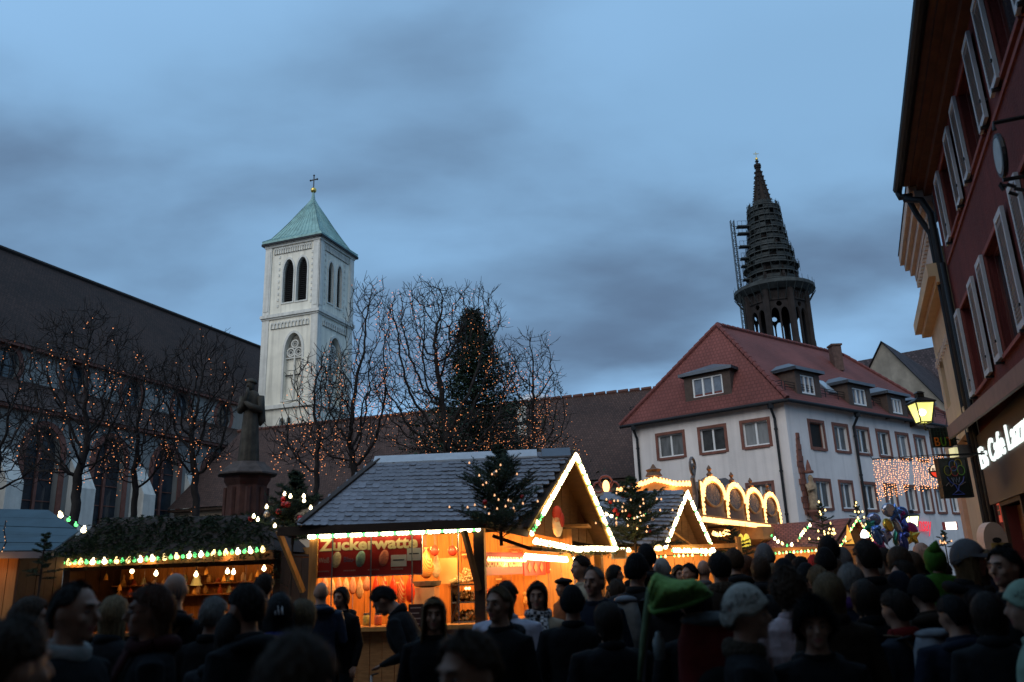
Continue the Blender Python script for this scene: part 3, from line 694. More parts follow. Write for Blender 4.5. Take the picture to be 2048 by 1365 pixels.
# ------------------------------------------------------------------ grey gabled house behind
def grey_house():
    Y = 60; A = P(1764, 686, Y); base = Vector((A.x, A.y, 0))
    al = -AL; nr = Vector((al.y, -al.x, 0)); nr = nr if nr.y < 0 else -nr
    F = Face(base, al, nr); sl, zl = F.at(1690, 840); sr_, zr_ = F.at(1888, 809)
    root = place('grey_gabled_house', 'grey rendered gable end with dark roof behind the white house', 'house', base)
    k = (A.z-zr_)/sr_; w_ = sr_*1.6; print('grey', sr_, k, A.z)
    mb = MB(); mb.poly([F(-w_, 0), F(w_, 0), F(w_, A.z-k*w_), F(0, A.z), F(-w_, A.z-k*w_)]); mb.build('gable_wall', mat('grey_render', (0.22, 0.20, 0.17), 0.95, var=0.3, scale=0.9, streak=0.3), root)
    bk = -nr*22
    mb = MB(); up = UP*0.12
    roof_quad(mb, [F(w_+.4, A.z-k*(w_+.4), .25)+up, F(w_+.4, A.z-k*(w_+.4), .25)+bk+up, F(0, A.z, .25)+bk+up, F(0, A.z, .25)+up]); roof_quad(mb, [F(-w_-.4, A.z-k*(w_+.4), .25)+up, F(-w_-.4, A.z-k*(w_+.4), .25)+bk+up, F(0, A.z, .25)+bk+up, F(0, A.z, .25)+up])
    mb.build('roof', T_dark, root)
    mb = MB(); mb.poly([F(-w_, 0), F(-w_, A.z-k*w_), F(-w_, A.z-k*w_)+bk, F(-w_, 0)+bk]); mb.poly([F(w_, 0), F(w_, 0)+bk, F(w_, A.z-k*w_)+bk, F(w_, A.z-k*w_)]); mb.build('side_wall', _mats['grey_render'], root)
    # a second roof crossing behind it
    B = P(1690, 727, 78)
    root2 = place('dark_roofed_house', 'house with dark roof ridge showing beyond the grey gable', 'house', (B.x, B.y, 0))
    a2 = -AL; n2 = Vector((a2.y, -a2.x, 0)); r0 = B-a2*8; r1 = B+a2*26
    mb = MB(); roof_quad(mb, [r0, r1, r1+n2*6-UP*7, r0+n2*6-UP*7]); roof_quad(mb, [r0, r1, r1-n2*6-UP*7, r0-n2*6-UP*7]); mb.build('roof', T_dark, root2)
    mb = MB(); q = [r0+n2*5.6, r1+n2*5.6, r1-n2*5.6, r0-n2*5.6]; q = [Vector((p.x, p.y, 0)) for p in q]
    for i in range(4): mb.poly([q[i], q[(i+1) % 4], q[(i+1) % 4]+UP*(B.z-7), q[i]+UP*(B.z-7)])
    mb.build('wall', _mats['grey_render'], root2)
grey_house()

# ------------------------------------------------------------------ minster tower with scaffolded spire
def minster():
    Y = 212; tip = P(1513, 318, Y); X0 = tip.x
    # z on the axis for a pixel row near it
    def zrow(px, py):
        d = _F + _R*((px-1024)/FPX) + _U*((682.5-py)/FPX); return CAM.z + d.z*Y/d.y
    sc_ = lambda py: Y/((_F+_R*0.33+_U*((682.5-py)/FPX)).y)/FPX
    ctr = Vector((X0, Y, 0)); root = place('minster_tower', 'dark gothic minster tower with spire wrapped in ringed scaffolding', 'tower', ctr)
    def octa(r, z, ph=R(10)): return [ctr+Vector((r*math.cos(ph+k*math.pi/4), r*math.sin(ph+k*math.pi/4), z)) for k in range(8)]
    zr = zrow(1551, 590); zlow = zrow(1560, 705)-12
    z430 = zrow(1526, 420)
    # lower shaft and the open octagon
    mb = MB(); ra = 8.7
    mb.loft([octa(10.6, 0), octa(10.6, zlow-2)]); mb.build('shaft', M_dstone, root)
    zo0, zo1 = zlow-2, zr-1.0
    for k in range(8):     # corner piers with the arches between them
        a = R(10)+k*math.pi/4; p = ctr+Vector((math.cos(a), math.sin(a), 0))*8.4
        mb = MB(); q = [(1.0, zo0), (1.0, zo0+(zo1-zo0)*0.5), (0.85, zo0+(zo1-zo0)*0.55), (0.95, zo1)]
        mb.lathe([(r, z) for r, z in q], p, 6); 
        e = ctr+Vector((math.cos(a), math.sin(a), 0))*9.9
        mb.lathe([(0.75, zo0-4), (0.7, zo0+5), (0.35, zo0+9), (0.05, zo0+13)], e, 5); mb.build('pier', M_dstone, root)
        a2 = a+math.pi/4; p2 = ctr+Vector((math.cos(a2), math.sin(a2), 0))*8.4
        al = (p2-p); L = al.length; Fk = Face(p, al, Vector((math.cos(a+math.pi/8), math.sin(a+math.pi/8), 0)))
        mb = MB(); wall_holes(mb, Fk, 0, L, zo0, zo1, [arch_pts(0.95, L/2-0.2, zo0+0.3, zo1-7.0, zo1-5.0), arch_pts(L/2+0.2, L-0.95, zo0+0.3, zo1-7.0, zo1-5.0), oval_pts(L/2, zo1-4.0, 0.75, 0.75, 12)], 0.6)
        wall_holes(mb, Face(p-Fk.n*0.6, al, Fk.n), 0, L, zo0, zo1, [arch_pts(0.95, L/2-0.2, zo0+0.3, zo1-7.0, zo1-5.0), arch_pts(L/2+0.2, L-0.95, zo0+0.3, zo1-7.0, zo1-5.0), oval_pts(L/2, zo1-4.0, 0.75, 0.75, 12)], 0.01)
        Fk.box(mb, 0.9, L-0.9, zo1-2.9, zo1-2.4, 0, 0.35); Fk.box(mb, 0.9, L-0.9, zo0-0.3, zo0+0.25, 0, 0.35)
        for x in (0.9, 1.9, 2.9, 3.9, 4.9): Fk.box(mb, x, x+0.25, zo1-2.4, zo1-0.6, 0, 0.3)
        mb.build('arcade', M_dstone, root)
    mb = MB(); mb.loft([octa(9.1, zo1), octa(9.1, zo1+0.8)]); mb.build('gallery', M_dstone, root)
    # spire: eight ribs and openwork panels with crockets
    zs0, zs1 = zr, tip.z-2.2; sp = MB(); cr = MB()
    rad = lambda z: 0.28+(zs1-z)/(zs1-zs0)*6.9
    for k in range(8):
        a = R(10)+k*math.pi/4; d = Vector((math.cos(a), math.sin(a), 0))
        sp.tube([ctr+d*rad(zs0)+UP*zs0, ctr+d*rad(zs1)+UP*zs1], [0.5, 0.22], 5)
        for i in range(26):
            z = zs0+(zs1-zs0)*(i+0.5)/26; c = ctr+d*(rad(z)+0.35)+UP*z; cr.ball(c, (0.3, 0.3, 0.26), 5, 3)
    sp.build('rib', M_dstone, root); cr.build('crocket', M_dstone, root, kind='stuff')
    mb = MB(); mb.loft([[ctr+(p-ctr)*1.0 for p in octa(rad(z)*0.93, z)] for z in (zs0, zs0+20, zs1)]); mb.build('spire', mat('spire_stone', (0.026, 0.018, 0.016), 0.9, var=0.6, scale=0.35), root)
    mb = MB(); mb.lathe([(0.25, zs1-1), (1.1, zs1-0.3), (1.0, zs1+0.3), (0.35, zs1+0.5), (0.3, zs1+1.0), (0.6, zs1+1.3), (0.12, zs1+1.8), (0.06, tip.z)], ctr, 8); mb.build('finial', M_dstone, root)
    mb = MB(); mb.ball(ctr+UP*(tip.z-0.1), 0.45, 8, 6); mb.tube([ctr+UP*tip.z, ctr+UP*(tip.z+2.2)], 0.09, 5); mb.beam(ctr+Vector((-.8, 0, tip.z+1.6)), ctr+Vector((.8, 0, tip.z+1.6)), 0.14); mb.build('weather_cross', M_gold, root)
    # scaffolding
    scf = place('scaffolding', 'ringed steel scaffolding with decks and hoist mast round the minster spire', 'scaffold', ctr+UP*zr)
    M_sc = mat('scaffold_steel', (0.024, 0.03, 0.03), 0.6, var=0.3, scale=1.0, metal=0.3); M_dk = mat('scaffold_deck', (0.04, 0.046, 0.046), 0.8, var=0.5, scale=0.5)
    M_shet = mat('scaffold_sheeting', (0.03, 0.036, 0.037), 0.7, var=0.5, scale=0.3)
    lv = [(572, 7.0), (556, 6.9), (541, 7.5), (528, 6.5), (515, 6.6), (503, 6.1), (490, 5.5), (478, 5.4), (466, 5.2), (453, 4.8), (441, 4.7), (429, 4.6), (420, 4.4)]
    def deck(r0, r1, z, n=24, th=0.22):
        mb = MB(); rings = []
        for r, zz in ((r1, z), (r0, z), (r0, z+th), (r1, z+th), (r1, z)): rings.append([ctr+Vector((r*math.cos(2*math.pi*k/n), r*math.sin(2*math.pi*k/n), zz)) for k in range(n)])
        mb.loft(rings, caps=False); return mb
    def xrow(py): return 1513+(py-318)*0.130
    prev = None
    for i, (py, r) in enumerate(lv):
        z = zrow(xrow(py), py); r = r*1.02
        deck(r*0.4, r, z).build('deck', M_dk, scf)
        mb = MB(); n = 20
        for h in (0.55, 1.1): 
            for k in range(n): a, b = 2*math.pi*k/n, 2*math.pi*(k+1)/n; mb.tube([ctr+Vector((r*math.cos(a), r*math.sin(a), z+h)), ctr+Vector((r*math.cos(b), r*math.sin(b), z+h))], 0.05, 3, caps=False)
        for k in range(n): a = 2*math.pi*k/n; mb.tube([ctr+Vector((r*math.cos(a), r*math.sin(a), z-1.3)), ctr+Vector((r*math.cos(a), r*math.sin(a), z+1.7))], 0.06, 3, caps=False)
        for k in range(0, n, 2): a, b = 2*math.pi*k/n, 2*math.pi*(k+1)/n; mb.tube([ctr+Vector((r*math.cos(a), r*math.sin(a), z-1.3)), ctr+Vector((r*math.cos(b), r*math.sin(b), z+0.6))], 0.05, 3, caps=False)
        mb.build('guard_rail', M_sc, scf, kind='stuff')
        if True:     # protective sheeting on part of the ring
            mb = MB(); rr = r*0.92; k0 = (i*5) % 7
            for k in range(n):
                if (k*3+i) % 5 == 0: continue
                a, b = 2*math.pi*k/n, 2*math.pi*(k+1)/n
                mb.axes(ctr+Vector((rr*math.cos(a), rr*math.sin(a), z+0.3)), Vector((rr*(math.cos(b)-math.cos(a)), rr*(math.sin(b)-math.sin(a)), 0)), UP*1.15, Vector((math.cos(a), math.sin(a), 0))*0.04)
            mb.build('sheeting', M_shet, scf, kind='stuff')
    # the wide work platform
    zp = zr+0.6
    mb = MB(); n = 28; rings = []
    for r, z in ((9.0, zp-1.5), (10.9, zp-0.3), (10.9, zp+0.6), (10.6, zp+0.75), (10.6, zp-0.2), (6.0, zp-0.2)): rings.append([ctr+Vector((r*math.cos(2*math.pi*k/n), r*math.sin(2*math.pi*k/n), z)) for k in range(n)])
    mb.loft(rings, caps=False); mb.build('platform', M_dk, scf)
    mb = MB()
    for k in range(n): a = 2*math.pi*k/n; d = Vector((math.cos(a), math.sin(a), 0)); mb.tube([ctr+d*10.95+UP*(zp-0.5), ctr+d*8.4+UP*(zp-4.5)], 0.12, 4)
    for k in range(n): a = 2*math.pi*k/n; d = Vector((math.cos(a), math.sin(a), 0)); mb.tube([ctr+d*10.8+UP*(zp+.6), ctr+d*10.8+UP*(zp+1.9)], 0.06, 3)
    mb.build('strut', M_sc, scf, kind='stuff')
    # hoist mast: its foot and head read from the picture
    mt = P(1461, 446, Y); mbm = Vector((mt.x, Y-1.5, 0)); mb = MB()
    z0, z1 = 40, mt.z; wd = 0.9
    for dx, dy in ((-wd/2, -wd/2), (wd/2, -wd/2), (wd/2, wd/2), (-wd/2, wd/2)): mb.tube([mbm+Vector((dx, dy, z0)), mbm+Vector((dx, dy, z1))], 0.11, 4)
    i = 0; z = z0
    while z < z1-1.2:
        s = 1 if i % 2 else -1
        mb.tube([mbm+Vector((-wd/2*s, -wd/2, z)), mbm+Vector((wd/2*s, -wd/2, z+1.2))], 0.08, 3); mb.tube([mbm+Vector((-wd/2, -wd/2, z)), mbm+Vector((wd/2, -wd/2, z))], 0.08, 3)
        z += 1.2; i += 1
    mb.build('hoist_mast', M_sc, scf)
    for py, w_ in ((456, 5), (470, 4.4), (496, 4.6), (520, 3.2), (535, 3.0), (562, 4.0)):
        z = zrow(1480, py); mb = MB(); x1 = mt.x+1.5
        mb.box((x1+w_/2, Y-0.5, z), (w_, 2.0, 0.35)); 
        for k in range(5): mb.tube([(x1+w_*k/4, Y-1.4, z), (x1+w_*k/4, Y-1.4, z+1.5)], 0.06, 3)
        mb.tube([(x1, Y-1.4, z+1.5), (x1+w_, Y-1.4, z+1.5)], 0.06, 3); mb.tube([(mt.x, Y-1.4, z), (x1, Y-1.0, z)], 0.1, 3)
        mb.build('landing', M_sc, scf)
minster()

# ------------------------------------------------------------------ unseen houses added behind the camera to keep the low light off the crowd
def shading_house_row():
    x = -34.0; rnd = random.Random(2); cols = [(0.30, 0.24, 0.17), (0.26, 0.26, 0.25), (0.24, 0.13, 0.09), (0.33, 0.30, 0.25), (0.22, 0.2, 0.15)]
    for i in range(6):
        wd = (11.5, 9.5, 12, 10.5, 11, 13)[i]; hh = (18.5, 20.0, 19.0, 20.5, 19.5, 18.5)[i]; F = Face((x+wd, -2.4-0.2*(i % 2), 0), (-1, 0, 0), (0, 1, 0))
        root = place('shading_house', ('ochre', 'grey', 'brick red', 'cream', 'olive', 'wide brick')[i]+' unseen house added behind the viewer to shade the crowd', 'house', F(wd/2, 0))
        hs = [(s, z) for s in [1.2+k*2.3 for k in range(int((wd-1.6)/2.3))] for z in (4.8, 8.2, 11.6)]
        mb = MB(); wall_holes(mb, F, 0, wd, 0, hh-2.5, [rect_pts(s, s+1.1, z, z+1.7) for s, z in hs], .2)
        for a in (0, wd): mb.poly([F(a, 0), F(a, hh-2.5), F(a, hh-2.5, -9), F(a, 0, -9)])
        mb.build('wall', mat('shading_wall_%d' % i, cols[i % 5], .9, var=.08), root)
        for s, z in hs: mb = MB(); F.box(mb, s, s+1.1, z, z+1.7, -.2, -.16); mb.build('window', M_glass, root)
        mb = MB(); roof_quad(mb, [F(-.1, hh-2.6, .5), F(wd+.1, hh-2.6, .5), F(wd+.1, hh+2, -4.5), F(-.1, hh+2, -4.5)]); roof_quad(mb, [F(-.1, hh-2.6, -9.5), F(wd+.1, hh-2.6, -9.5), F(wd+.1, hh+2, -4.5), F(-.1, hh+2, -4.5)]); mb.build('roof', T_dark, root)
        x += wd
shading_house_row()
# ------------------------------------------------------------------ the red café house and the cream house on the right
D2 = Vector((math.sin(R(21.8)), math.cos(R(21.8)), 0))
RC = P(1950, 820, 15.5); RC.z = 0
FB = Face(RC, -D2, Vector((-D2.y, D2.x, 0)))       # s runs towards the camera from the far corner
M_redw = mat('red_facade', (0.105, 0.018, 0.016), 0.9, var=0.18, scale=1.1, bump=0.3, bscale=26, streak=0.45)
M_shut = mat('shutter_brown', (0.20, 0.16, 0.145), 0.6, var=0.12, scale=8)
M_shutf = mat('shutter_frame', (0.42, 0.44, 0.47), 0.6, var=0.08)
M_eave = mat('eave_boards', (0.075, 0.028, 0.015), 0.7, var=0.3, scale=4)
def cafe_house():
    root = place('cafe_house', 'dark red corner house with open grey shutters above the ice cream café', 'house', RC)
    LB = 13.0
    ze = 9.3; zcan = FB.at(1950, 815)[1]
    up = [((1874, 340), (1901.6, 491), (1912, 463)), ((1897, 258), (1925.6, 422), (1935, 400)), ((1913.4, 202), (1940, 369.5), (1953, 337)), ((1944, 79), (1972, 267), (1987, 232)), ((1959, 6), (1995.5, 208), (2013, 167))]
    lo = [((1919.7, 623), (1950, 799), None), ((1949.6, 557), (1982.7, 752), (1997.7, 737)), ((1963.8, 523), (2002, 728), (2020, 704)), ((2006, 428), (2044, 650), None)]
    def sh(rows):
        r = []
        for t, b, n in rows:
            s0, zb = FB.at(*b); _, zt_ = FB.at(*t); r.append([s0, zt_, zb])
        return r
    U_, L_ = sh(up), sh(lo)
    zu1 = sum(r[1] for r in U_[1:4])/3; zu0 = sum(r[2] for r in U_[1:4])/3; zl1 = sum(r[1] for r in L_[:3])/3; zl0 = sum(r[2] for r in L_[:3])/3
    wsh = 0.52
    us = [r[0] for r in U_]; ls = [r[0] for r in L_]
    pitch_u = ((us[2]-us[0])+(us[3]-us[1]))/2; pu0 = (us[0]+us[2]-pitch_u)/2; gap_u = ((us[1]-us[0])+(us[3]-us[2]))/2
    pitch_l = ls[2]-ls[0]; gap_l = ((ls[1]-ls[0])+(ls[3]-ls[2]))/2
    shut = MB(); wins_u, wins_l = [], []
    k = 0
    while pu0+pitch_u*k+gap_u+wsh < LB: wins_u.append((pu0+pitch_u*k, gap_u)); k += 1
    k = 0
    while ls[0]+pitch_l*k+gap_l+wsh < LB: wins_l.append((ls[0]+pitch_l*k, gap_l)); k += 1
    holes = [rect_pts(s+wsh+0.02, s+gp-0.02, zu0+0.03, zu1-0.03) for s, gp in wins_u]+[rect_pts(s+wsh+0.02, s+gp-0.02, zl0+0.03, zl1-0.03) for s, gp in wins_l]
    # café front
    door = rect_pts(1.15, 2.9, 0.02, 2.55); shopw = rect_pts(3.5, 7.5, 0.7, 2.55)
    mb = MB(); wall_holes(mb, FB, 0, LB, 0, ze+0.4, holes+[door, shopw], 0.22); wall = mb.build('wall', M_redw, root)
    mb = MB(); c = RC; bk = -FB.n*9
    mb.poly([FB(0, 0), FB(0, ze+0.4), FB(0, ze+0.4)+bk, FB(0, 0)+bk]); mb.poly([FB(LB, 0), FB(LB, 0)+bk, FB(LB, ze+.4)+bk, FB(LB, ze+.4)]); mb.build('side_wall', M_redw, root)
    for (s, gp), (z0, z1) in [(x, (zu0, zu1)) for x in wins_u]+[(x, (zl0, zl1)) for x in wins_l]:
        wn = window(root, FB, s+wsh+0.02, s+gp-0.02, z0+0.03, z1-0.03, surround=0.07, msur=mat('red_surround', (0.20, 0.05, 0.04), 0.8), mfr=mat('dark_red_frame', (0.11, 0.03, 0.025), 0.6), mgl=M_glass, leaves=2)
        for sc0 in (s, s+gp):
            mb = MB(); FB.box(mb, sc0+0.06, sc0+wsh-0.06, z0+0.09, z1-0.09, 0.05, 0.075); sp_ = mb.build('shutter', M_shut, root)
            mb = MB()
            FB.box(mb, sc0, sc0+0.06, z0, z1, 0.04, 0.09); FB.box(mb, sc0+wsh-0.06, sc0+wsh, z0, z1, 0.04, 0.09); FB.box(mb, sc0+0.06, sc0+wsh-0.06, z0, z0+0.09, 0.04, 0.09); FB.box(mb, sc0+0.06, sc0+wsh-0.06, z1-0.09, z1, 0.04, 0.09)
            mb.build('frame', M_shutf, sp_)
            mb = MB()
            n = 26
            for i in range(n): z = z0+0.1+(z1-z0-0.22)*i/n; mb.axes(FB(sc0+0.06, z, 0.074), FB.a*(wsh-0.12), UP*0.012, FB.n*0.012-UP*0.02)
            mb.build('slat', M_shut, sp_, kind='stuff')
            mb = MB(); FB.box(mb, sc0+wsh*0.5, sc0+wsh*0.5+0.05, z0-0.06, z0-0.02, 0.0, 0.12); FB.box(mb, sc0+wsh-0.05, sc0+wsh-0.01, z0+0.25, z0+0.29, 0.0, 0.11); mb.build('shutter_catch', M_iron, sp_)
    # eaves: boarded soffit, gutter
    ov = 0.5; ze = 9.3
    boards = 4
    for i in range(boards):
        mb = MB(); d0 = ov*i/boards; FB.box(mb, -0.25, LB, ze+0.16+0.03*(i % 2), ze+0.22, d0+0.008, d0+ov/boards-0.004); mb.build('soffit_board', M_eave, root)
    mb = MB(); FB.box(mb, -0.22, LB, ze-0.12, ze+0.155, 0.0, 0.14); FB.box(mb, -0.22, LB, ze+0.04, ze+0.155, 0.14, 0.26); mb.build('cornice', M_eave, root)
    mb = MB(); roof_quad(mb, [FB(-0.3, ze+0.24, ov+0.02), FB(LB, ze+0.24, ov+0.02), FB(LB, ze+5, -4.5), FB(-0.3, ze+5, -4.5)]); roof = mb.build('roof', T_dark, root)
    mb = MB(); mb.tube([FB(-0.35, ze+0.2, ov+0.1), FB(LB, ze+0.2, ov+0.1)], 0.1, 10); mb.build('gutter', M_pipe, roof)
    mb = MB(); mb.tube([FB(-0.28, ze+0.1, ov+0.1), FB(-0.28, ze-0.02, ov+0.08), FB(-0.25, ze-0.05, ov*0.8), FB(-0.2, ze-0.12, 0.5), FB(-0.1, ze-0.25, 0.22), FB(-0.05, ze-0.6, 0.1), FB(-0.05, 0, 0.1)], 0.075, 10); mb.build('downpipe', M_pipe, root, smooth=True)
    mb = MB(); mb.tube([FB(0.16, zcan+3.0, 0.09), FB(0.16, 0, 0.09)], 0.05, 8); mb.build('downpipe', M_pipe, root, smooth=True)
    mb = MB(); FB.box(mb, 0.3, LB, (zu0+zl1)/2+0.45, (zu0+zl1)/2+0.52, 0, 0.03); mb.build('band', mat('red_surround', (0.2, 0.05, 0.04)), root)
    # café canopy on brackets
    cw = 0.5; zf = 4.42; zfr = 4.0; dz = -0.045*LB
    ca = MB(); ca.prism([FB(-0.1, zf, 0.0), FB(-0.1, zf+0.08, 0.0), FB(-0.1, zfr+0.20, cw), FB(-0.1, zfr, cw)], FB.a*LB+UP*dz); can = ca.build('canopy', mat('canopy_brown', (0.085, 0.045, 0.035), 0.6, var=0.2), root)
    mb = MB(); mb.axes(FB(-0.12, zfr-0.05, cw-0.02), FB.a*LB+UP*dz, UP*0.24, FB.n*0.05); mb.build('fascia', mat('canopy_edge', (0.17, 0.10, 0.085), 0.6, var=0.15), can)
    for i in range(24):
        d = 0.12+i*0.42; mb = MB(); mb.prism([FB(d, zf+dz*d/LB-0.004, 0.01), FB(d, zfr+dz*d/LB-0.004, cw-0.03), FB(d, zfr+dz*d/LB-0.06, cw-0.03), FB(d, zf+dz*d/LB-0.09, 0.01)], FB.a*0.07); mb.build('soffit_batten', mat('batten', (0.16, 0.085, 0.045), 0.7), can)
    # shop fascia, door, show window
    mb = MB(); FB.box(mb, 0.25, LB, 2.62, 3.92, 0.005, 0.10); mb.build('shop_fascia', mat('fascia_dark', (0.020, 0.010, 0.009), 0.5, var=0.2), root)
    mb = MB(); FB.box(mb, 1.15, 2.9, 0.02, 2.55, -0.22, -0.18); mb.build('door', mat('door_brown', (0.13, 0.055, 0.022), 0.5, var=0.25, scale=5), root)
    mb = MB(); FB.box(mb, 3.5, 7.5, 0.7, 2.55, -0.22, -0.18); mb.build('shop_window', M_glass, root)
    mb = MB(); FB.box(mb, 1.05, 1.15, 0.0, 2.6, -0.18, 0.06); FB.box(mb, 2.9, 3.0, 0.0, 2.6, -0.18, 0.06); FB.box(mb, 1.05, 3.0, 2.55, 2.615, -0.17, 0.065); mb.build('door_frame', M_dwood, root)
    # wrought-iron emblem on the wall
    s, z = Face(FB(0, 0, 0.42), FB.a, FB.n).at(2001, 312)
    em = MB(); em.lathe([(0.001, -0.03), (0.18, -0.03), (0.20, 0.0), (0.18, 0.03), (0.001, 0.03)], FB(s, z, 0.42), 20, rot=FB.n.to_track_quat('Z', 'Y').to_matrix(), sx=1.0, sy=1.15)
    e = em.build('emblem', mat('emblem_white', (0.28, 0.32, 0.33), 0.5), root)
    mb = MB(); mb.tube([FB(s, z+0.33, 0.42), FB(s, z+0.42, 0.42), FB(s, z+0.42, 0.0)], 0.025, 6)
    for a in range(10):
        t = a/9*2*math.pi*1.5; mb.tube([FB(s, z-0.35-0.14*math.sin(t*.7)-a*.02, 0.35+0.14*math.cos(t)), FB(s, z-0.37-0.14*math.sin(t*.7+.4)-a*.02, 0.35+0.14*math.cos(t+.6))], 0.022, 5)
    ring = [FB(s+0.20*math.cos(a), z+0.24*math.sin(a), 0.42) for a in [2*math.pi*i/20 for i in range(21)]]; mb.tube(ring, 0.03, 5); mb.tube([FB(s, z-0.3, 0.0), FB(s, z-0.3, 0.45)], 0.025, 5)
    mb.build('scrollwork', M_iron, e)
    return zfr
ZCAN = cafe_house()

def cafe_sign():
    # raised neon-white channel letters along the café front
    FS = Face(FB(0, 0, 0.15), FB.a, FB.n); s0, z0 = FS.at(1957, 940); s1, z1 = FS.at(2047, 884)
    root = place('cafe_letter_sign', 'white glowing letters reading Eis Cafe Lazza under the dark canopy', 'sign', FB(s0, 3.0, 0.12))
    mw = glow('sign_white', (0.82, 0.95, 0.90), 1.3, True)
    zb = FS.at(1957, 940)[1]-0.02; zt_ = FS.at(1953, 897)[1]
    txt = 'Eis Cafe Lazzarin'
    # letters measured off the fascia: 'Eis' starts at the far end, the name runs on out of the picture
    w_ = (s1-s0)/0.80
    letters(txt, FS, s0+0.22, s0+0.22+w_, zb, zt_, -0.03, mw, root, bold=0.012, ext=0.012)
cafe_sign()

def cream_house():
    o = FB(-0.25, 0, 0.0); fc = P(1896, 850, 20.0); fc.z = 0; D3 = (fc-o).normalized(); F = Face(o, D3, Vector((-D3.y, D3.x, 0)))
    sF = (fc-o).length; FQ = Face(fc, (1, 0, 0), (0, -1, 0))
    z1 = FQ.at(1842, 500)[1]
    root = place('cream_house', 'cream house with heavy moulded cornice squeezed behind the red café house', 'house', o)
    mcr = mat('cream_render', (0.52, 0.37, 0.235), 0.9, var=0.08, scale=2, streak=0.2); mst = mat('cream_stone', (0.50, 0.40, 0.34), 0.9, var=0.1, scale=3)
    hs = [rect_pts(sF-1.35, sF-0.55, 5.2, 6.6)] if sF > 1.6 else []
    mb = MB(); wall_holes(mb, F, 0, sF, 0, z1, hs, 0.25)
    bk = -F.n*8; mb.poly([F(sF, 0), F(sF, 0)+bk, F(sF, z1)+bk, F(sF, z1)]); mb.build('wall', mcr, root)
    for h in hs: mb = MB(); F.box(mb, h[0][0], h[1][0], h[0][1], h[2][1], -0.25, -0.2); mb.build('window', M_glass, root)
    # stepped cornice, dentils, lower string course
    for i, (z, hgt, d) in enumerate(((z1-0.02, 0.24, 0.40), (z1-0.24, 0.22, 0.31), (z1-0.45, 0.2, 0.21), (z1-0.64, 0.2, 0.12))):
        mb = MB(); F.box(mb, 0.0, sF+d*0.9, z-hgt, z-0.005, -0.01, d); mb.build('cornice', mst, root)
    for i in range(max(3, int(sF/0.28))):
        mb = MB(); F.box(mb, 0.1+i*0.28, 0.22+i*0.28, z1-1.12, z1-0.97, 0, 0.14); mb.build('dentil', mst, root)
    mb = MB(); F.box(mb, 0, sF+0.12, z1-1.6, z1-1.2, -0.01, 0.09); mb.build('frieze', mst, root)
    zs_ = FQ.at(1862, 640)[1]
    mb = MB(); F.box(mb, 0, sF+0.35, zs_-0.28, zs_, -0.01, 0.34); F.box(mb, 0, sF+0.2, zs_-0.42, zs_-0.28, -0.01, 0.2); mb.build('string_course', mcr, root)
    for i in range(max(3, int(sF/0.35))):
        mb = MB(); F.box(mb, 0.1+i*0.35, 0.2+i*0.35, zs_-1.35, zs_-1.2, 0, 0.06); mb.build('dentil', mst, root)
    mb = MB(); roof_quad(mb, [F(-0.1, z1+0.02, 0.42), F(sF+0.4, z1+0.02, 0.42), F(sF+0.4, z1+4, -5), F(-0.1, z1+4, -5)]); mb.build('roof', T_dark, root)
    mb = MB(); mb.tube([F(0.35, z1-0.3, 0.40), F(0.3, z1-0.7, 0.3), F(0.25, z1-1.2, 0.12), F(0.25, 0, 0.12)], 0.06, 8); mb.build('downpipe', M_pipe, root)
    # lower pier, peach coloured
    mb = MB(); F.box(mb, sF-0.75, sF+0.06, 0, 4.1, -0.01, 0.09); mb.build('pier', mat('peach_render', (0.50, 0.29, 0.19), 0.9, var=0.1), root)
    mb = MB(); F.box(mb, 0, sF+0.1, 4.1, 4.6, -0.01, 0.16); mb.build('band', mcr, root)
    return F, sF
FCR, SCR = cream_house()

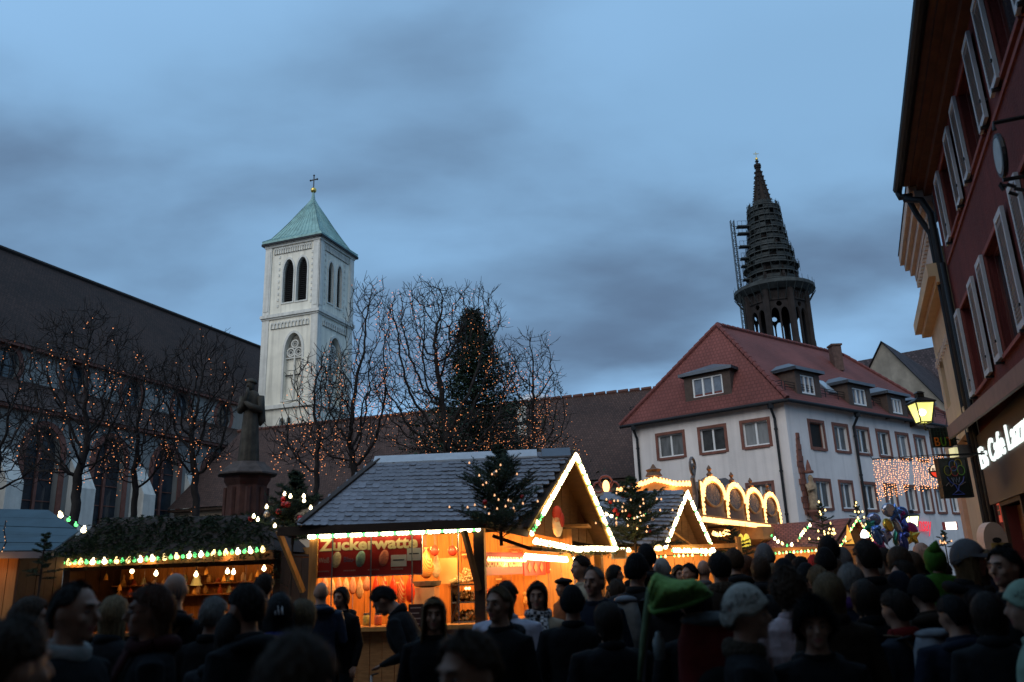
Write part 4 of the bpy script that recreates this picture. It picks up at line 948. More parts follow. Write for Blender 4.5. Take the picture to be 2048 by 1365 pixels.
def lantern(name, label, base, h, mg, bracket=None, post=None, power=20):
    """four-sided street lantern, base is the point under the glass"""
    base = Vector(base); root = place(name, label, 'street lamp', base)
    w0, w1 = h*0.17, h*0.29
    gl = MB(); q0 = [base+Vector((a*w0, b*w0, 0)) for a, b in ((-1, -1), (1, -1), (1, 1), (-1, 1))]; q1 = [base+Vector((a*w1, b*w1, h*0.62)) for a, b in ((-1, -1), (1, -1), (1, 1), (-1, 1))]
    for i in range(4):
        j = (i+1) % 4; gp = MB(); nrm = ((q0[j]-q0[i]).cross(q1[i]-q0[i])).normalized(); gp.prism([q0[i], q0[j], q1[j], q1[i]], nrm*-0.006); gp.build('pane', mg, root)
    fr = MB()
    for i in range(4):
        j = (i+1) % 4; fr.beam(q0[i], q1[i], h*0.035); fr.beam(q0[i], q0[j], h*0.04); fr.beam(q1[i], q1[j], h*0.05)
    fr.build('frame', M_iron, root)
    rf = MB(); rf.loft([[base+Vector((a*w, b*w, z*h)) for a, b in ((-1, -1), (1, -1), (1, 1), (-1, 1))] for w, z in ((w1*1.15, .62), (w1*1.15, .65), (w1*.6, .76), (w1*.35, .80), (w1*.35, .92), (w1*.45, .93), (w1*.2, 1.0))]); rf.build('cap', M_iron, root)
    bl = MB(); bl.ball(base+UP*h*0.33, h*0.11, 12, 8); bl.build('bulb', glow('lantern_bulb', (1.0, 0.93, 0.55), 30, False), root, smooth=True)
    if bracket is not None:
        b = MB(); b.tube([base-UP*h*0.02, base-UP*h*0.22, Vector(bracket)-UP*h*0.2, Vector(bracket)+UP*0.0], h*0.03, 6); b.tube([base-UP*h*0.4+(Vector(bracket)-base)*0.3, Vector(bracket)-UP*h*0.6], h*0.02, 5); b.build('bracket', M_iron, root)
    if post: b = MB(); b.tube([base, (base.x, base.y, 1.0), (base.x, base.y, 0)], [0.05, 0.06, 0.11], 8); b.build('post', M_iron, root)
    l = bpy.data.lights.new('lantern_light', 'POINT'); l.energy = power; l.color = (1.0, 0.86, 0.45); l.shadow_soft_size = h*0.1
    lo = link('lantern_light', l, root); lo.location = base+UP*h*0.33
    return root
def frosted(name, col, st):
    m = glow(name, col, st, False); m.node_tree.nodes['Principled BSDF'].inputs['Alpha'].default_value = 0.55
    return m
lp = P(1848, 846, 17.0)
lantern('street_lamp', 'lit yellow four-sided lantern on bracket by the cream house', lp, P(1848, 783, 17.0).z-lp.z, frosted('lantern_glass', (0.95, 0.88, 0.28), 1.0), bracket=FCR(1.6, lp.z+0.0, 0.0), power=16)
lp2 = P(1827, 1054, 27.0)
lantern('street_lamp', 'small distant lit lantern beside the foil balloons', lp2, 0.55, frosted('lantern_glass_far', (0.9, 0.95, 0.45), 2.5), post=True, power=10)

def hanging_signs():
    al = -FB.n       # signs stick out of the facades
    # BUT neon board
    F1 = Face(P(1866, 893, 16.2)*1, Vector((1, 0.12, 0)), Vector((0.12, -1, 0))); F1.o.z = 0
    z0, z1 = F1.at(1870, 895)[1], F1.at(1868, 856)[1]; s1 = F1.at(1915, 890)[0]
    root = place('neon_sign', 'dark projecting board with orange and green neon letters BUT under the lantern', 'sign', F1(0, z0))
    mb = MB(); F1.box(mb, 0, s1, z0, z1, -0.06, 0.0); mb.build('board', mat('sign_board_dark', (0.012, 0.015, 0.013), 0.5), root)
    gr = MB()
    for i in range(8): F1.box(gr, s1*i/8, s1*i/8+0.008, z0, z1, 0.0, 0.012)
    for i in range(5): F1.box(gr, 0, s1, z0+(z1-z0)*i/5, z0+(z1-z0)*i/5+0.008, 0.0, 0.011)
    gr.build('grille', mat('grille_green', (0.02, 0.04, 0.03), 0.5), root)
    for i, (ch, c) in enumerate((('B', (0.16, 0.04, 0.005)), ('U', (0.03, 0.06, 0.005)), ('T', (0.12, 0.025, 0.005)))):
        a = s1*(0.08+0.25*i); letters(ch, F1, a, a+s1*0.2, z0+0.02, z0+(z1-z0)*0.5, 0.02, glow('neon_but_%d' % i, c, 0.3), root, bold=0.0)
    # ice cream board
    F2 = Face(P(1888, 998, 14.6)*1, Vector((1, -0.05, 0)), Vector((-0.05, -1, 0))); F2.o.z = 0
    z0, z1 = F2.at(1888, 997)[1], F2.at(1885, 917)[1]; s1 = F2.at(1948, 995)[0]
    root = place('ice_cream_sign', 'black square board with dim neon ice cream sundae outline', 'sign', F2(0, z0))
    mb = MB(); F2.box(mb, 0, s1, z0, z1, -0.12, 0.0); mb.build('board', mat('black_board', (0.008, 0.010, 0.009), 0.4, var=0.2), root)
    mb = MB()
    for a in ((0, s1, z0, z0+0.025), (0, s1, z1-0.025, z1)): F2.box(mb, *a, -0.13, 0.02)
    for a in ((0, 0.025, z0+.025, z1-.025), (s1-0.025, s1, z0+.025, z1-.025)): F2.box(mb, *a, -0.13, 0.02)
    mb.build('rim', M_iron, root)
    W, H = s1, z1-z0
    def neon(nm, pts, col, st=0.5): mb = MB(); mb.tube([F2(W*x, z0+H*y, 0.02) for x, y in pts], 0.008, 5); mb.build('neon_tube', glow('neon_'+nm, tuple(x*.45 for x in col), st*.6), root)
    circ = lambda cx, cy, r, a0=0, a1=360, n=14: [(cx+r*math.cos(R(a0+(a1-a0)*i/n)), cy+r*H/H*math.sin(R(a0+(a1-a0)*i/n))) for i in range(n+1)]
    neon('blue', circ(0.48, 0.80, 0.13), (0.05, 0.10, 0.30), 0.30); neon('yellow', circ(0.66, 0.84, 0.12, -20, 200), (0.30, 0.22, 0.02), 0.30)
    neon('olive', circ(0.28, 0.68, 0.12), (0.18, 0.18, 0.02), 0.35); neon('green', circ(0.72, 0.68, 0.12), (0.10, 0.25, 0.04), 0.35); neon('red', circ(0.5, 0.66, 0.12), (0.25, 0.03, 0.03), 0.35)
    neon('cup', [(0.22, 0.52), (0.3, 0.4), (0.45, 0.3), (0.5, 0.18), (0.3, 0.08), (0.7, 0.08), (0.52, 0.18), (0.56, 0.3), (0.72, 0.4), (0.78, 0.52)], (0.04, 0.07, 0.30), 0.4)
    neon('cup2', [(0.36, 0.5), (0.4, 0.38), (0.44, 0.5), (0.5, 0.38), (0.52, 0.5), (0.58, 0.38), (0.62, 0.5)], (0.15, 0.18, 0.25), 0.3)
    neon('script', [(0.12, 0.3), (0.25, 0.38), (0.3, 0.28), (0.42, 0.36), (0.6, 0.3), (0.8, 0.38)], (0.16, 0.12, 0.12), 0.2)
    mb = MB(); mb.tube([F2(0.05, z1+0.06, -0.05), F2(s1+0.6, z1+0.06, -0.05)], 0.02, 6); mb.build('bracket', M_iron, root)
    # round red and white lit sign
    F3 = Face(P(1868, 942, 15.4)*1, Vector((1, 0.0, 0)), Vector((0, -1, 0))); F3.o.z = 0
    zc = F3.at(1872, 942)[1]; sc2 = F3.at(1874, 942)[0]; r = (F3.at(1888, 942)[0]-F3.at(1860, 942)[0])/2
    root = place('round_sign', 'round lit sign, white above red, reading RAT beside the ice cream board', 'sign', F3(sc2, zc))
    rm = Vector((0, -1, 0)).to_track_quat('Z', 'Y').to_matrix()
    mb = MB(); mb.lathe([(0.001, -0.06), (r, -0.06), (r, 0.0), (0.001, 0.0)], F3(sc2, zc, 0), 24, rot=rm); mb.build('body', mat('sign_rim', (0.03, 0.012, 0.012), 0.4), root)
    red = MB(); flatpoly(F3, [p for p in oval_pts(sc2, zc, r*.94, r*.94, 28) if p[1] < zc-0.0]+[], 0.004, red); red.build('red_half', glow('sign_red', (0.9, 0.05, 0.02), 0.9), root)
    wh = MB(); flatpoly(F3, [p for p in oval_pts(sc2, zc, r*.94, r*.94, 28) if p[1] > zc-0.01], 0.004, wh); wh.build('white_half', glow('sign_cream', (0.95, 0.72, 0.5), 1.0), root)
    letters('RAT', F3, sc2-r*0.7, sc2+r*0.8, zc-r*0.12, zc+r*0.42, 0.008, mat('sign_dark_letter', (0.10, 0.02, 0.02), 0.5, var=0), root, bold=0.02, ext=0.003)
    # the small board above it
    F4 = Face(P(1903, 915, 15.8)*1, Vector((1, 0, 0)), Vector((0, -1, 0))); F4.o.z = 0; z0, z1 = F4.at(1915, 913)[1], F4.at(1915, 895)[1]
    root = place('small_box_sign', 'small pale light box above the ice cream board', 'sign', F4(0, z0))
    mb = MB(); F4.box(mb, 0.08, 0.15, z0, z1, -0.2, 0.0); mb.build('box', glow('box_yellow', (0.8, 0.75, 0.4), 0.7), root); mb = MB(); F4.box(mb, 0.155, 0.42, z0-0.02, z1+0.05, -0.15, 0.0); mb.build('panel', mat('grey_panel', (0.2, 0.18, 0.17), 0.6), root)
    # far white light box and red script sign on the white house
    c = P(1902, 1052, 30); F5 = Face((c.x, c.y, 0), Vector((1, 0, 0)), Vector((0, -1, 0))); h = c.z
    root = place('light_box_sign', 'white glowing light box on the far end of the white house', 'sign', c)
    mb = MB(); F5.box(mb, -0.2, 0.2, h-0.13, h+0.13, -0.14, 0.0); mb.build('box', glow('box_white', (1.0, 0.96, 0.8), 3.0, True), root)
    for sx in (-0.24, 0.2):
        mb = MB(); F5.box(mb, sx, sx+0.04, h-0.14, h+0.14, -0.15, 0.01); mb.build('end_cap', mat('red_cap', (0.4, 0.05, 0.04), 0.5), root)
    a, zt_ = FR.at(1822, 1043); b, zb = FR.at(1860, 1060)
    root = place('script_sign', 'red glowing script letters nsay on the white house wall', 'sign', FR(a, zt_))
    letters('nsay', FR, a+0.5, b, zt_-0.75, zt_+0.0, 0.12, glow('neon_script_red', (0.9, 0.03, 0.05), 0.8), root, bold=0.0, shear=0.3)
    # round-topped café display board near the café door
    c = P(1988, 1098, 12.2); F6 = Face((c.x, c.y, 0), Vector((1, 0.2, 0)), Vector((0.2, -1, 0))); z = c.z
    root = place('cone_display', 'pale round-topped ice cream display figure at the café door', 'display', (c.x, c.y, 0))
    rx = 0.2
    mb = MB(); pts = [(-rx, z-0.5), (rx, z-0.5)]+[(rx*math.cos(R(a)), z+0.12+0.26*math.sin(R(a))) for a in range(0, 181, 12)]
    mb.prism([F6(*p, -0.07) for p in pts], F6.n*0.14); mb.build('body', mat('display_cream', (0.55, 0.38, 0.30), 0.6, var=0.1), root)
    mb = MB(); F6.box(mb, -0.1, rx*0.98, z-0.5, z+0.08, 0.072, 0.085); mb.build('panel', mat('display_yellow', (0.42, 0.27, 0.08), 0.6, var=0.2, scale=20), root)
    for dx, dz in ((0.0, 0.12), (0.16, 0.04)):
        mb = MB(); flatpoly(F6, oval_pts(dx, z+dz, 0.08, 0.04, 12), 0.09, mb); mb.build('dark_oval', M_iron, root)
    mb = MB(); F6.box(mb, -0.05, 0.05, 0, z-0.5, -0.05, 0.05); F6.box(mb, -0.2, 0.2, 0, 0.05, -0.2, 0.2); mb.build('stand', M_iron, root)
    # red vertical notice beside the door
    s, z0 = FB.at(1985, 1050); _, z1 = FB.at(1985, 1003)
    root = place('notice_sign', 'narrow red notice board beside the café door', 'sign', FB(0.5, z0)); s = 0.78
    mb = MB(); FB.box(mb, s-0.14, s+0.14, z0, z1, 0.02, 0.05); mb.build('panel', glow('notice_red', (0.45, 0.05, 0.03), 0.55), root)
    for zz_ in (z0+0.12, z1-0.2):
        mb = MB(); FB.box(mb, s-0.1, s+0.1, zz_, zz_+0.08, 0.05, 0.056); mb.build('print_block', M_iron, root)
hanging_signs()

def light_curtain():
    rnd = random.Random(5); Y = 26.0
    q = [(P(1744, 920, Y), P(1819, 917, Y-0.4), P(1817, 988, Y-0.4), P(1755, 1005, Y)), (P(1823, 917, Y-0.5), P(1889, 912, Y-1.0), P(1889, 978, Y-1.0), P(1829, 987, Y-0.5))]
    mg = glow('curtain_bulb', (1.0, 0.40, 0.16), 5.0)
    ico = [(0, 0, 1), (0.94, 0, -0.33), (-0.47, 0.81, -0.33), (-0.47, -0.81, -0.33)]
    for i, (a, b, c, d) in enumerate(q):
        root = place('light_curtain', ['wide warm curtain of tiny lights hung across the street', 'narrower warm curtain of tiny lights next to the round sign'][i], 'light curtain', (a+b)/2)
        mb = MB(); wires = MB()
        n = 15 if i == 0 else 13
        for k in range(n):
            t = (k+0.5)/n; p, e = a.lerp(b, t), d.lerp(c, t); e = p.lerp(e, 0.93+0.1*rnd.random()); wires.tube([p, e], 0.004, 3, caps=False)
            m_ = 17
            for j in range(m_):
                u = (j+rnd.random()*0.6)/m_; x = p.lerp(e, u)+Vector((rnd.uniform(-.02, .02), rnd.uniform(-.03, .03), 0)); r = rnd.uniform(0.014, 0.022)
                mb.add([x+Vector(v)*r for v in ico], [(0, 1, 2), (0, 2, 3), (0, 3, 1), (1, 3, 2)])
        mb.build('bulbs', mg, root, kind='stuff'); wires.build('wire', M_iron, root, kind='stuff')
        mb = MB(); mb.tube([a, b], 0.012, 4); mb.build('cable', M_iron, root)
    r = place('span_cable', 'thin black cable strung across the street above the light curtains', 'cable', q[0][0])
    mb = MB(); mb.tube([FR(FR.at(1735, 905)[0], 7.0, 0), q[0][0]+UP*0.03, q[1][1]+UP*0.05, FCR(SCR*0.9, q[1][1].z+0.5, 0)], 0.012, 4); mb.build('wire', M_iron, r)
light_curtain()
# ------------------------------------------------------------------ strings of bulbs
def bulb_mesh(m, r):
    return MB().lathe([(0.002, -r), (r*0.75, -r*0.7), (r, 0), (r*0.75, r*0.7), (r*0.35, r*1.2), (r*0.35, r*1.6), (0.002, r*1.6)], n=8).mesh('bulb', m, smooth=True)
B_w = glow('bulb_warm_white', (1.0, 0.80, 0.45), 9.0); B_g = glow('bulb_green', (0.12, 0.85, 0.22), 2.2); B_a = glow('bulb_amber', (1.0, 0.50, 0.24), 1.3); B_y = glow('bulb_yellow', (1.0, 0.68, 0.26), 3.4); B_o = glow('bulb_orange', (1.0, 0.52, 0.18), 3.2)
_bm = {}
def bmesh_of(m, r):
    k = (m.name, round(r, 4))
    if k not in _bm: _bm[k] = bulb_mesh(m, r)
    return _bm[k]
def along(pts, step):
    pts = [Vector(p) for p in pts]; res = []; acc = 0.0
    for a, b in zip(pts, pts[1:]):
        L = (b-a).length; t = acc
        while t < L: res.append(a.lerp(b, t/L)); t += step
        acc = t-L
    return res
def plight(name, loc, power, col, r, parent):
    l = bpy.data.lights.new(name, 'POINT'); l.energy = power; l.color = col; l.shadow_soft_size = r
    return link(name, l, parent, loc=loc)
WARM = (1.0, 0.50, 0.16); AMB = (1.0, 0.37, 0.075)
def light_string(label, pts, step, pattern, r, power=0.0, nl=0, drop=0.0, col=WARM, jitter=0.0, out=None, name='light_string', group=None):
    pts = [Vector(p) for p in pts]; root = place(name, label, 'light string', pts[0], group); rnd = random.Random(len(label)+int(r*1e4))
    mb = MB(); mb.tube(pts, 0.010, 4); mb.build('cable', M_pipe, root)
    for i, p in enumerate(along(pts, step)):
        m = pattern[i % len(pattern)]
        if m is None: continue
        link('bulb', bmesh_of(m, r*(1.28 if m in (B_w, B_y, B_o) else 0.95)), root, loc=p-UP*(r*1.0+drop)+Vector((rnd.uniform(-1, 1)*jitter, rnd.uniform(-1, 1)*jitter, rnd.uniform(-1, 1)*jitter)), rot=(rnd.uniform(-.3, .3), rnd.uniform(-.3, .3), 0))
    if nl:
        tot = along(pts, sum((b-a).length for a, b in zip(pts, pts[1:]))/nl*0.999)
        step2 = sum((b-a).length for a, b in zip(pts, pts[1:]))/nl
        for k in range(nl):
            q = along(pts, step2*0.5)[min(2*k+1, len(along(pts, step2*0.5))-1)]
            plight('string_glow', q-UP*(r*2+drop+0.03)+(Vector(out) if out else Vector((0, 0, 0))), power/nl, col, 0.05, root)
    return root

# ------------------------------------------------------------------ firs and fir boughs
M_fir = mat('fir_needles', (0.017, 0.034, 0.014), 0.7, var=0.45, scale=3); M_bark = mat('bark', (0.035, 0.026, 0.022), 0.9, var=0.3, scale=6)
M_red = mat('red_bauble', (0.35, 0.012, 0.012), 0.25, var=0.1); M_silver = mat('silver_bauble', (0.5, 0.42, 0.38), 0.2, var=0.1, metal=0.6)
def needles(mb, a, b, rnd, n=26, ln=0.05, wd=0.006):
    a, b = Vector(a), Vector(b); d = (b-a).normalized(); s = d.cross(UP); s = s.normalized() if s.length > 0.05 else Vector((1, 0, 0)); u = s.cross(d)
    for i in range(n):
        t = (i+rnd.random())/n; p = a.lerp(b, t); an = rnd.uniform(0, 6.28); o = (s*math.cos(an)+u*math.sin(an)*0.7)
        tip = p+(o*0.85+d*0.55)*ln*rnd.uniform(0.7, 1.2); w_ = d.cross(o)*wd
        mb.add([p-w_, p+w_, tip], [(0, 1, 2)])
def fir_tree(label, base, h, rad, seed, nb=30, bulbs=0, bmat=None, br=0.02, baubles=0, sparse=1.0, stand=True, needle=0.05, name='christmas_tree', upward=0.15):
    base = Vector(base); rnd = random.Random(seed); root = place(name, label, 'Christmas tree', base)
    tr = MB(); tr.tube([base, base+UP*h*0.5+Vector((rnd.uniform(-.03, .03), 0, 0)), base+UP*h], [h*0.016+0.008, h*0.01+0.005, 0.004], 6); tr.build('trunk', M_bark, root)
    cr = MB(); tw = MB(); tips = []
    for i in range(nb):
        t = (i+rnd.random())/nb; z = h*(0.06+0.92*t); L = rad*(1-t)**0.8*rnd.uniform(0.5, 1.35)+0.04; an = i*2.4+rnd.uniform(-.8, .8)
        d = Vector((math.cos(an), math.sin(an), upward*rnd.uniform(.3, 1.7)+0.5*t)).normalized(); a = base+UP*z; m_ = a+d*L*0.5; b = a+d*L-UP*0.06*L
        tw.tube([a, m_, b], [0.008, 0.006, 0.003], 3, caps=False); needles(cr, a+d*L*0.12, m_, rnd, int(24*sparse), needle); needles(cr, m_, b, rnd, int(26*sparse), needle)
        k = max(2, int(5*L/0.5))
        for j in range(k):
            f = (j+1)/(k+1); p = a.lerp(b, f)
            for sgn in (-1, 1):
                side = d.cross(UP).normalized()*sgn; e = p+(side*0.8+d*0.7+UP*rnd.uniform(-.15, .2))*L*0.42*(1-f*0.5); needles(cr, p, e, rnd, int(26*sparse), needle); tw.tube([p, e], 0.003, 3, caps=False); tips.append(e)
        tips.append(b)
    cr.build('crown', M_fir, root, kind='stuff'); tw.build('branches', M_bark, root, kind='stuff')
    rnd.shuffle(tips); tips2 = sorted(tips, key=lambda p: p.y+rnd.uniform(-rad, rad)*1.2)
    for i in range(bulbs): link('bulb', bmesh_of(bmat or B_a, br), root, loc=tips2[i % len(tips2)]+Vector((0, -0.02, 0.01)))
    bm = MB().ball((0, 0, 0), 1.0, 10, 7).mesh('bauble', M_red, smooth=True); bs = MB().ball((0, 0, 0), 1.0, 10, 7).mesh('bauble', M_silver, smooth=True)
    for i in range(baubles): link('bauble', bm if i % 4 else bs, root, loc=tips2[(i*3+bulbs) % len(tips2)]-UP*0.05, scale=rnd.uniform(0.032, 0.045)*max(1, br/0.02))
    if stand and base.z > 0.3:
        s = MB(); s.tube([base, (base.x, base.y, 0)], 0.016, 6); s.build('stake', M_bark, root)
    return root
def fir_fringe(parent, pts, seed, dens=60, ln=0.16, name='fir_garland', lush=1.0):
    mb = MB(); rnd = random.Random(seed)
    for p in along(pts, 1.0/dens):
        d = Vector((rnd.uniform(-1, 1), rnd.uniform(-1, 1), rnd.uniform(-0.9, 0.6))).normalized(); needles(mb, p, p+d*ln*rnd.uniform(.6, 1.2), rnd, int(16*lush), 0.05)
    return mb.build(name, M_fir, parent, kind='stuff')

# ------------------------------------------------------------------ main stall: candy floss
M_tile = mat('frosted_roof_tile', (0.20, 0.21, 0.245), 0.75, var=0.22, scale=9, bump=0.2)
_t = M_tile.node_tree; _oi = N(_t, 'ShaderNodeObjectInfo'); _b = _t.nodes['Principled BSDF']; _src = _b.inputs['Base Color'].links[0].from_socket; _hv = N(_t, 'ShaderNodeHueSaturation'); _mr = N(_t, 'ShaderNodeMapRange'); _mr.inputs[3].default_value = 0.8; _mr.inputs[4].default_value = 1.15
_t.links.new(_oi.outputs['Random'], _mr.inputs[0]); _t.links.new(_mr.outputs[0], _hv.inputs['Value']); _t.links.new(_src, _hv.inputs['Color']); _t.links.new(_hv.outputs[0], _b.inputs['Base Color'])
M_orange = mat('stall_inner_wood', (0.42, 0.20, 0.06), 0.65, var=0.25, scale=4, stretch=(6, 6, 0.6), bump=0.15)
M_signred = mat('sign_red_print', (0.33, 0.018, 0.015), 0.45, var=0.12, scale=4)
M_cream = mat('sign_cream_print', (0.80, 0.62, 0.33), 0.5, var=0.08)
def tile_mesh(w_, l_, m):
    pts = [(-w_/2, l_*0.55), (-w_/2, -l_*0.25)]+[(w_/2*math.cos(R(a)), -l_*0.25-w_*0.28*math.sin(R(180-a))) for a in range(150, 29, -30)]+[(w_/2, -l_*0.25), (w_/2, l_*0.55)]
    mb = MB(); mb.prism([(x, y, 0) for x, y in pts], (0, 0, 0.014)); return mb.mesh('tile', m)
def tiled(parent, bl, br_, tl, tr_, rows, tw, m, maxparts=300, rowmat=None):
    """courses of overlapping round-ended tiles on a quad; the nearest are objects, the rest one part of kind stuff"""
    bl, br_, tl, tr_ = map(Vector, (bl, br_, tl, tr_)); cnt = 0; rest = MB(); h = ((tl-bl).length+(tr_-br_).length)/2/rows; tm = tile_mesh(tw, h*1.5, m); rnd = random.Random(3)
    tv = [Vector(v.co) for v in tm.vertices]; tf = [tuple(p.vertices) for p in tm.polygons]
    for r in range(rows):
        a = bl.lerp(tl, (r+0.3)/rows); b = br_.lerp(tr_, (r+0.3)/rows); ax = (b-a).normalized(); up = ((tl+tr_)/2-(bl+br_)/2); up = (up-ax*up.dot(ax)).normalized(); nz = ax.cross(up)
        if nz.z < 0: nz = -nz
        n = int((b-a).length/tw)+1; off = tw*0.5*(r % 2)
        for i in range(n):
            s = off+i*tw
            if s > (b-a).length: continue
            tilt = 0.11+rnd.uniform(-.05, .06); y2 = (up*math.cos(tilt)-nz*math.sin(tilt)).normalized(); z2 = ax.cross(y2)
            z2 = z2 if z2.z > 0 else -z2
            M = Matrix(((ax.x, y2.x, z2.x, 0), (ax.y, y2.y, z2.y, 0), (ax.z, y2.z, z2.z, 0), (0, 0, 0, 1))); M.translation = a+ax*s+nz*(0.012+rnd.uniform(0, .010))+Vector((0, 0, 0))
            if cnt < maxparts:
                o = link('tile', tm, parent); o.matrix_basis = M; cnt += 1
            else: rest.add([M @ v for v in tv], tf)
    if rest.v: rest.build('tiles', m, parent, kind='stuff')

def bilin(mb, a, b, c, d, n=8):
    """gently warped roof boarding between four corners (a b below, c d above)"""
    q = lambda u, v: a.lerp(b, u).lerp(c.lerp(d, u), v)-UP*0.02
    for i in range(n):
        for j in range(n): mb.poly([q(i/n, j/n), q((i+1)/n, j/n), q((i+1)/n, (j+1)/n), q(i/n, (j+1)/n)])
def sack(parent, c, w_, h, m, name='candy_bag', seed=0, top=None):
    """a tied cellophane bag hanging from its neck"""
    rnd = random.Random(seed); c = Vector(c); rings = []; n = 10
    for t, r in ((0, .25), (.08, .7), (.3, 1.0), (.6, .8), (.8, .45), (.9, .18), (.94, .13), (1.0, .42)):
        rings.append([c+Vector((w_/2*r*math.cos(2*math.pi*k/n)*(1+rnd.uniform(-.14, .14)), w_/2*0.7*r*math.sin(2*math.pi*k/n)*(1+rnd.uniform(-.14, .14)), -h+h*t)) for k in range(n)])
    mb = MB(); mb.loft(rings); return mb.build(name, m, parent, smooth=True)
def heart(parent, F, s, z, d, w_, m, name='gingerbread_heart'):
    pts = []
    for i in range(24):
        t = 2*math.pi*i/24; pts.append((s+w_/2*math.sin(t)**3, z+w_/2*(13*math.cos(t)-5*math.cos(2*t)-2*math.cos(3*t)-math.cos(4*t))/15))
    mb = MB(); mb.prism([F(*p, d) for p in pts], F.n*0.03); return mb.build(name, m, parent)
def striped(name, c1, c2, scale=9, ang=(0.5, 0, 1)):
    if name in _mats: return _mats[name]
    m = mat(name, c1, 0.35, var=0); t = m.node_tree; b = t.nodes['Principled BSDF']; wv = N(t, 'ShaderNodeTexWave'); wv.inputs['Scale'].default_value = scale; wv.inputs['Distortion'].default_value = 1.5
    tcn = N(t, 'ShaderNodeTexCoord'); mpn = N(t, 'ShaderNodeMapping'); mpn.inputs['Rotation'].default_value = ang; t.links.new(tcn.outputs['Object'], mpn.inputs[0]); t.links.new(mpn.outputs[0], wv.inputs['Vector'])
    rp_ = N(t, 'ShaderNodeValToRGB'); rp_.color_ramp.elements[0].position = .42; rp_.color_ramp.elements[1].position = .55; rp_.color_ramp.elements[0].color = (*c1, 1); rp_.color_ramp.elements[1].color = (*c2, 1); t.links.new(wv.outputs['Fac'], rp_.inputs[0]); t.links.new(rp_.outputs[0], b.inputs['Base Color'])
    return m

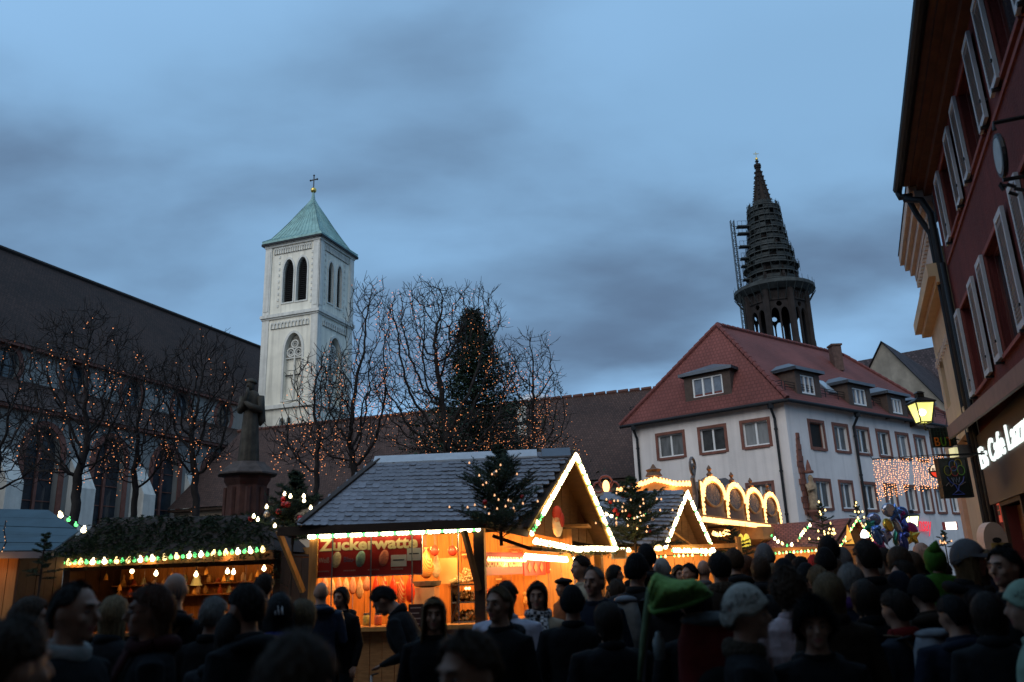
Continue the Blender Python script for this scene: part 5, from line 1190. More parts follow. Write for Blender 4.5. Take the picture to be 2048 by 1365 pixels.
A_ = P(622, 1150, 12.9); B_ = P(962, 1150, 12.6); A_.z = B_.z = 0
FM = Face(A_, B_-A_, Vector(((B_-A_).y, -(B_-A_).x, 0))); LM = (B_-A_).length
E_ = P(1204, 1150, 16.4); E_.z = 0
FE_ = Face(B_, E_-B_, Vector(((E_-B_).y, -(E_-B_).x, 0))); LE = (E_-B_).length
def planked(mb_parent, F, s0, s1, z0, z1, n, d0, d1, m, name='plank', vertical=True):
    for i in range(n):
        mb = MB()
        if vertical: F.box(mb, s0+(s1-s0)*i/n+0.004, s0+(s1-s0)*(i+1)/n-0.004, z0, z1, d0, d1-0.004*(i % 2))
        else: F.box(mb, s0, s1, z0+(z1-z0)*i/n+0.004, z0+(z1-z0)*(i+1)/n-0.004, d0, d1-0.004*(i % 2))
        mb.build(name, m, mb_parent)
def main_stall():
    root = place('market_stall', 'wooden candy floss stall with frosted tiled roof and bright lit gable', 'market stall', FM(LM/2, 0, -1))
    zc = FM.at(800, 1252)[1]; ztop = FM.at(800, 1062)[1]
    # plinth boards under the counter, counter
    planked(root, FM, 0, LM, 0.0, zc-0.06, 14, -0.04, 0.0, M_wood); planked(root, FE_, 0, LE, 0.0, zc-0.06, 16, -0.04, 0.0, M_wood)
    mb = MB(); FM.box(mb, -0.05, LM+0.05, zc-0.06, zc, -0.45, 0.16); mb.build('counter', M_orange, root)
    mb = MB(); FE_.box(mb, 0.1, LE+0.05, zc-0.06, zc-0.001, -0.35, 0.14); mb.build('counter', M_orange, root)
    # posts
    for F, s, w_, m in ((FM, 0.03, 0.13, M_orange), (FM, LM-0.02, 0.16, M_dwood), (FE_, LE, 0.12, M_orange)):
        mb = MB(); F.box(mb, s-w_/2, s+w_/2, 0, ztop+0.2, -w_, 0.02); mb.build('post', m, root)
    for s in (0.33, 0.95, 1.6, 2.32):       # slim mullions of the glass screen
        if s < LM: mb = MB(); FM.box(mb, s-0.008, s+0.008, zc, ztop, -0.02, 0.0); mb.build('mullion', M_lead, root)
    # left and back inner walls, floor, ceiling
    BKW = 2.1
    planked(root, Face(FM(0, 0, 0), -FM.n, FM.a), 0.1, BKW, 0, ztop, 8, -0.06, 0.0, M_orange)
    planked(root, Face(FM(0, 0, -BKW), FM.a, FM.n), 0, LM+1.3, 0, ztop+0.02, 18, -0.05, 0.0, M_orange)
    mb = MB(); mb.prism([FM(0, ztop+0.06, -0.05), FM(LM, ztop+0.06, -0.05), FE_(LE, ztop+0.06, -0.1), FM(LM+1.6, ztop+0.06, -BKW), FM(0, ztop+0.06, -BKW)], UP*0.04); mb.build('ceiling', M_orange, root)
    # --- roof
    EL, ER, GL, AP, RL = P(598, 1050, 12.35), P(968, 1046, 12.25), P(1055, 1065, 12.9), P(1145, 909, 14.2), P(755, 926, 14.0)
    GR = P(1226, 1096, 15.6)
    zeav = (EL.z+ER.z)/2; EL.z = ER.z = zeav
    HB = P(640, 1010, 16.0)   # hip foot at the back left
    BL = EL + Vector((0.2, 3.4, 0)); BR = GR + Vector((-0.6, 1.9, 0.0))
    ERt = ER.lerp(GL, 0.75); ERt.z = ERt.z+0.03
    mb = MB(); bilin(mb, EL, ERt, RL, AP); roof_quad(mb, [EL, RL, BL]); roof_quad(mb, [RL, AP, BR, BL]); roof_quad(mb, [AP, GR, BR]); roof_quad(mb, [ERt, GL, AP])
    roof = mb.build('roof', mat('roof_boarding', (0.10, 0.08, 0.075), 0.9), root)
    lift = Vector((0, -0.02, 0.03))
    tiled(roof, EL+lift+Vector((0.02, 0, 0)), ERt+lift, RL+lift, AP+lift, 17, 0.112, M_tile)
    mb = MB(); mb.axes(RL+lift*1.6+Vector((-0.05, -0.14, -0.10)), (AP-RL)*0.83, Vector((0, 0.17, 0.14)), UP*0.03); mb.build('ridge_board', mat('frosted_ridge', (0.46, 0.50, 0.55), 0.6, var=0.1), roof)
    q = RL.lerp(AP, 0.84); mb = MB(); mb.axes(q+lift*1.6+Vector((0.0, -0.17, -0.12)), (AP-q)*0.92, Vector((0, 0.2, 0.165)), UP*0.03); mb.build('ridge_board', M_lead, roof)
    for p, q, w_ in ((EL, RL, .14), (ERt.lerp(GL, .8), AP, .12)):
        mb = MB(); mb.beam(p+lift*1.8, q+lift*1.8, w_, .035); mb.build('hip_board', M_dwood, roof)
    # eaves fascia running past the stall on the left, with its slanting braces
    mb = MB(); a = P(556, 1053, 12.4); a.z = zeav-0.05; mb.beam(a, ER-UP*0.05, 0.05, 0.13); mb.build('fascia', M_dwood, root)
    mb = MB(); mb.beam(ER-UP*0.06, GL-UP*0.02, 0.05, 0.1); mb.build('fascia', M_dwood, root)
    mb = MB(); mb.beam(P(557, 1062, 12.5), P(606, 1184, 12.9), 0.07, 0.07); mb.build('brace', M_orange, root)
    mb = MB(); mb.beam(P(928, 1062, 12.35), P(958, 1180, 12.55), 0.07, 0.07); mb.build('brace', M_dwood, root)
    mb = MB(); mb.beam(P(985, 1072, 12.5), P(1060, 1098, 12.6), 0.06, 0.05); mb.beam(P(1060, 1098, 12.6), P(1200, 1108, 14.9), 0.06, 0.05); mb.build('canopy_rail', M_dwood, root)
    # --- gable
    nrm = (GR-GL).cross(AP-GL).normalized(); nrm = nrm if nrm.y < 0 else -nrm
    rec = -nrm*0.35; g0, g1, g2 = GL.lerp(AP, 0.02)+UP*0.0, GR, AP
    cen = (GL+GR+AP)/3
    ins = [p.lerp(cen, 0.09) for p in (GL, GR, AP)]
    n = 9        # boards of the gable panel
    ab = (ins[1]-ins[0])
    for i in range(n):
        t0, t1 = i/n, (i+1)/n
        def top(t): return ins[0].lerp(ins[2], t/0.5) if t <= 0.5 else ins[2].lerp(ins[1], (t-0.5)/0.5)
        pts = [ins[0]+ab*(t0+.004), ins[0]+ab*(t1-.004), top(t1-.004), top(t0+.004)]
        mb = MB(); mb.prism([p+rec for p in pts], nrm*0.03); mb.build('gable_board', mat('gable_brown', (0.10, 0.045, 0.016), 0.75, var=0.3, scale=5, stretch=(1, 1, 5)), root)
    for p, q in ((GL, AP), (GR, AP)):
        mb = MB(); mb.beam(p-nrm*0.16, q-nrm*0.16, 0.42, 0.05, up=((q-p).cross(nrm))); mb.build('verge', _mats['gable_brown'], root)
        mb = MB(); mb.beam(p+nrm*0.03, q+nrm*0.03+(q-p).normalized()*0.06, 0.03, 0.13, up=(q-p).cross(nrm)); mb.build('bargeboard', mat('barge_yellow', (0.50, 0.30, 0.07), 0.6, var=0.2), root)
    # signs
    s0, s1 = FM.at(630, 1110)[0], FM.at(842, 1110)[0]; z0, z1 = FM.at(736, 1151)[1], FM.at(736, 1074)[1]
    sg = MB(); FM.box(sg, s0, s1, z0, z1, -0.06, -0.035); sgn = sg.build('sign_panel', M_signred, root)
    mb = MB()
    for a in ((s0-.012, s1+.012, z0-.018, z0), (s0-.012, s1+.012, z1, z1+.018)): FM.box(mb, *a, -0.06, -0.025)
    for a in ((s0-.012, s0, z0, z1), (s1, s1+.012, z0, z1)): FM.box(mb, *a, -0.06, -0.025)
    mb.build('sign_rim', M_lead, sgn)
    W, H = s1-s0, z1-z0
    letters('Zuckerwatte', FM, s0+W*0.03, s0+W*0.965, z0+H*0.66, z0+H*0.985, -0.032, M_cream, sgn, bold=0.035, ext=0.003)
    letters('Weiß', FM, s0+W*0.03, s0+W*0.13, z0+H*0.36, z0+H*0.50, -0.032, mat('print_dim', (0.40, 0.30, 0.26), 0.5), sgn, ext=0.002)
    letters('Blau-', FM, s0+W*0.27, s0+W*0.37, z0+H*0.36, z0+H*0.50, -0.032, mat('print_blue', (0.12, 0.12, 0.2), 0.5), sgn, ext=0.002)
    for i, (cx, col) in enumerate(((0.20, (0.55, 0.42, 0.27)), (0.43, (0.22, 0.33, 0.30)), (0.65, (0.55, 0.16, 0.10)))):
        mb = MB(); mb.ball(FM(s0+W*cx, z0+H*0.43, -0.03), (0.075, 0.02, 0.125), 12, 8, rot=Matrix.Rotation(R(12), 3, 'Y')); mb.build('candy_floss_print', mat('floss_%d' % i, col, 0.8, var=0.3, scale=40), sgn, smooth=True)
    for i, cx in enumerate((0.02, 0.27, 0.50, 0.72)):
        letters(('Natur', 'Himbeere', 'Kirsche', 'Erdbeere')[i][:1]*6, FM, s0+W*cx, s0+W*(cx+0.11), z0+H*0.12, z0+H*0.16, -0.032, _mats['print_dim'], sgn, name='fine_print', ext=0.002)
    for a in ((0.715, 0.86, 0.20, 0.50), (0.865, 0.995, 0.34, 0.66)):
        mb = MB(); FM.box(mb, s0+W*a[0], s0+W*a[1], z0+H*a[2], z0+H*a[3], -0.034, -0.03); nt_ = mb.build('price_card', mat('paper', (0.55, 0.50, 0.46), 0.8, var=0.05), sgn)
        mb = MB(); FM.box(mb, s0+W*(a[0]+.02), s0+W*(a[1]-.02), z0+H*(a[2]+a[3])/2, z0+H*((a[2]+a[3])/2+.03), -0.03, -0.028); mb.build('print_line', M_iron, nt_)
    # side signs
    def side(px0, px1, py0, py1, txt, cols, nm):
        a, b = FE_.at(px0, (py0+py1)/2)[0], FE_.at(px1, (py0+py1)/2)[0]; zb, zt_ = FE_.at((px0+px1)/2, py1)[1], FE_.at((px0+px1)/2, py0)[1]
        mb = MB(); FE_.box(mb, a, b, zb, zt_, -0.05, -0.03); p = mb.build('side_sign', mat('sign_bright_red', (0.50, 0.03, 0.018), 0.45, var=0.12), root)
        if txt: letters(txt, FE_, a+(b-a)*0.04, b-(b-a)*0.04, zb+(zt_-zb)*0.35, zb+(zt_-zb)*0.78, -0.026, M_cream, p, bold=0.02, ext=0.003)
        return p, a, b, zb, zt_
    side(974, 1049, 1105, 1150, 'Schokofrüchte', None, 's')
    p, a, b, zb, zt_ = side(1051, 1094, 1108, 1151, '', None, 's')
    for k in range(3):
        mb = MB(); c = a+(b-a)*(0.22+0.28*k); mb.prism([FE_(c, zb+.04, -.028), FE_(c+(b-a)*.09, zb+(zt_-zb)*.35, -.028), FE_(c, zb+(zt_-zb)*.62, -.028), FE_(c-(b-a)*.09, zb+(zt_-zb)*.35, -.028)], FE_.n*0.012); mb.build('skewer_print', mat('choc_print', (0.30, 0.14, 0.05), 0.5), p)
    p, a, b, zb, zt_ = side(1097, 1141, 1111, 1146, '', None, 's')
    mb = MB(); mb.prism([FE_(a+.05, zb+.05, -.027), FE_(a+(b-a)*.45, zt_-.08, -.027), FE_(a+(b-a)*.6, zt_-.08, -.027), FE_(a+(b-a)*.2, zb+.05, -.027)], FE_.n*.01); mb.build('print_stripe', _mats['sign_cream_print'], p)
    # Santa mask on the gable
    c = P(1115, 1048, 13.75)
    mb = MB(); mb.ball(c, (0.09, 0.06, 0.22), 12, 9); st = mb.build('santa_mask', mat('santa_beard', (0.62, 0.48, 0.34), 0.8, var=0.15, scale=20), root, smooth=True)
    mb = MB(); mb.ball(c+Vector((0.0, -0.02, 0.17)), (0.085, 0.07, 0.13), 10, 7); mb.ball(c+Vector((0.07, -0.02, 0.06)), (0.05, 0.05, 0.13), 8, 6); mb.build('red_cap', mat('santa_red', (0.35, 0.03, 0.02), 0.7), st, smooth=True)
    mb = MB(); mb.ball(c+Vector((-0.01, -0.055, 0.07)), (0.05, 0.03, 0.045), 8, 6); mb.build('face', mat('santa_face', (0.5, 0.26, 0.16), 0.7), st, smooth=True)
    # --- lamps
    ls = light_string('dense row of white and green bulbs along the front eaves of the candy floss stall', [FM(-0.02, ztop-0.01, 0.05), FM(LM+0.0, ztop+0.0, 0.05)], 0.062, [B_w, B_w, B_g, B_w], 0.030, 170, 5, col=(1.0, 0.60, 0.22), out=FM.n*-0.12-UP*0.02)
    light_string('bright bulbs up the near slope of the candy floss gable', [GL+nrm*0.08, GL.lerp(AP, 0.22)+nrm*0.08], 0.085, [B_w, B_g, B_g], 0.026)
    light_string('bright white bulbs up the upper near slope of the candy floss gable', [GL.lerp(AP, 0.24)+nrm*0.08, AP+nrm*0.08+UP*0.02], 0.055, [B_w, B_w, B_w, B_w, B_w, B_w, B_g], 0.028, 5, 2, out=nrm*0.6)
    light_string('bright bulbs down the far slope of the candy floss gable', [AP+nrm*0.08, GR+nrm*0.08], 0.062, [B_w, B_w, B_w, B_g], 0.028, 5, 2, out=nrm*0.6)
    gpts = [P(1070, 1080, 12.75), P(1110, 1088, 13.2), P(1152, 1097, 13.9), P(1190, 1096, 14.7), P(1228, 1097, 15.5)]
    light_string('bright bulbs along the fir fringe under the candy floss gable', gpts, 0.05, [B_w, B_w, B_w, B_w, B_g], 0.030, 12, 3, out=nrm*0.35-UP*0.2)
    fir_fringe(root, [p-UP*0.06 for p in gpts], 11, 55, 0.11)
    mb = MB(); mb.prism([gpts[0]-UP*.12, gpts[2]-UP*.10, gpts[4]-UP*.06, gpts[4]-UP*.06-nrm*.8, gpts[0]-UP*.12-nrm*.6], UP*0.03); mb.build('canopy_board', M_orange, root)
    light_string('solid bright tube of bulbs above the side counter signs', [P(1051, 1111, 13.3), P(1153, 1119, 14.9)], 0.04, [B_w], 0.030, 60, 3, col=(1.0, 0.58, 0.22), out=Vector((0.25, -0.25, -0.08)))
    light_string('short row of orange bulbs across the chocolate fruit sign', [FE_(FE_.at(974, 1118)[0], FE_.at(974, 1117)[1], 0.03), FE_(FE_.at(1049, 1120)[0], FE_.at(1049, 1119)[1], 0.03)], 0.075, [B_y], 0.022, 3, 1)
    for s, d in ((0.6, -1.2), (1.5, -1.1), (2.3, -1.0), (3.2, -1.3)): plight('inner_lamp', FM(s, ztop-0.15, d), 48, AMB, 0.08, root)
    # --- goods
    mP = [mat('bag_pink', (0.60, 0.30, 0.20), 0.35, var=0.3, scale=25), mat('bag_pale', (0.62, 0.46, 0.28), 0.35, var=0.25, scale=25), striped('bag_stripe', (0.55, 0.06, 0.03), (0.65, 0.40, 0.20), 14), mat('bag_red', (0.55, 0.05, 0.02), 0.3, var=0.25, scale=12)]
    G = 0
    def bag(px, py, dd, w_, h, m, nm, lab):
        Fb = Face(FM(0, 0, dd), FM.a, FM.n); s, z = Fb.at(px, py); b = sack(None, FM(s, z, dd), w_, h, m, nm, seed=int(px)); b['label'] = lab; b['category'] = 'sweets bag'; b['group'] = 'bags of sweets hanging in the candy floss stall'
        r = MB(); r.tube([FM(s, z, dd), FM(s, ztop+0.03, dd)], 0.004, 4); r.build('string', M_lead, b)
    for i in range(7): bag(650+i*14, 1150+(i % 2)*3, -0.5-0.05*(i % 3), 0.13, 0.25+0.05*(i % 3), mP[(i*5) % 2], 'candy_bag', '%s pale bag of sweets from the stall corner, hanging under the candy floss sign' % 'first second third fourth fifth sixth seventh'.split()[i])
    for i in range(5): bag(752+i*17, 1150, -0.45-0.06*(i % 2), 0.15, 0.42+0.07*(i % 2), mP[2+(i+1) % 2], 'candy_bag', '%s long red bag of sweets, right of the pale bags under the sign' % 'first second third fourth fifth'.split()[i])
    bag(852, 1095, -0.5, 0.24, 0.48, striped('bag_heartstripe', (0.62, 0.16, 0.04), (0.7, 0.42, 0.12), 18), 'candy_bag', 'large orange striped heart-shaped bag right of the candy floss sign'); bag(872, 1105, -0.8, 0.16, 0.4, mP[1], 'candy_bag', 'slim pale bag hanging beside the large striped bag')
    for px, m in ((849, 'x'), (869, 'y'), (905, 'z')):
        Fb = Face(FM(0, 0, -0.55), FM.a, FM.n); s, z = Fb.at(px, 1102); mb = MB(); mb.ball(FM(s, z, -0.55), (0.075, 0.075, 0.085), 12, 9); b = mb.build('red_lantern', mat('lantern_red', (0.5, 0.05, 0.03), 0.35, var=0.2, scale=10), None, smooth=True)
        b['label'] = {'x': 'red ball hanging directly right of the candy floss sign', 'y': 'middle red ball hanging above the striped bag', 'z': 'red ball hanging above the pale poster'}[m]; b['category'] = 'bauble'; b['group'] = 'red balls hanging in the stall'
        r = MB(); r.tube([FM(s, z+0.08, -0.55), FM(s, ztop+0.03, -0.55)], 0.004, 4); r.build('string', M_lead, b)
    Fb = Face(FM(0, 0, -1.2), FM.a, FM.n); a, zt_ = Fb.at(879, 1117); b, zb = Fb.at(915, 1167)
    mb = MB(); Fb.box(mb, a, b, zb, zt_, 0, 0.012); mb.build('poster', mat('poster_paper', (0.62, 0.42, 0.20), 0.7, var=0.06), label='plain pale poster at the back of the candy floss stall', cat='poster')
    hm = [mat('ginger_%d' % k, cc, .6, var=.3, scale=18) for k, cc in enumerate(((.22, .08, .03), (.4, .06, .04), (.3, .14, .05)))]
    FW = Face(FM(0, 0, -BKW), FM.a, FM.n)
    for i in range(11):
        s = .25+i*.30; z = ztop-.35-.22*(i % 3); hh = heart(None, FW, s, z, .02, .16+.04*(i % 2), hm[i % 3]); hh['label'] = 'gingerbread heart on the back wall of the candy floss stall, %s from the far corner' % 'first second third fourth fifth sixth seventh eighth ninth tenth eleventh'.split()[i]; hh['category'] = 'gingerbread heart'; hh['group'] = 'gingerbread hearts on the stall wall'
        ic = MB(); FW.box(ic, s-.05, s+.05, z-.012, z+.012, .05, .056); ic.build('icing', M_cream, hh)
    jm = [mat('sweets_%d' % k, cc, .3, var=.5, scale=40) for k, cc in enumerate(((.55, .12, .05), (.6, .38, .1), (.5, .3, .25), (.35, .3, .08)))]
    for i in range(8):
        s = .22+i*.20; mb = MB(); mb.lathe([(.002, 0), (.055, .005), (.06, .03), (.06, .13), (.045, .16), (.002, .161)], FM(s, zc, -.2-.05*(i % 2)), 12); jj = mb.build('sweet_jar', jm[i % 4], smooth=True, label='jar of sweets on the candy floss counter, %s from the slanting brace' % 'first second third fourth fifth sixth seventh eighth'.split()[i], cat='jar', group='jars on the candy floss counter'); ld = MB(); ld.lathe([(.002, .161), (.05, .162), (.05, .185), (.002, .187)], FM(s, zc, -.2-.05*(i % 2)), 12); ld.build('lid', M_lead, jj)
    # popcorn heap behind glass, shelves of nuts
    Fb = Face(FM(0, 0, -0.7), FM.a, FM.n); s, z = Fb.at(930, 1150); rnd = random.Random(4)
    mb = MB()
    for i in range(120):
        a = rnd.uniform(0, 6.28); rr = rnd.random()**.5*0.24; zz = (0.24-rr)*0.9*rnd.random(); mb.ball(FM(s+rr*math.cos(a), z-0.1+zz, -0.7+rr*math.sin(a)*.7), rnd.uniform(0.02, 0.035), 5, 4)
    mb.build('popcorn', mat('popcorn', (0.68, 0.48, 0.24), 0.8, var=0.2), label='heap of pale popcorn in the corner of the stall', cat='popcorn', kind='stuff')
    cab = place('display_cabinet', 'lit glass display shelves full of candied nuts at the stall corner', 'cabinet', FM(LM-0.35, zc, -0.4)); a, b = Fb.at(915, 1200)[0], LM-0.12
    for k, py in enumerate((1168, 1202, 1240)):
        z = Fb.at(930, py)[1]; mb = MB(); FM.box(mb, a, b, z-0.02, z, -0.9, -0.25); mb.build('shelf', M_dwood if k == 0 else M_lead, cab)
        if k:
            mb = MB()
            for i in range(55): mb.ball(FM(rnd.uniform(a+.03, b-.03), z+rnd.uniform(0.02, 0.13), rnd.uniform(-0.8, -0.3)), rnd.uniform(0.025, 0.045), 5, 4)
            mb.build('candied_nuts', mat('nuts_%d' % k, ((0.5, 0.25, 0.07), (0.42, 0.2, 0.05), (0.5, 0.3, 0.1))[k], 0.5, var=0.5, scale=30), cab, kind='stuff')
    mb = MB(); FM.box(mb, a, b, zc, Fb.at(930, 1165)[1]+0.1, -0.24, -0.235); mb.build('glass', mat('clear_screen', (0.4, 0.3, 0.2), 0.05, var=0), cab) if False else None
    mb = MB(); FM.box(mb, a-0.02, a, zc, Fb.at(930, 1165)[1], -0.9, -0.25); mb.build('side', M_dwood, cab)
    mb = MB(); mb.axes(FM(a-0.02, zc, -0.24), FM.a*0.03, FM.a*0.14+UP*0.45, FM.n*0.02); mb.build('scoop_rail', M_dwood, cab)
    for px in (941, 947): s, z = Fb.at(px, 1176); mb = MB(); mb.ball(FM(s, z, -0.3), 0.024, 8, 6); mb.build('lamp', B_y, cab, smooth=True)
    Fb = Face(FM(0, 0, -0.9), FM.a, FM.n); a, zt_ = Fb.at(834, 1176); b, zb = Fb.at(874, 1204)
    mc = place('candy_floss_machine', 'pale metal candy floss machine on the counter', 'machine', FM((a+b)/2, zc, -.9)); mb = MB(); FM.box(mb, a, b, zc, zt_, -1.1, -0.7); mb.build('body', mat('machine_metal', (0.42, 0.33, 0.27), 0.4, var=0.1, metal=0.3), mc); mb = MB(); mb.lathe([(0.1, 0), (0.22, 0.03), (0.24, 0.1), (0.23, 0.1), (0.2, 0.04), (0.05, 0.03)], FM((a+b)/2, zt_, -0.9), 16); mb.build('bowl', M_lead, mc)
    a, zt_ = FM.at(823, 1208); b, zb = FM.at(852, 1252)
    mb = MB(); FM.box(mb, a, b, zb, zt_, 0.17, 0.19); pb = mb.build('price_board', mat('chalkboard', (0.04, 0.012, 0.01), 0.7), label='small dark price board leaning on the counter front', cat='price board')
    for k in range(4): mb = MB(); FM.box(mb, a+0.03, b-0.03-0.03*(k % 2), zt_-0.06-k*0.075, zt_-0.045-k*0.075, 0.19, 0.192); mb.build('chalk_line', mat('chalk', (0.3, 0.2, 0.17), 0.9), pb)
    # side counter goods
    for i, (px, py) in enumerate(((1010, 1195), (1030, 1190), (1100, 1200), (1040, 1206))):
        s, z = FE_.at(px, py); mb = MB(); rnd = random.Random(i)
        for k in range(40): mb.ball(FE_(s+rnd.uniform(-.22, .22), max(zc+0.02, z-0.05)+rnd.uniform(0, .16), -0.28+rnd.uniform(-.12, .12)), rnd.uniform(.03, .05), 6, 5)
        mb.build('chocolate_fruit', mat('fruit_%d' % (i % 3), ((0.5, 0.10, 0.03), (0.45, 0.22, 0.06), (0.5, 0.3, 0.12))[i % 3], 0.35, var=0.4, scale=15), label=('red glazed fruit heaped on the side counter', 'brown chocolate fruit on the side counter', 'pale nut cones on the side counter', 'mixed glazed fruit beside the corner post')[i], cat='sweets', kind='stuff')
main_stall()
fir_tree('scraggy fir with small lights in front of the candy floss roof', P(1003, 1092, 12.0), 1.45, 0.85, 3, nb=56, bulbs=24, br=0.013, bmat=B_a, baubles=3, sparse=1.3, upward=0.75, needle=0.065, stand=False)
fir_tree('fir with red baubles and large warm bulbs left of the candy floss stall', P(585, 1090, 13.6), 1.2, 0.66, 4, nb=60, bulbs=11, bmat=B_w, br=0.028, baubles=12, sparse=1.4, upward=.4, needle=.07)

# ------------------------------------------------------------------ stall roofed with fir boughs
def fir_stall():
    a, b = P(128, 1150, 14.6), P(556, 1150, 14.2); a.z = b.z = 0; F = Face(a, b-a, Vector(((b-a).y, -(b-a).x, 0))); L = (b-a).length
    root = place('market_stall', 'low dark stall with a thick roof of fir boughs and coloured bulbs', 'market stall', F(L/2, 0, -1))
    zc = 0.95; ztop = F.at(340, 1122)[1]; ze = F.at(340, 1112)[1]
    planked(root, F, 0, L, 0, zc-0.05, 18, -0.04, 0, M_dwood)
    mb = MB(); F.box(mb, -0.05, L+0.05, zc-0.05, zc, -0.5, 0.15); mb.build('counter', M_wood, root)
    for s in (0.05, L-0.02): mb = MB(); F.box(mb, s-0.06, s+0.06, 0, ztop+0.1, -0.12, 0.0); mb.build('post', M_dwood, root)
    zv = F.at(340, 1136)[1]; mb = MB(); F.box(mb, 0, L, zv, ztop-0.02, -0.06, -0.01); mb.build('shutter_board', M_dwood, root)
    planked(root, Face(F(0, 0, -1.7), F.a, F.n), 0, L, 0, ztop+0.2, 20, -0.05, 0, M_orange)
    for s in (0.0, L): planked(root, Face(F(s, 0, 0), -F.n, F.a), 0.12, 1.7, 0, ztop, 7, -0.03, 0.03, M_dwood)
    mb = MB(); F.box(mb, 0, L, ztop+0.02, ztop+0.06, -1.7, -0.05); mb.build('ceiling', M_dwood, root)
    # eaves beam and roof with boughs
    e0, e1 = F(-0.22, ze, 0.35), F(L+0.05, ze+0.02, 0.35)
    mb = MB(); mb.beam(e0-UP*0.08, e1-UP*0.08, 0.05, 0.14); mb.build('fascia', M_wood, root)
    r0, r1 = P(215, 1036, 15.4), P(545, 1030, 15.2)
    b0, b1 = e0+Vector((0.2, 2.6, 0)), e1+Vector((0, 2.6, 0))
    mb = MB(); roof_quad(mb, [e0, e1, r1, r0]); roof_quad(mb, [r0, r1, b1, b0]); mb.poly([e0, r0, b0]); mb.poly([e1, b1, r1]); roof = mb.build('roof', M_dwood, root)
    rnd = random.Random(8); mb = MB()
    for i in range(900):
        u, v = rnd.random(), rnd.random(); p = e0.lerp(e1, u).lerp(r0.lerp(r1, u), v)+UP*rnd.uniform(0.0, 0.06)
        d = Vector((rnd.uniform(-.9, .9), -0.75, rnd.uniform(-0.75, -.1))).normalized(); q = p+d*rnd.uniform(0.2, 0.4); needles(mb, p, q, rnd, 26, 0.06, 0.007)
    mb.build('fir_boughs', M_fir, roof, kind='stuff')
    fir_fringe(root, [e0-UP*0.05, e1-UP*0.05], 21, 40, 0.16); fir_fringe(root, [e1, F(L, ze-0.5, 0.1)], 22, 60, 0.22)
    lb = [F(-0.2, ze-0.03, 0.40), F(L*0.35, ze-0.035, 0.40), F(L*0.98, ze+0.06, 0.40)]
    light_string('row of alternating white and green bulbs under the fir bough roof', lb, 0.108, [B_g, B_w, B_g, B_w, B_g, B_y, B_g, B_y], 0.036, 7, 3, out=Vector((0, -0.08, 0.0)))
    mb = MB(); mb.tube([F(0, ztop-0.05, 0.03), F(L, ztop-0.03, 0.03)], 0.006, 4); mb.build('wire', M_lead, root)
    # lamps, ornaments and shelves inside
    for i, (px, py) in enumerate(((264, 1143), (312, 1148), (392, 1150), (455, 1144), (467, 1145), (528, 1138))):
        Fb = Face(F(0, 0, -0.6), F.a, F.n); s, z = Fb.at(px, py); lm = place('pendant_lamp', 'bare glowing bulb hanging in the fir stall, number %s from the blue stall' % ('first second third fourth fifth sixth'.split()[i]), 'lamp', F(s, z, -.6))
        link('bulb', bmesh_of(B_w, 0.04), lm).location = F(s, z, -0.6); mb = MB(); mb.tube([F(s, z+0.05, -.6), F(s, ztop+.02, -.6)], 0.006, 4); mb.build('flex', M_pipe, lm)
        plight('lamp_glow', F(s, z-0.05, -0.6), 4.5, AMB, 0.04, lm)
    for zi, py in enumerate((1168, 1190)):
        Fb = Face(F(0, 0, -1.45), F.a, F.n); z = Fb.at(340, py)[1]; mb = MB(); F.box(mb, 0.1, L-0.1, z-0.025, z, -1.68, -1.3); mb.build('shelf', M_wood, root)
        rnd = random.Random(20+zi); kinds = ['bell', 'jar', 'figure']
        for i in range(16):
            s = 0.2+(L-0.4)*i/16+rnd.uniform(-.05, .05); mm = mat('ornament_%d' % (i % 4), ((0.55, 0.35, 0.12), (0.5, 0.12, 0.05), (0.35, 0.38, 0.25), (0.6, 0.45, 0.3))[i % 4], 0.4, var=0.2); k = rnd.randrange(3); hh = rnd.uniform(0.08, 0.16)
            prof = {0: [(.05, 0), (.05, .01), (.035, .04), (.028, .07), (.01, .09), (.012, .1)], 1: [(.035, 0), (.04, .03), (.04, .08), (.02, .1), (.024, .12)], 2: [(.045, 0), (.03, .06), (.012, .08), (.022, .1), (.02, .125), (.005, .14)]}[k]
            mb = MB(); mb.lathe([(r*1.2, zz*hh/0.1) for r, zz in prof], F(s, z, -1.45), 10)
            mb.build('wooden_ornament', mm, label='%s wooden ornament on the fir stall %s shelf, counted from the blue-grey roof' % (ORD[i], ('upper', 'lower')[zi]), cat='ornament', group='ornaments on the fir stall %s shelf' % ('upper', 'lower')[zi], smooth=True)
    rnd = random.Random(31)
    for i in range(14):
        s = 0.25+(L-0.5)*i/14+rnd.uniform(-.06, .06); z = ztop-0.12-rnd.uniform(0.05, 0.4); mb = MB(); mb.lathe([(.045, -.07), (.04, -.05), (.03, 0), (.012, .03), (.006, .05)], F(s, z, -0.95), 10); o = mb.build('hanging_bell', mat('bell_gold', (0.6, 0.34, 0.08), 0.35, var=0.2), label='%s golden bell hanging in the fir stall, counted from the blue-grey roof' % ORD[i], cat='ornament', group='golden bells hanging in the fir stall', smooth=True)
        r = MB(); r.tube([F(s, z+.04, -.95), F(s, ztop+.02, -.95)], 0.004, 3); r.build('thread', M_lead, o)
    Fb = Face(F(0, 0, -0.9), F.a, F.n); s, z = Fb.at(392, 1172)
    mb = MB(); mb.lathe([(.11, 0), (.11, .015), (.095, .02), (.06, .14), (.02, .22), (.0, .23)], F(s, z, -.9), 14); o = mb.build('lamp_shade', mat('pale_green_shade', (0.35, 0.45, 0.33), 0.6), label='pale green cone shade under a bulb in the fir stall', cat='lamp', smooth=True)
    r = MB(); r.tube([F(s, z+.22, -.9), F(s, ztop+.02, -.9)], 0.005, 4); r.build('cord', M_lead, o)
fir_stall()

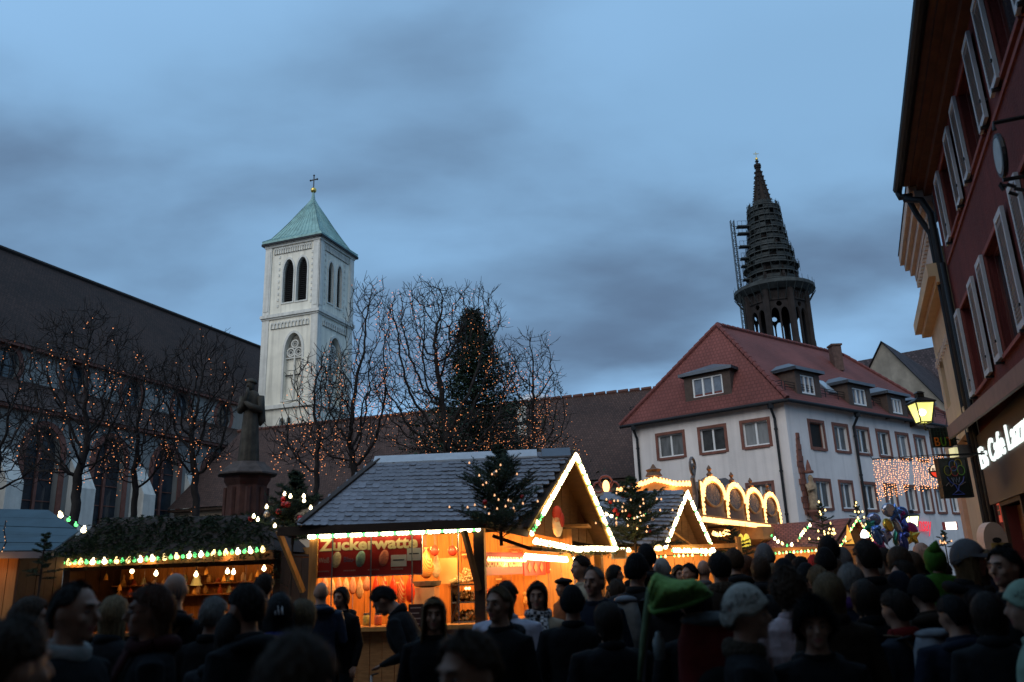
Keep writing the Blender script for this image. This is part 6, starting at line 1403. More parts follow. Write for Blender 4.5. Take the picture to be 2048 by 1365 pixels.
def blue_stall():
    Y = 13.2; a, b = P(-170, 1150, 13.3), P(34, 1150, 13.0); a.z = b.z = 0; F = Face(a, b-a, Vector(((b-a).y, -(b-a).x, 0))); L = (b-a).length
    root = place('market_stall', 'stall with plain blue-grey board roof at the edge of the picture', 'market stall', F(L/2, 0, -1))
    pts = [P(-160, 1016, 14.4), P(97, 1022, 14.2), P(158, 1064, 13.5), P(106, 1103, 12.75), P(-160, 1106, 13.2)]
    mblue = mat('blue_grey_boards', (0.05, 0.095, 0.125), 0.7, var=0.15, scale=3)
    c0, c1 = pts[0], pts[4]; n = 5
    for i in range(n):
        t0, t1 = i/n+.004, (i+1)/n-.004
        def rr(t):
            if t < 0.45: e = pts[1].lerp(pts[2], t/0.45)
            else: e = pts[2].lerp(pts[3], (t-.45)/.55)
            return e
        q = [pts[0].lerp(pts[4], t0), rr(t0), rr(t1), pts[0].lerp(pts[4], t1)]
        if t0 < .45 < t1: q = [q[0], q[1], pts[2], q[2], q[3]]
        nr_ = (q[1]-q[0]).cross(q[-1]-q[0]).normalized(); nr_ = nr_ if nr_.z > 0 else -nr_
        mb = MB(); mb.prism(q, nr_*(0.02+0.004*(i % 2))); mb.build('roof_board', mblue, root)
    mb = MB(); mb.beam(pts[4]-UP*.05, pts[3]-UP*.05, 0.05, 0.1); mb.build('fascia', M_lead, root)
    zt_ = F.at(14, 1128)[1]; planked(root, F, 0, L, 0, zt_+.1, 10, -0.04, 0.0, M_orange); planked(root, Face(F(L+.02, 0, 0), -F.n, F.a), 0, 1.0, 0, zt_+.1, 5, -0.04, 0, M_dwood)
    pl = plight('stall_lamp', F(L-.5, zt_-0.0, 0.45), 5, AMB, 0.05, root)
    light_string('three stray bulbs down the hip of the blue-grey roof', [P(122, 1027, 14.1), P(140, 1037, 14.0), P(173, 1060, 13.8)], 0.23, [B_w, B_g, B_g], 0.036)
    fir_tree('dark unlit fir between the blue-grey roof and the fir stall', P(80, 1165, 12.6), 0.72, 0.25, 9, nb=22, stand=True)
    light_string('faint string of tiny lights across the blue-grey roof', [P(12, 1042, 12.9), P(8, 1060, 12.8), P(12, 1085, 12.75), P(2, 1105, 12.7)], 0.06, [B_a, None, B_a], 0.012)
blue_stall()

# ------------------------------------------------------------------ second gabled stall
def second_stall():
    Y = 18.0; GL, GR, AP = P(1327, 1093, 17.6), P(1424, 1101, 18.4), P(1371, 985, 18.3)
    base = Vector(((GL.x+GR.x)/2, 18.2, 0)); root = place('market_stall', 'second stall with grey tiled roof and bright triangle of bulbs', 'market stall', base)
    nrm = (GR-GL).cross(AP-GL).normalized(); nrm = nrm if nrm.y < 0 else -nrm
    RL = P(1208, 990, 18.9); EL = P(1190, 1086, 17.2)
    BL, BR = EL+Vector((0, 3, 0)), GR+Vector((-.4, 2.2, 0)); mb = MB(); bilin(mb, EL, GL, RL, AP); roof_quad(mb, [RL, AP, BR, BL]); roof_quad(mb, [AP, GR, BR]); roof = mb.build('roof', _mats['roof_boarding'], root)
    lift = Vector((0, -.02, .03)); tiled(roof, EL+lift, GL+lift, RL+lift, AP+lift, 14, 0.14, M_tile, 280)
    cen = (GL+GR+AP)/3; ins = [p.lerp(cen, 0.08) for p in (GL, GR, AP)]; ab = ins[1]-ins[0]; n = 7
    for i in range(n):
        t0, t1 = i/n, (i+1)/n
        top = lambda t: ins[0].lerp(ins[2], t/0.5) if t <= 0.5 else ins[2].lerp(ins[1], (t-0.5)/0.5)
        mb = MB(); mb.prism([p-nrm*0.3 for p in (ins[0]+ab*(t0+.004), ins[0]+ab*(t1-.004), top(t1-.004), top(t0+.004))], nrm*.03); mb.build('gable_board', _mats['gable_brown'], root)
    for p, q in ((GL, AP), (GR, AP)):
        mb = MB(); mb.beam(p-nrm*.14, q-nrm*.14, 0.36, 0.05, up=(q-p).cross(nrm)); mb.build('verge', _mats['gable_brown'], root)
    mb = MB(); mb.beam(P(1345, 1050, 17.9)-nrm*.2, P(1400, 1090, 18.2)-nrm*.2, 0.03); mb.build('brace', M_orange, root)
    light_string('bright bulbs up the near slope of the second gable', [GL+nrm*.06, AP+nrm*.06], 0.062, [B_w, B_w, B_w, B_w, B_g], 0.032, 4, 2, out=nrm*.3)
    light_string('bright bulbs down the far slope of the second gable', [AP+nrm*.06, GR+nrm*.06], 0.062, [B_w, B_w, B_w, B_g], 0.032, 4, 2, out=nrm*.3)
    light_string('bright bulbs along the foot of the second gable', [P(1345, 1099, 17.7), P(1426, 1101, 18.4)], 0.055, [B_g, B_w, B_w, B_w, B_w], 0.030, 16, 2, out=nrm*.05-UP*.04)
    F = Face((GL.x-1.6, 17.9, 0), Vector((1, 0.1, 0)), Vector((0.1, -1, 0))); zt_ = F.at(1300, 1098)[1]
    planked(root, F, 0, 3.4, 0, 1.0, 16, -.04, 0, M_wood); planked(root, Face(F(0, 0, -1.8), F.a, F.n), 0, 3.4, 0, zt_, 14, -.04, 0, M_orange)
    mb = MB(); F.box(mb, -.05, 3.45, 1.0, 1.05, -.5, .12); mb.build('counter', M_orange, root)
    for s in (0, 1.3, 3.4): mb = MB(); F.box(mb, s-.05, s+.05, 0, zt_+.2, -.1, 0); mb.build('post', M_orange, root)
    mb = MB(); F.box(mb, 0, 3.4, zt_-0.02, zt_+.06, -1.8, -0.02); mb.build('ceiling', M_orange, root)
    for s in (0.5, 1.6, 2.7): plight('inner_lamp', F(s, zt_-.2, -.9), 50, (1.0, 0.58, 0.24), .08, root)
    light_string('sparse coloured bulbs under the second stall eaves', [F(0.9, F.at(1340, 1112)[1], 0.05), F(3.3, F.at(1340, 1110)[1], 0.05)], 0.10, [B_y, B_g, B_y, None, B_g, B_y], 0.022)
    light_string('short row of bulbs between the two gables', [P(1198, 1097, 16.2), P(1262, 1099, 17.2)], 0.085, [B_g, B_w, B_w], 0.026, 6, 1)
    mb = MB(); c = P(1317, 1098, 17.2); mb.lathe([(.0, -.05), (.07, -.04), (.1, 0), (.07, .05), (.03, .09), (0.0, .1)], c, 12); o = mb.build('flood_lamp', B_y, smooth=True, label='round bright flood lamp left of the second gable foot', cat='lamp'); r = MB(); r.tube([c+UP*.08, c+UP*.3], .008, 4); r.build('stem', M_pipe, o)
    c = P(1238, 1108, 16.6); Fw = Face((c.x, c.y, 0), Vector((1, 0.3, 0)), Vector((.3, -1, 0))); mb = MB(); z = c.z
    for q in ((-.16, .16, z-.10, z-.08), (-.16, .16, z+.06, z+.09)): Fw.box(mb, *q, -.02, .02)
    for q in ((-.16, -.13, z-.08, z+.06), (.13, .16, z-.08, z+.06)): Fw.box(mb, *q, -.02, .02)
    o = mb.build('menu_frame', mat('menu_white', (0.7, 0.6, 0.42), 0.5), label='small pale framed menu board between the first two stalls', cat='menu board'); mb = MB(); Fw.box(mb, -.13, .13, z-.08, z+.06, -.015, .005); mb.build('card', mat('menu_brown', (0.35, 0.2, 0.08), 0.6), o)
second_stall()
fir_tree('tall fir with many baubles and amber lights before the second stall', P(1272, 1104, 15.6), 1.4, 0.8, 12, nb=60, bulbs=32, bmat=B_a, br=0.017, baubles=14, sparse=1.3, upward=.3, needle=.07)
gar = place('fir_garland', 'fir garland with white and green bulbs looped between the stalls', 'garland', P(1205, 1020, 15.8))
gp_ = [P(1203, 1022, 15.6), P(1225, 1030, 15.8), P(1252, 1036, 16.0), P(1290, 1028, 16.4), P(1300, 1000, 17.6), P(1325, 975, 18.3)]
fir_fringe(gar, gp_, 33, 45, 0.15, lush=1.3)
light_string('white and green bulbs on the fir garland between the stalls', gp_[:4], 0.14, [B_g, B_w, B_w, B_g, None, B_w], 0.028)

# ------------------------------------------------------------------ carousel
def carousel():
    c1 = P(1393, 1041, 20.0); c2 = P(1556, 1061, 27.5); zb = (c1.z+c2.z)/2; c1.z = c2.z = 0
    c0 = P(1205, 1041, 20.6); c0.z = 0
    F = Face(c1, c2-c1, Vector(((c2-c1).y, -(c2-c1).x, 0))); L = (c2-c1).length
    if F.n.dot(CAM-c1) < 0: F.n = -F.n
    G = Face(c0, c1-c0, Vector(((c1-c0).y, -(c1-c0).x, 0))); LG = (c1-c0).length
    if G.n.dot(CAM-c0) < 0: G.n = -G.n
    root = place('carousel', 'old carousel canopy with bulb-lit arched mirror panels and bulb cornice', 'carousel', (c1+c0)/2+Vector((1, 3, 0)))
    mg = mat('carousel_wood', (0.16, 0.08, 0.04), 0.5, var=0.3, scale=6); mgold = mat('carousel_gold', (0.45, 0.25, 0.06), 0.4, var=0.2, metal=0.3); mmir = mat('painted_panel', (0.09, 0.075, 0.07), 0.25, var=0.6, scale=7)
    cols = [F.at(x, y)[0] for x, y in ((1402, 1010), (1451, 1015), (1490, 1015), (1525, 1015), (1555, 1015))]
    cols = [max(0.05, c) for c in cols]
    zt_ = [F.at(x, y)[1] for x, y in ((1429, 955), (1469, 968), (1506, 978), (1539, 987))]; ztm = sum(zt_)/4; zmid = zb+0.45
    for k in range(4):
        s0, s1 = cols[k], cols[k+1]; c = (s0+s1)/2; w_ = s1-s0; hz = ztm-0.55
        out = [(s0, zmid-0.2), (s1, zmid-0.2), (s1, hz)]+[(c+w_/2*math.cos(R(a)), hz+(ztm-hz)*math.sin(R(a))**0.8) for a in range(15, 180, 15)]+[(s0, hz)]
        mb = MB(); mb.prism([F(*p, -0.06) for p in out], F.n*0.06); pn = mb.build('arch_panel', mg, root)
        ov_ = oval_pts(c, (zmid+ztm)/2-0.08, w_*0.34, (ztm-zmid)*0.40, 20)
        mb = MB(); mb.prism([F(*p, 0.001) for p in ov_], F.n*0.012); mb.build('painted_oval', mmir, pn)
        mb = MB(); ring_part(F, oval_pts(c, (zmid+ztm)/2-0.08, w_*0.40, (ztm-zmid)*0.46, 20), ov_, 0.001, 0.05, mb); mb.build('gilt_ring', mgold, pn)
        mb = MB(); mb.lathe([(.05, 0), (.09, .08), (.03, .15), (.07, .22), (.01, .32)], F(c, ztm+0.0, -.03), 8); mb.build('crest', mg, pn)
        ar = [F(c+w_/2*0.9*math.cos(R(a)), hz+(ztm-hz)*math.sin(R(a))**0.8-0.02, 0.06) for a in range(175, 0, -10)]
        light_string('arch of orange bulbs over the %s carousel panel from its scrolled corner' % ('first', 'second', 'third', 'fourth')[k], ar, 0.10, [B_o], 0.040, 9, 1, col=(1, .42, .1), out=F.n*.12)
    for k, s in enumerate(cols):
        zz1 = (ztm-0.2 if k == 0 else hz-0.05)
        light_string('upright row of orange bulbs, %s on the carousel panels from its scrolled corner' % ('first', 'second', 'third', 'fourth', 'fifth')[k], [F(s, zmid-0.25, .06), F(s, zz1, .06)], 0.125, [B_o], 0.040)
        mb = MB(); F.box(mb, s-.05, s+.05, zmid-.3, zz1+.05, 0.0, 0.04); mb.build('pilaster', mgold, root)
    mb = MB(); F.box(mb, -.05, L, zb-.02, zb+.16, -.1, .12); mb.build('cornice', mgold, root); mb = MB(); F.box(mb, 0, L, zb+.16, zmid-.15, -.08, .02); mb.build('fascia', mg, root)
    light_string('dense orange bulb bar along the lower rim of the carousel', [F(0.1, zb+.06, .15), F(L-.1, zb+.06, .15)], 0.085, [B_o], 0.040, 14, 3, col=(1, .5, .15), out=F.n*.1)
    # left face of the canopy
    zg = lambda px, py: G.at(px, py)[1]
    wave = [(1236, 980), (1262, 973), (1290, 964), (1308, 957), (1325, 960), (1350, 966), (1383, 966)]
    wp = [G(*G.at(x, y), .06) for x, y in wave]
    light_string('wavy row of orange bulbs along the far canopy edge of the carousel', wp, 0.08, [B_o], 0.042, 10, 2, col=(1, .5, .15), out=G.n*.12)
    mb = MB(); mb.prism([G(G.at(x, y)[0], G.at(x, y)[1]+.05, -.05) for x, y in wave]+[G(LG, zb, -.05), G(G.at(1236, 980)[0]-.2, zb, -.05)], G.n*.06); mb.build('canopy_panel', mat('canopy_cream', (0.45, 0.24, 0.10), 0.6, var=0.15), root)
    mb = MB(); s_, z_ = G.at(1308, 953); mb.lathe([(.22, 0), (.16, .1), (.2, .16), (.08, .2), (.02, .3)], G(s_, z_, 0), 10); mb.build('crest', mg, root)
    # scrolled corner
    s_, z_ = F.at(1395, 985); mb = MB(); pts = [F(-.08+.22*math.cos(R(a))*(1-a/900), z_+.62+.24*math.sin(R(a))*(1-a/900)-a*0.0002, .05) for a in range(0, 560, 25)]; mb.tube(pts[::-1]+[F(-.15, z_+.3, .05), F(-.05, z_-.1, .05), F(-.18, z_-.55, .05)], [.035]*len(pts)+[.06, .07, .04], 7); mb.build('scroll', mat('scroll_grey', (0.16, 0.13, 0.12), 0.4, var=0.3), root)
    # lyre-shaped lamp ornament at the left end
    lc = P(1212, 975, 20.7); o = place('carousel_lamp', 'small round scrolled lamp ornament at the far end of the carousel canopy', 'lamp', lc); mb = MB()
    for dx, dz, r in ((0, .12, .17), (-.2, 0, .13), (.2, 0, .13)): mb.tube([lc+Vector((dx+r*math.cos(t), 0, dz+r*math.sin(t))) for t in [2*math.pi*i/14 for i in range(15)]], .03, 5)
    mb.build('scroll', mat('scroll_red', (0.3, 0.1, 0.08), 0.4), o); mb = MB(); mb.ball(lc+Vector((0, -.03, .02)), (.09, .06, .16), 10, 7); mb.build('bulb', B_o, o, smooth=True)
    mb = MB(); mb.tube([lc-UP*.15, (lc.x, lc.y, zb)], .03, 5); mb.build('stem', mg, o)
    # canopy, centre drum, poles, platform
    ctr = (c0+c2)/2+Vector((1.2, 1.5, 0)); ctr.z = 0; rim = [c0, c1, c2, c2+Vector((-.5, 4, 0)), (c0+c2)/2+Vector((-1.5, 8, 0)), c0+Vector((-.5, 5, 0))]
    mb = MB(); ap = ctr+UP*(ztm+.4)
    for a, b in zip(rim, rim[1:]+rim[:1]): mb.poly([a+UP*(zb+.75), b+UP*(zb+.75), ap]); mb.poly([b+UP*(zb+.02), a+UP*(zb+.02), ctr+UP*(zb+.02)])
    mb.build('canopy', mat('canopy_dark', (0.10, 0.07, 0.06), 0.8), root)
    mb = MB(); mb.lathe([(1.0, 0), (1.0, 2.2), (1.3, 2.4), (1.3, zb)], ctr, 12); mb.build('centre_drum', mat('drum_panel', (0.4, 0.2, 0.08), 0.5, var=0.3, scale=3), root)
    mb = MB()
    mb.prism([p+UP*0.0 for p in rim], UP*.3); mb.build('platform', mg, root)
    for k in range(6): a, b = rim[k], ctr; p = a.lerp(b, .22); q = MB(); q.tube([p+UP*.3, p+UP*zb], .03, 8); q.build('pole', mgold, root)
    lcn = P(1443, 1066, 22.5); light_string('cluster of bright bulbs under the carousel canopy', [lcn+Vector((-.22, 0, .02)), lcn+Vector((-.1, .1, -.02)), lcn+Vector((.22, .0, .03)), lcn+Vector((.02, -.1, .04))], .085, [B_o, B_y], .04, 18, 1, col=(1, .55, .2))
    for px in (1482, 1494):
        c = P(px, 1083, 22.3); mb = MB(); mb.lathe([(.02, -.16), (.09, -.14), (.10, 0), (.06, .16), (.02, .2)], c, 10); o = mb.build('paper_lantern', glow('yellow_lantern', (0.85, 0.65, 0.08), 0.8), smooth=True, label='yellow glowing lantern under the carousel rim, %s the bulb cluster' % ('nearer' if px == 1482 else 'farther from'), cat='lantern'); r = MB(); r.tube([c+UP*.2, (c.x, c.y, zb+.02)], .006, 4); r.build('cord', M_pipe, o)
carousel()
wfir = fir_tree('bushy unlit fir under the carousel rim', P(1468, 1120, 19.0), 0.75, 0.55, 15, nb=26)

# ------------------------------------------------------------------ far stalls with red roofs
def far_stalls():
    e0, e1 = P(1478, 1098, 24.5), P(1690, 1092, 23.5); r0, r1 = P(1512, 1052, 26.2), P(1705, 1036, 25.4)
    root = place('market_stall', 'far stall with red tiled roof and a small lit gable', 'market stall', ((e0+e1)/2).xy.to_3d())
    b0, b1 = e0+Vector((.3, 4, 0)), e1+Vector((0, 4, 0)); tr = tilemat('stall_red_tiles', (0.20, 0.075, 0.062), 0.17, 0.14, .2, .5)
    mb = MB(); roof_quad(mb, [e0, e1, r1, r0]); roof_quad(mb, [r0, r1, b1, b0]); roof_quad(mb, [e0, r0, b0]); mb.build('roof', tr, root)
    mb = MB(); mb.beam(e0-UP*.06, e1-UP*.06, .05, .12); mb.build('fascia', M_wood, root)
    F = Face((e0.x+.3, e0.y+.4, 0), (e1-e0), Vector(((e1-e0).y, -(e1-e0).x, 0))); F.a.z = 0; L = (e1-e0).length-.4; zt_ = min(e0.z, e1.z)-.1
    planked(root, F, 0, L, 0, 1.0, 10, -.04, 0, M_wood); planked(root, Face(F(0, 0, -1.6), F.a, F.n), 0, L, 0, zt_, 10, -.04, 0, M_orange)
    for s in (0, L*.5, L): mb = MB(); F.box(mb, s-.05, s+.05, 0, zt_, -.1, 0); mb.build('post', M_wood, root)
    for s in (L*.3, L*.7): plight('inner_lamp', F(s, zt_-.2, -.7), 40, (1, .62, .25), .08, root)
    GL, GR, AP = P(1678, 1091, 23.2), P(1750, 1091, 23.8), P(1713, 1036, 23.6); nrm = (GR-GL).cross(AP-GL).normalized(); nrm = nrm if nrm.y < 0 else -nrm
    mb = MB(); mb.prism([GL-nrm*.25, GR-nrm*.25, AP-nrm*.25], nrm*.03); mb.build('gable_panel', M_dwood, root)
    mb = MB(); roof_quad(mb, [GL, AP, AP+Vector((0, 2.5, 0)), GL+Vector((0, 2.5, 0))]); roof_quad(mb, [GR, AP, AP+Vector((0, 2.5, 0)), GR+Vector((0, 2.5, 0))]); mb.build('gable_roof', tr, root)
    mb = MB(); mb.beam(GL-UP*.08, GR-UP*.08, .05, .1); mb.build('gable_beam', M_wood, root)
    G = Face((GL.x, GL.y, 0), Vector((GR.x-GL.x, GR.y-GL.y, 0)), nrm); planked(root, Face(G(0, 0, -.3), G.a, G.n), 0, (GR-GL).length, 0, GL.z-.1, 6, -.04, 0, M_orange)
    light_string('yellow and green bulbs up the near slope of the small far gable', [GL+nrm*.05, AP+nrm*.05], .085, [B_y, B_g], .026, 4, 1, out=nrm*.1); light_string('yellow and green bulbs down the far slope of the small far gable', [AP+nrm*.05, GR+nrm*.05], .085, [B_y, B_g, B_a], .026, 4, 1, out=nrm*.1)
    light_string('yellow and green bulbs along the eaves of the far red stall', [P(1544, 1106, 24.0), P(1632, 1100, 23.6)], .10, [B_y, B_g], .028, 6, 1)
    gl_ = place('fir_garland', 'draped fir garland with bulbs on the far red tiled roof', 'garland', P(1590, 1092, 24)); gp = [P(1543, 1070, 24.2), P(1556, 1082, 24), P(1575, 1090, 24), P(1592, 1085, 24), P(1604, 1065, 24.3), P(1625, 1043, 24.6)]; fir_fringe(gl_, gp, 41, 26, .13)
    light_string('white and green bulbs on the draped garland of the far red roof', gp, .14, [B_g, B_w, B_w, B_y, B_g, B_w, None, B_a], .034)
    c = P(1729, 1070, 22.8); mb = MB(); mb.lathe([(0, -.09), (.1, -.07), (.11, 0), (.06, .1), (.02, .14)], c, 12); o = mb.build('globe_lamp', glow('cool_lamp', (.85, .92, 1.0), 6), smooth=True, label='white globe lamp hanging in the small far gable', cat='lamp'); r = MB(); r.tube([c+UP*.12, c+UP*.5], .008, 4); r.build('cord', M_pipe, o)
    c = P(1698, 1072, 23.1); mb = MB(); mb.prism([c+Vector((-.12, 0, -.22)), c+Vector((.12, 0, -.22)), c+Vector((0, 0, .3))], Vector((0, .03, 0))); mb.build('wooden_tree', glow('wood_tree', (.75, .35, .05), .8), label='small glowing wooden tree in the far gable', cat='decoration')
    # a pale awning roof left of it
    root = place('pale_awning', 'pale plain awning under the end of the carousel rim', 'awning', P(1470, 1080, 26).xy.to_3d()); mb = MB(); q = [P(1425, 1075, 27), P(1545, 1062, 28), P(1540, 1080, 26.5), P(1478, 1098, 25.6), P(1425, 1098, 25.6)]; mb.prism(q, UP*.03); mb.build('cloth', mat('awning_grey', (.42, .36, .36), .8, var=.05), root)
    for p in (q[3], q[4], q[1]): s = MB(); s.tube([p, (p.x, p.y, 0)], .03, 6); s.build('pole', M_lead, root)
far_stalls()
fir_tree('bright lit fir on the far red roof', P(1652, 1100, 23.0), 1.3, 0.5, 17, nb=34, bulbs=24, bmat=B_y, br=0.026)
fir_tree('slim lit fir behind the small far gable', P(1724, 1085, 25.0), 1.25, 0.36, 18, nb=26, bulbs=16, bmat=B_y, br=0.026)
fir_tree('little lit fir beneath the white light box', P(1892, 1098, 24.0), 0.5, 0.25, 19, nb=18, bulbs=7, bmat=B_a, br=0.024)

def balloons():
    c = P(1785, 1055, 20.0); root = place('balloon_bunch', 'big bunch of shiny foil balloons in blue, purple and green above the crowd', 'balloons', (c.x, c.y, 1.6)); rnd = random.Random(14)
    cl = [(.05, .12, .35), (.18, .22, .38), (.16, .03, .20), (.02, .16, .10), (.45, .32, .05), (.3, .32, .4), (.03, .05, .22), (.25, .04, .2)]
    kd = [(0, .34), (-.28, .22), (.22, .22), (-.45, .02), (-.2, .05), (.05, .06), (.3, 0), (.48, -.05), (-.5, -.2), (-.3, -.2), (-.05, -.18), (.2, -.22), (.42, -.25), (-.15, .42), (.1, -.38), (-.3, -.4), (.35, .35)]
    for i, (dx, dz) in enumerate(kd):
        p = c+Vector((dx*1.05, rnd.uniform(-.35, .35), dz*.95)); m = mat('foil_%d' % (i % 8), cl[i % 8], .18, var=.1, metal=.75); rt = Matrix.Rotation(rnd.uniform(-.9, .9), 3, 'Y') @ Matrix.Rotation(rnd.uniform(-.7, .7), 3, 'Z'); mb = MB()
        if i % 3 == 0:   # star-shaped foil
            n = 10; rings = []
            for y, s in ((-.07, .25), (-.03, .8), (0, 1), (.03, .8), (.07, .25)): rings.append([p+rt @ Vector((math.cos(2*math.pi*k/n)*s*(.24 if k % 2 else .13), y, math.sin(2*math.pi*k/n)*s*(.24 if k % 2 else .13))) for k in range(n)])
            mb.loft(rings)
        elif i % 3 == 1: mb.ball(p, (.17, .08, .17), 12, 8, rot=rt)
        else: mb.ball(p, (.11, .08, .24), 12, 8, rot=rt); mb.ball(p+rt @ Vector((.08, 0, .16)), (.1, .06, .07), 8, 6, rot=rt)
        mb.build('balloon', m, root, smooth=(i % 3 != 0)); s = MB(); s.tube([p-UP*.15, (c.x, c.y, 1.7)], .003, 3); s.build('ribbon', M_lead, root)
balloons()

# ------------------------------------------------------------------ monk statue on its pillar
def monument():
    b = P(490, 1040, 22.0); zs, zh = P(490, 926, 22).z, P(492, 760, 22).z; base = Vector((b.x, b.y, 0)); root = place('monk_statue', 'weathered stone statue of a robed monk on an octagonal red sandstone pillar', 'statue', base)
    ms = mat('weathered_statue', (0.06, 0.053, 0.043), .9, var=.5, scale=3, bump=.3, streak=.5); h = zh-zs
    zc = P(490, 955, 22).z
    mb = MB(); mb.lathe([(.8, 0), (.8, .4), (.6, .6), (.55, zc-.25), (.64, zc-.1), (.64, zc)], base, 8); MPIL = mat('dark_red_pillar', (.075, .034, .028), .9, var=.3, scale=4); mb.build('pillar', MPIL, root)
    mb = MB(); mb.lathe([(.64, zc), (.82, zc+.04), (.82, zc+.08), (.5, zs-.06), (.45, zs)], base, 8); mb.build('capital', mat('capital_stone', (.07, .055, .05), .9, var=.4, scale=4), root)
    for k in range(8): a = (k+.5)*math.pi/4; q = MB(); q.tube([base+Vector((.52*math.cos(a), .52*math.sin(a), .7)), base+Vector((.52*math.cos(a), .52*math.sin(a), zc-.3))], .08, 6); q.build('rib', MPIL, root)
    o = base+UP*zs; rings = []; n = 36
    for t, rx, ry, dx in ((0, .34, .31, 0), (.02, .36, .32, 0), (.25, .32, .28, 0), (.5, .28, .24, .0), (.62, .26, .22, 0), (.72, .29, .21, .0), (.80, .27, .19, .01), (.845, .2, .16, .0), (.865, .1, .1, -.02)):
        rings.append([o+Vector((dx+rx*math.cos(a)*(1+.07*math.sin(a*9)*(1-t)), ry*math.sin(a)*(1+.09*math.sin(a*11+t)*(1-t)), t*h)) for a in [2*math.pi*k/n for k in range(n)]])
    mb = MB(); mb.loft(rings)
    mb.ball(o+Vector((-.05, -.05, .92*h)), (.15, .18, .20), 14, 10); mb.ball(o+Vector((-.09, -.22, .905*h)), (.035, .05, .045), 6, 5); mb.lathe([(.19, -.02), (.21, 0), (.2, .03), (.17, .09), (.05, .13)], o+Vector((-.04, -.03, .955*h)), 14)
    mb.tube([o+Vector((.33, -.02, .78*h)), o+Vector((.38, -.08, .62*h)), o+Vector((.12, -.32, .64*h)), o+Vector((-.12, -.34, .70*h))], [.12, .13, .10, .06], 9); mb.tube([o+Vector((-.33, -.02, .78*h)), o+Vector((-.36, -.1, .62*h)), o+Vector((-.14, -.3, .66*h)), o+Vector((-.02, -.34, .80*h)), o+Vector((-.06, -.26, .87*h))], [.12, .13, .1, .07, .05], 9)
    mb.tube([o+Vector((.30, .1, .8*h)), o+Vector((.36, .14, .5*h)), o+Vector((.30, .12, .44*h))], [.12, .14, .03], 8)
    mb.v = [(o.x+(x-o.x)*.74, y, zz_) for x, y, zz_ in mb.v]
    mb.build('figure', ms, root, smooth=True)
monument()

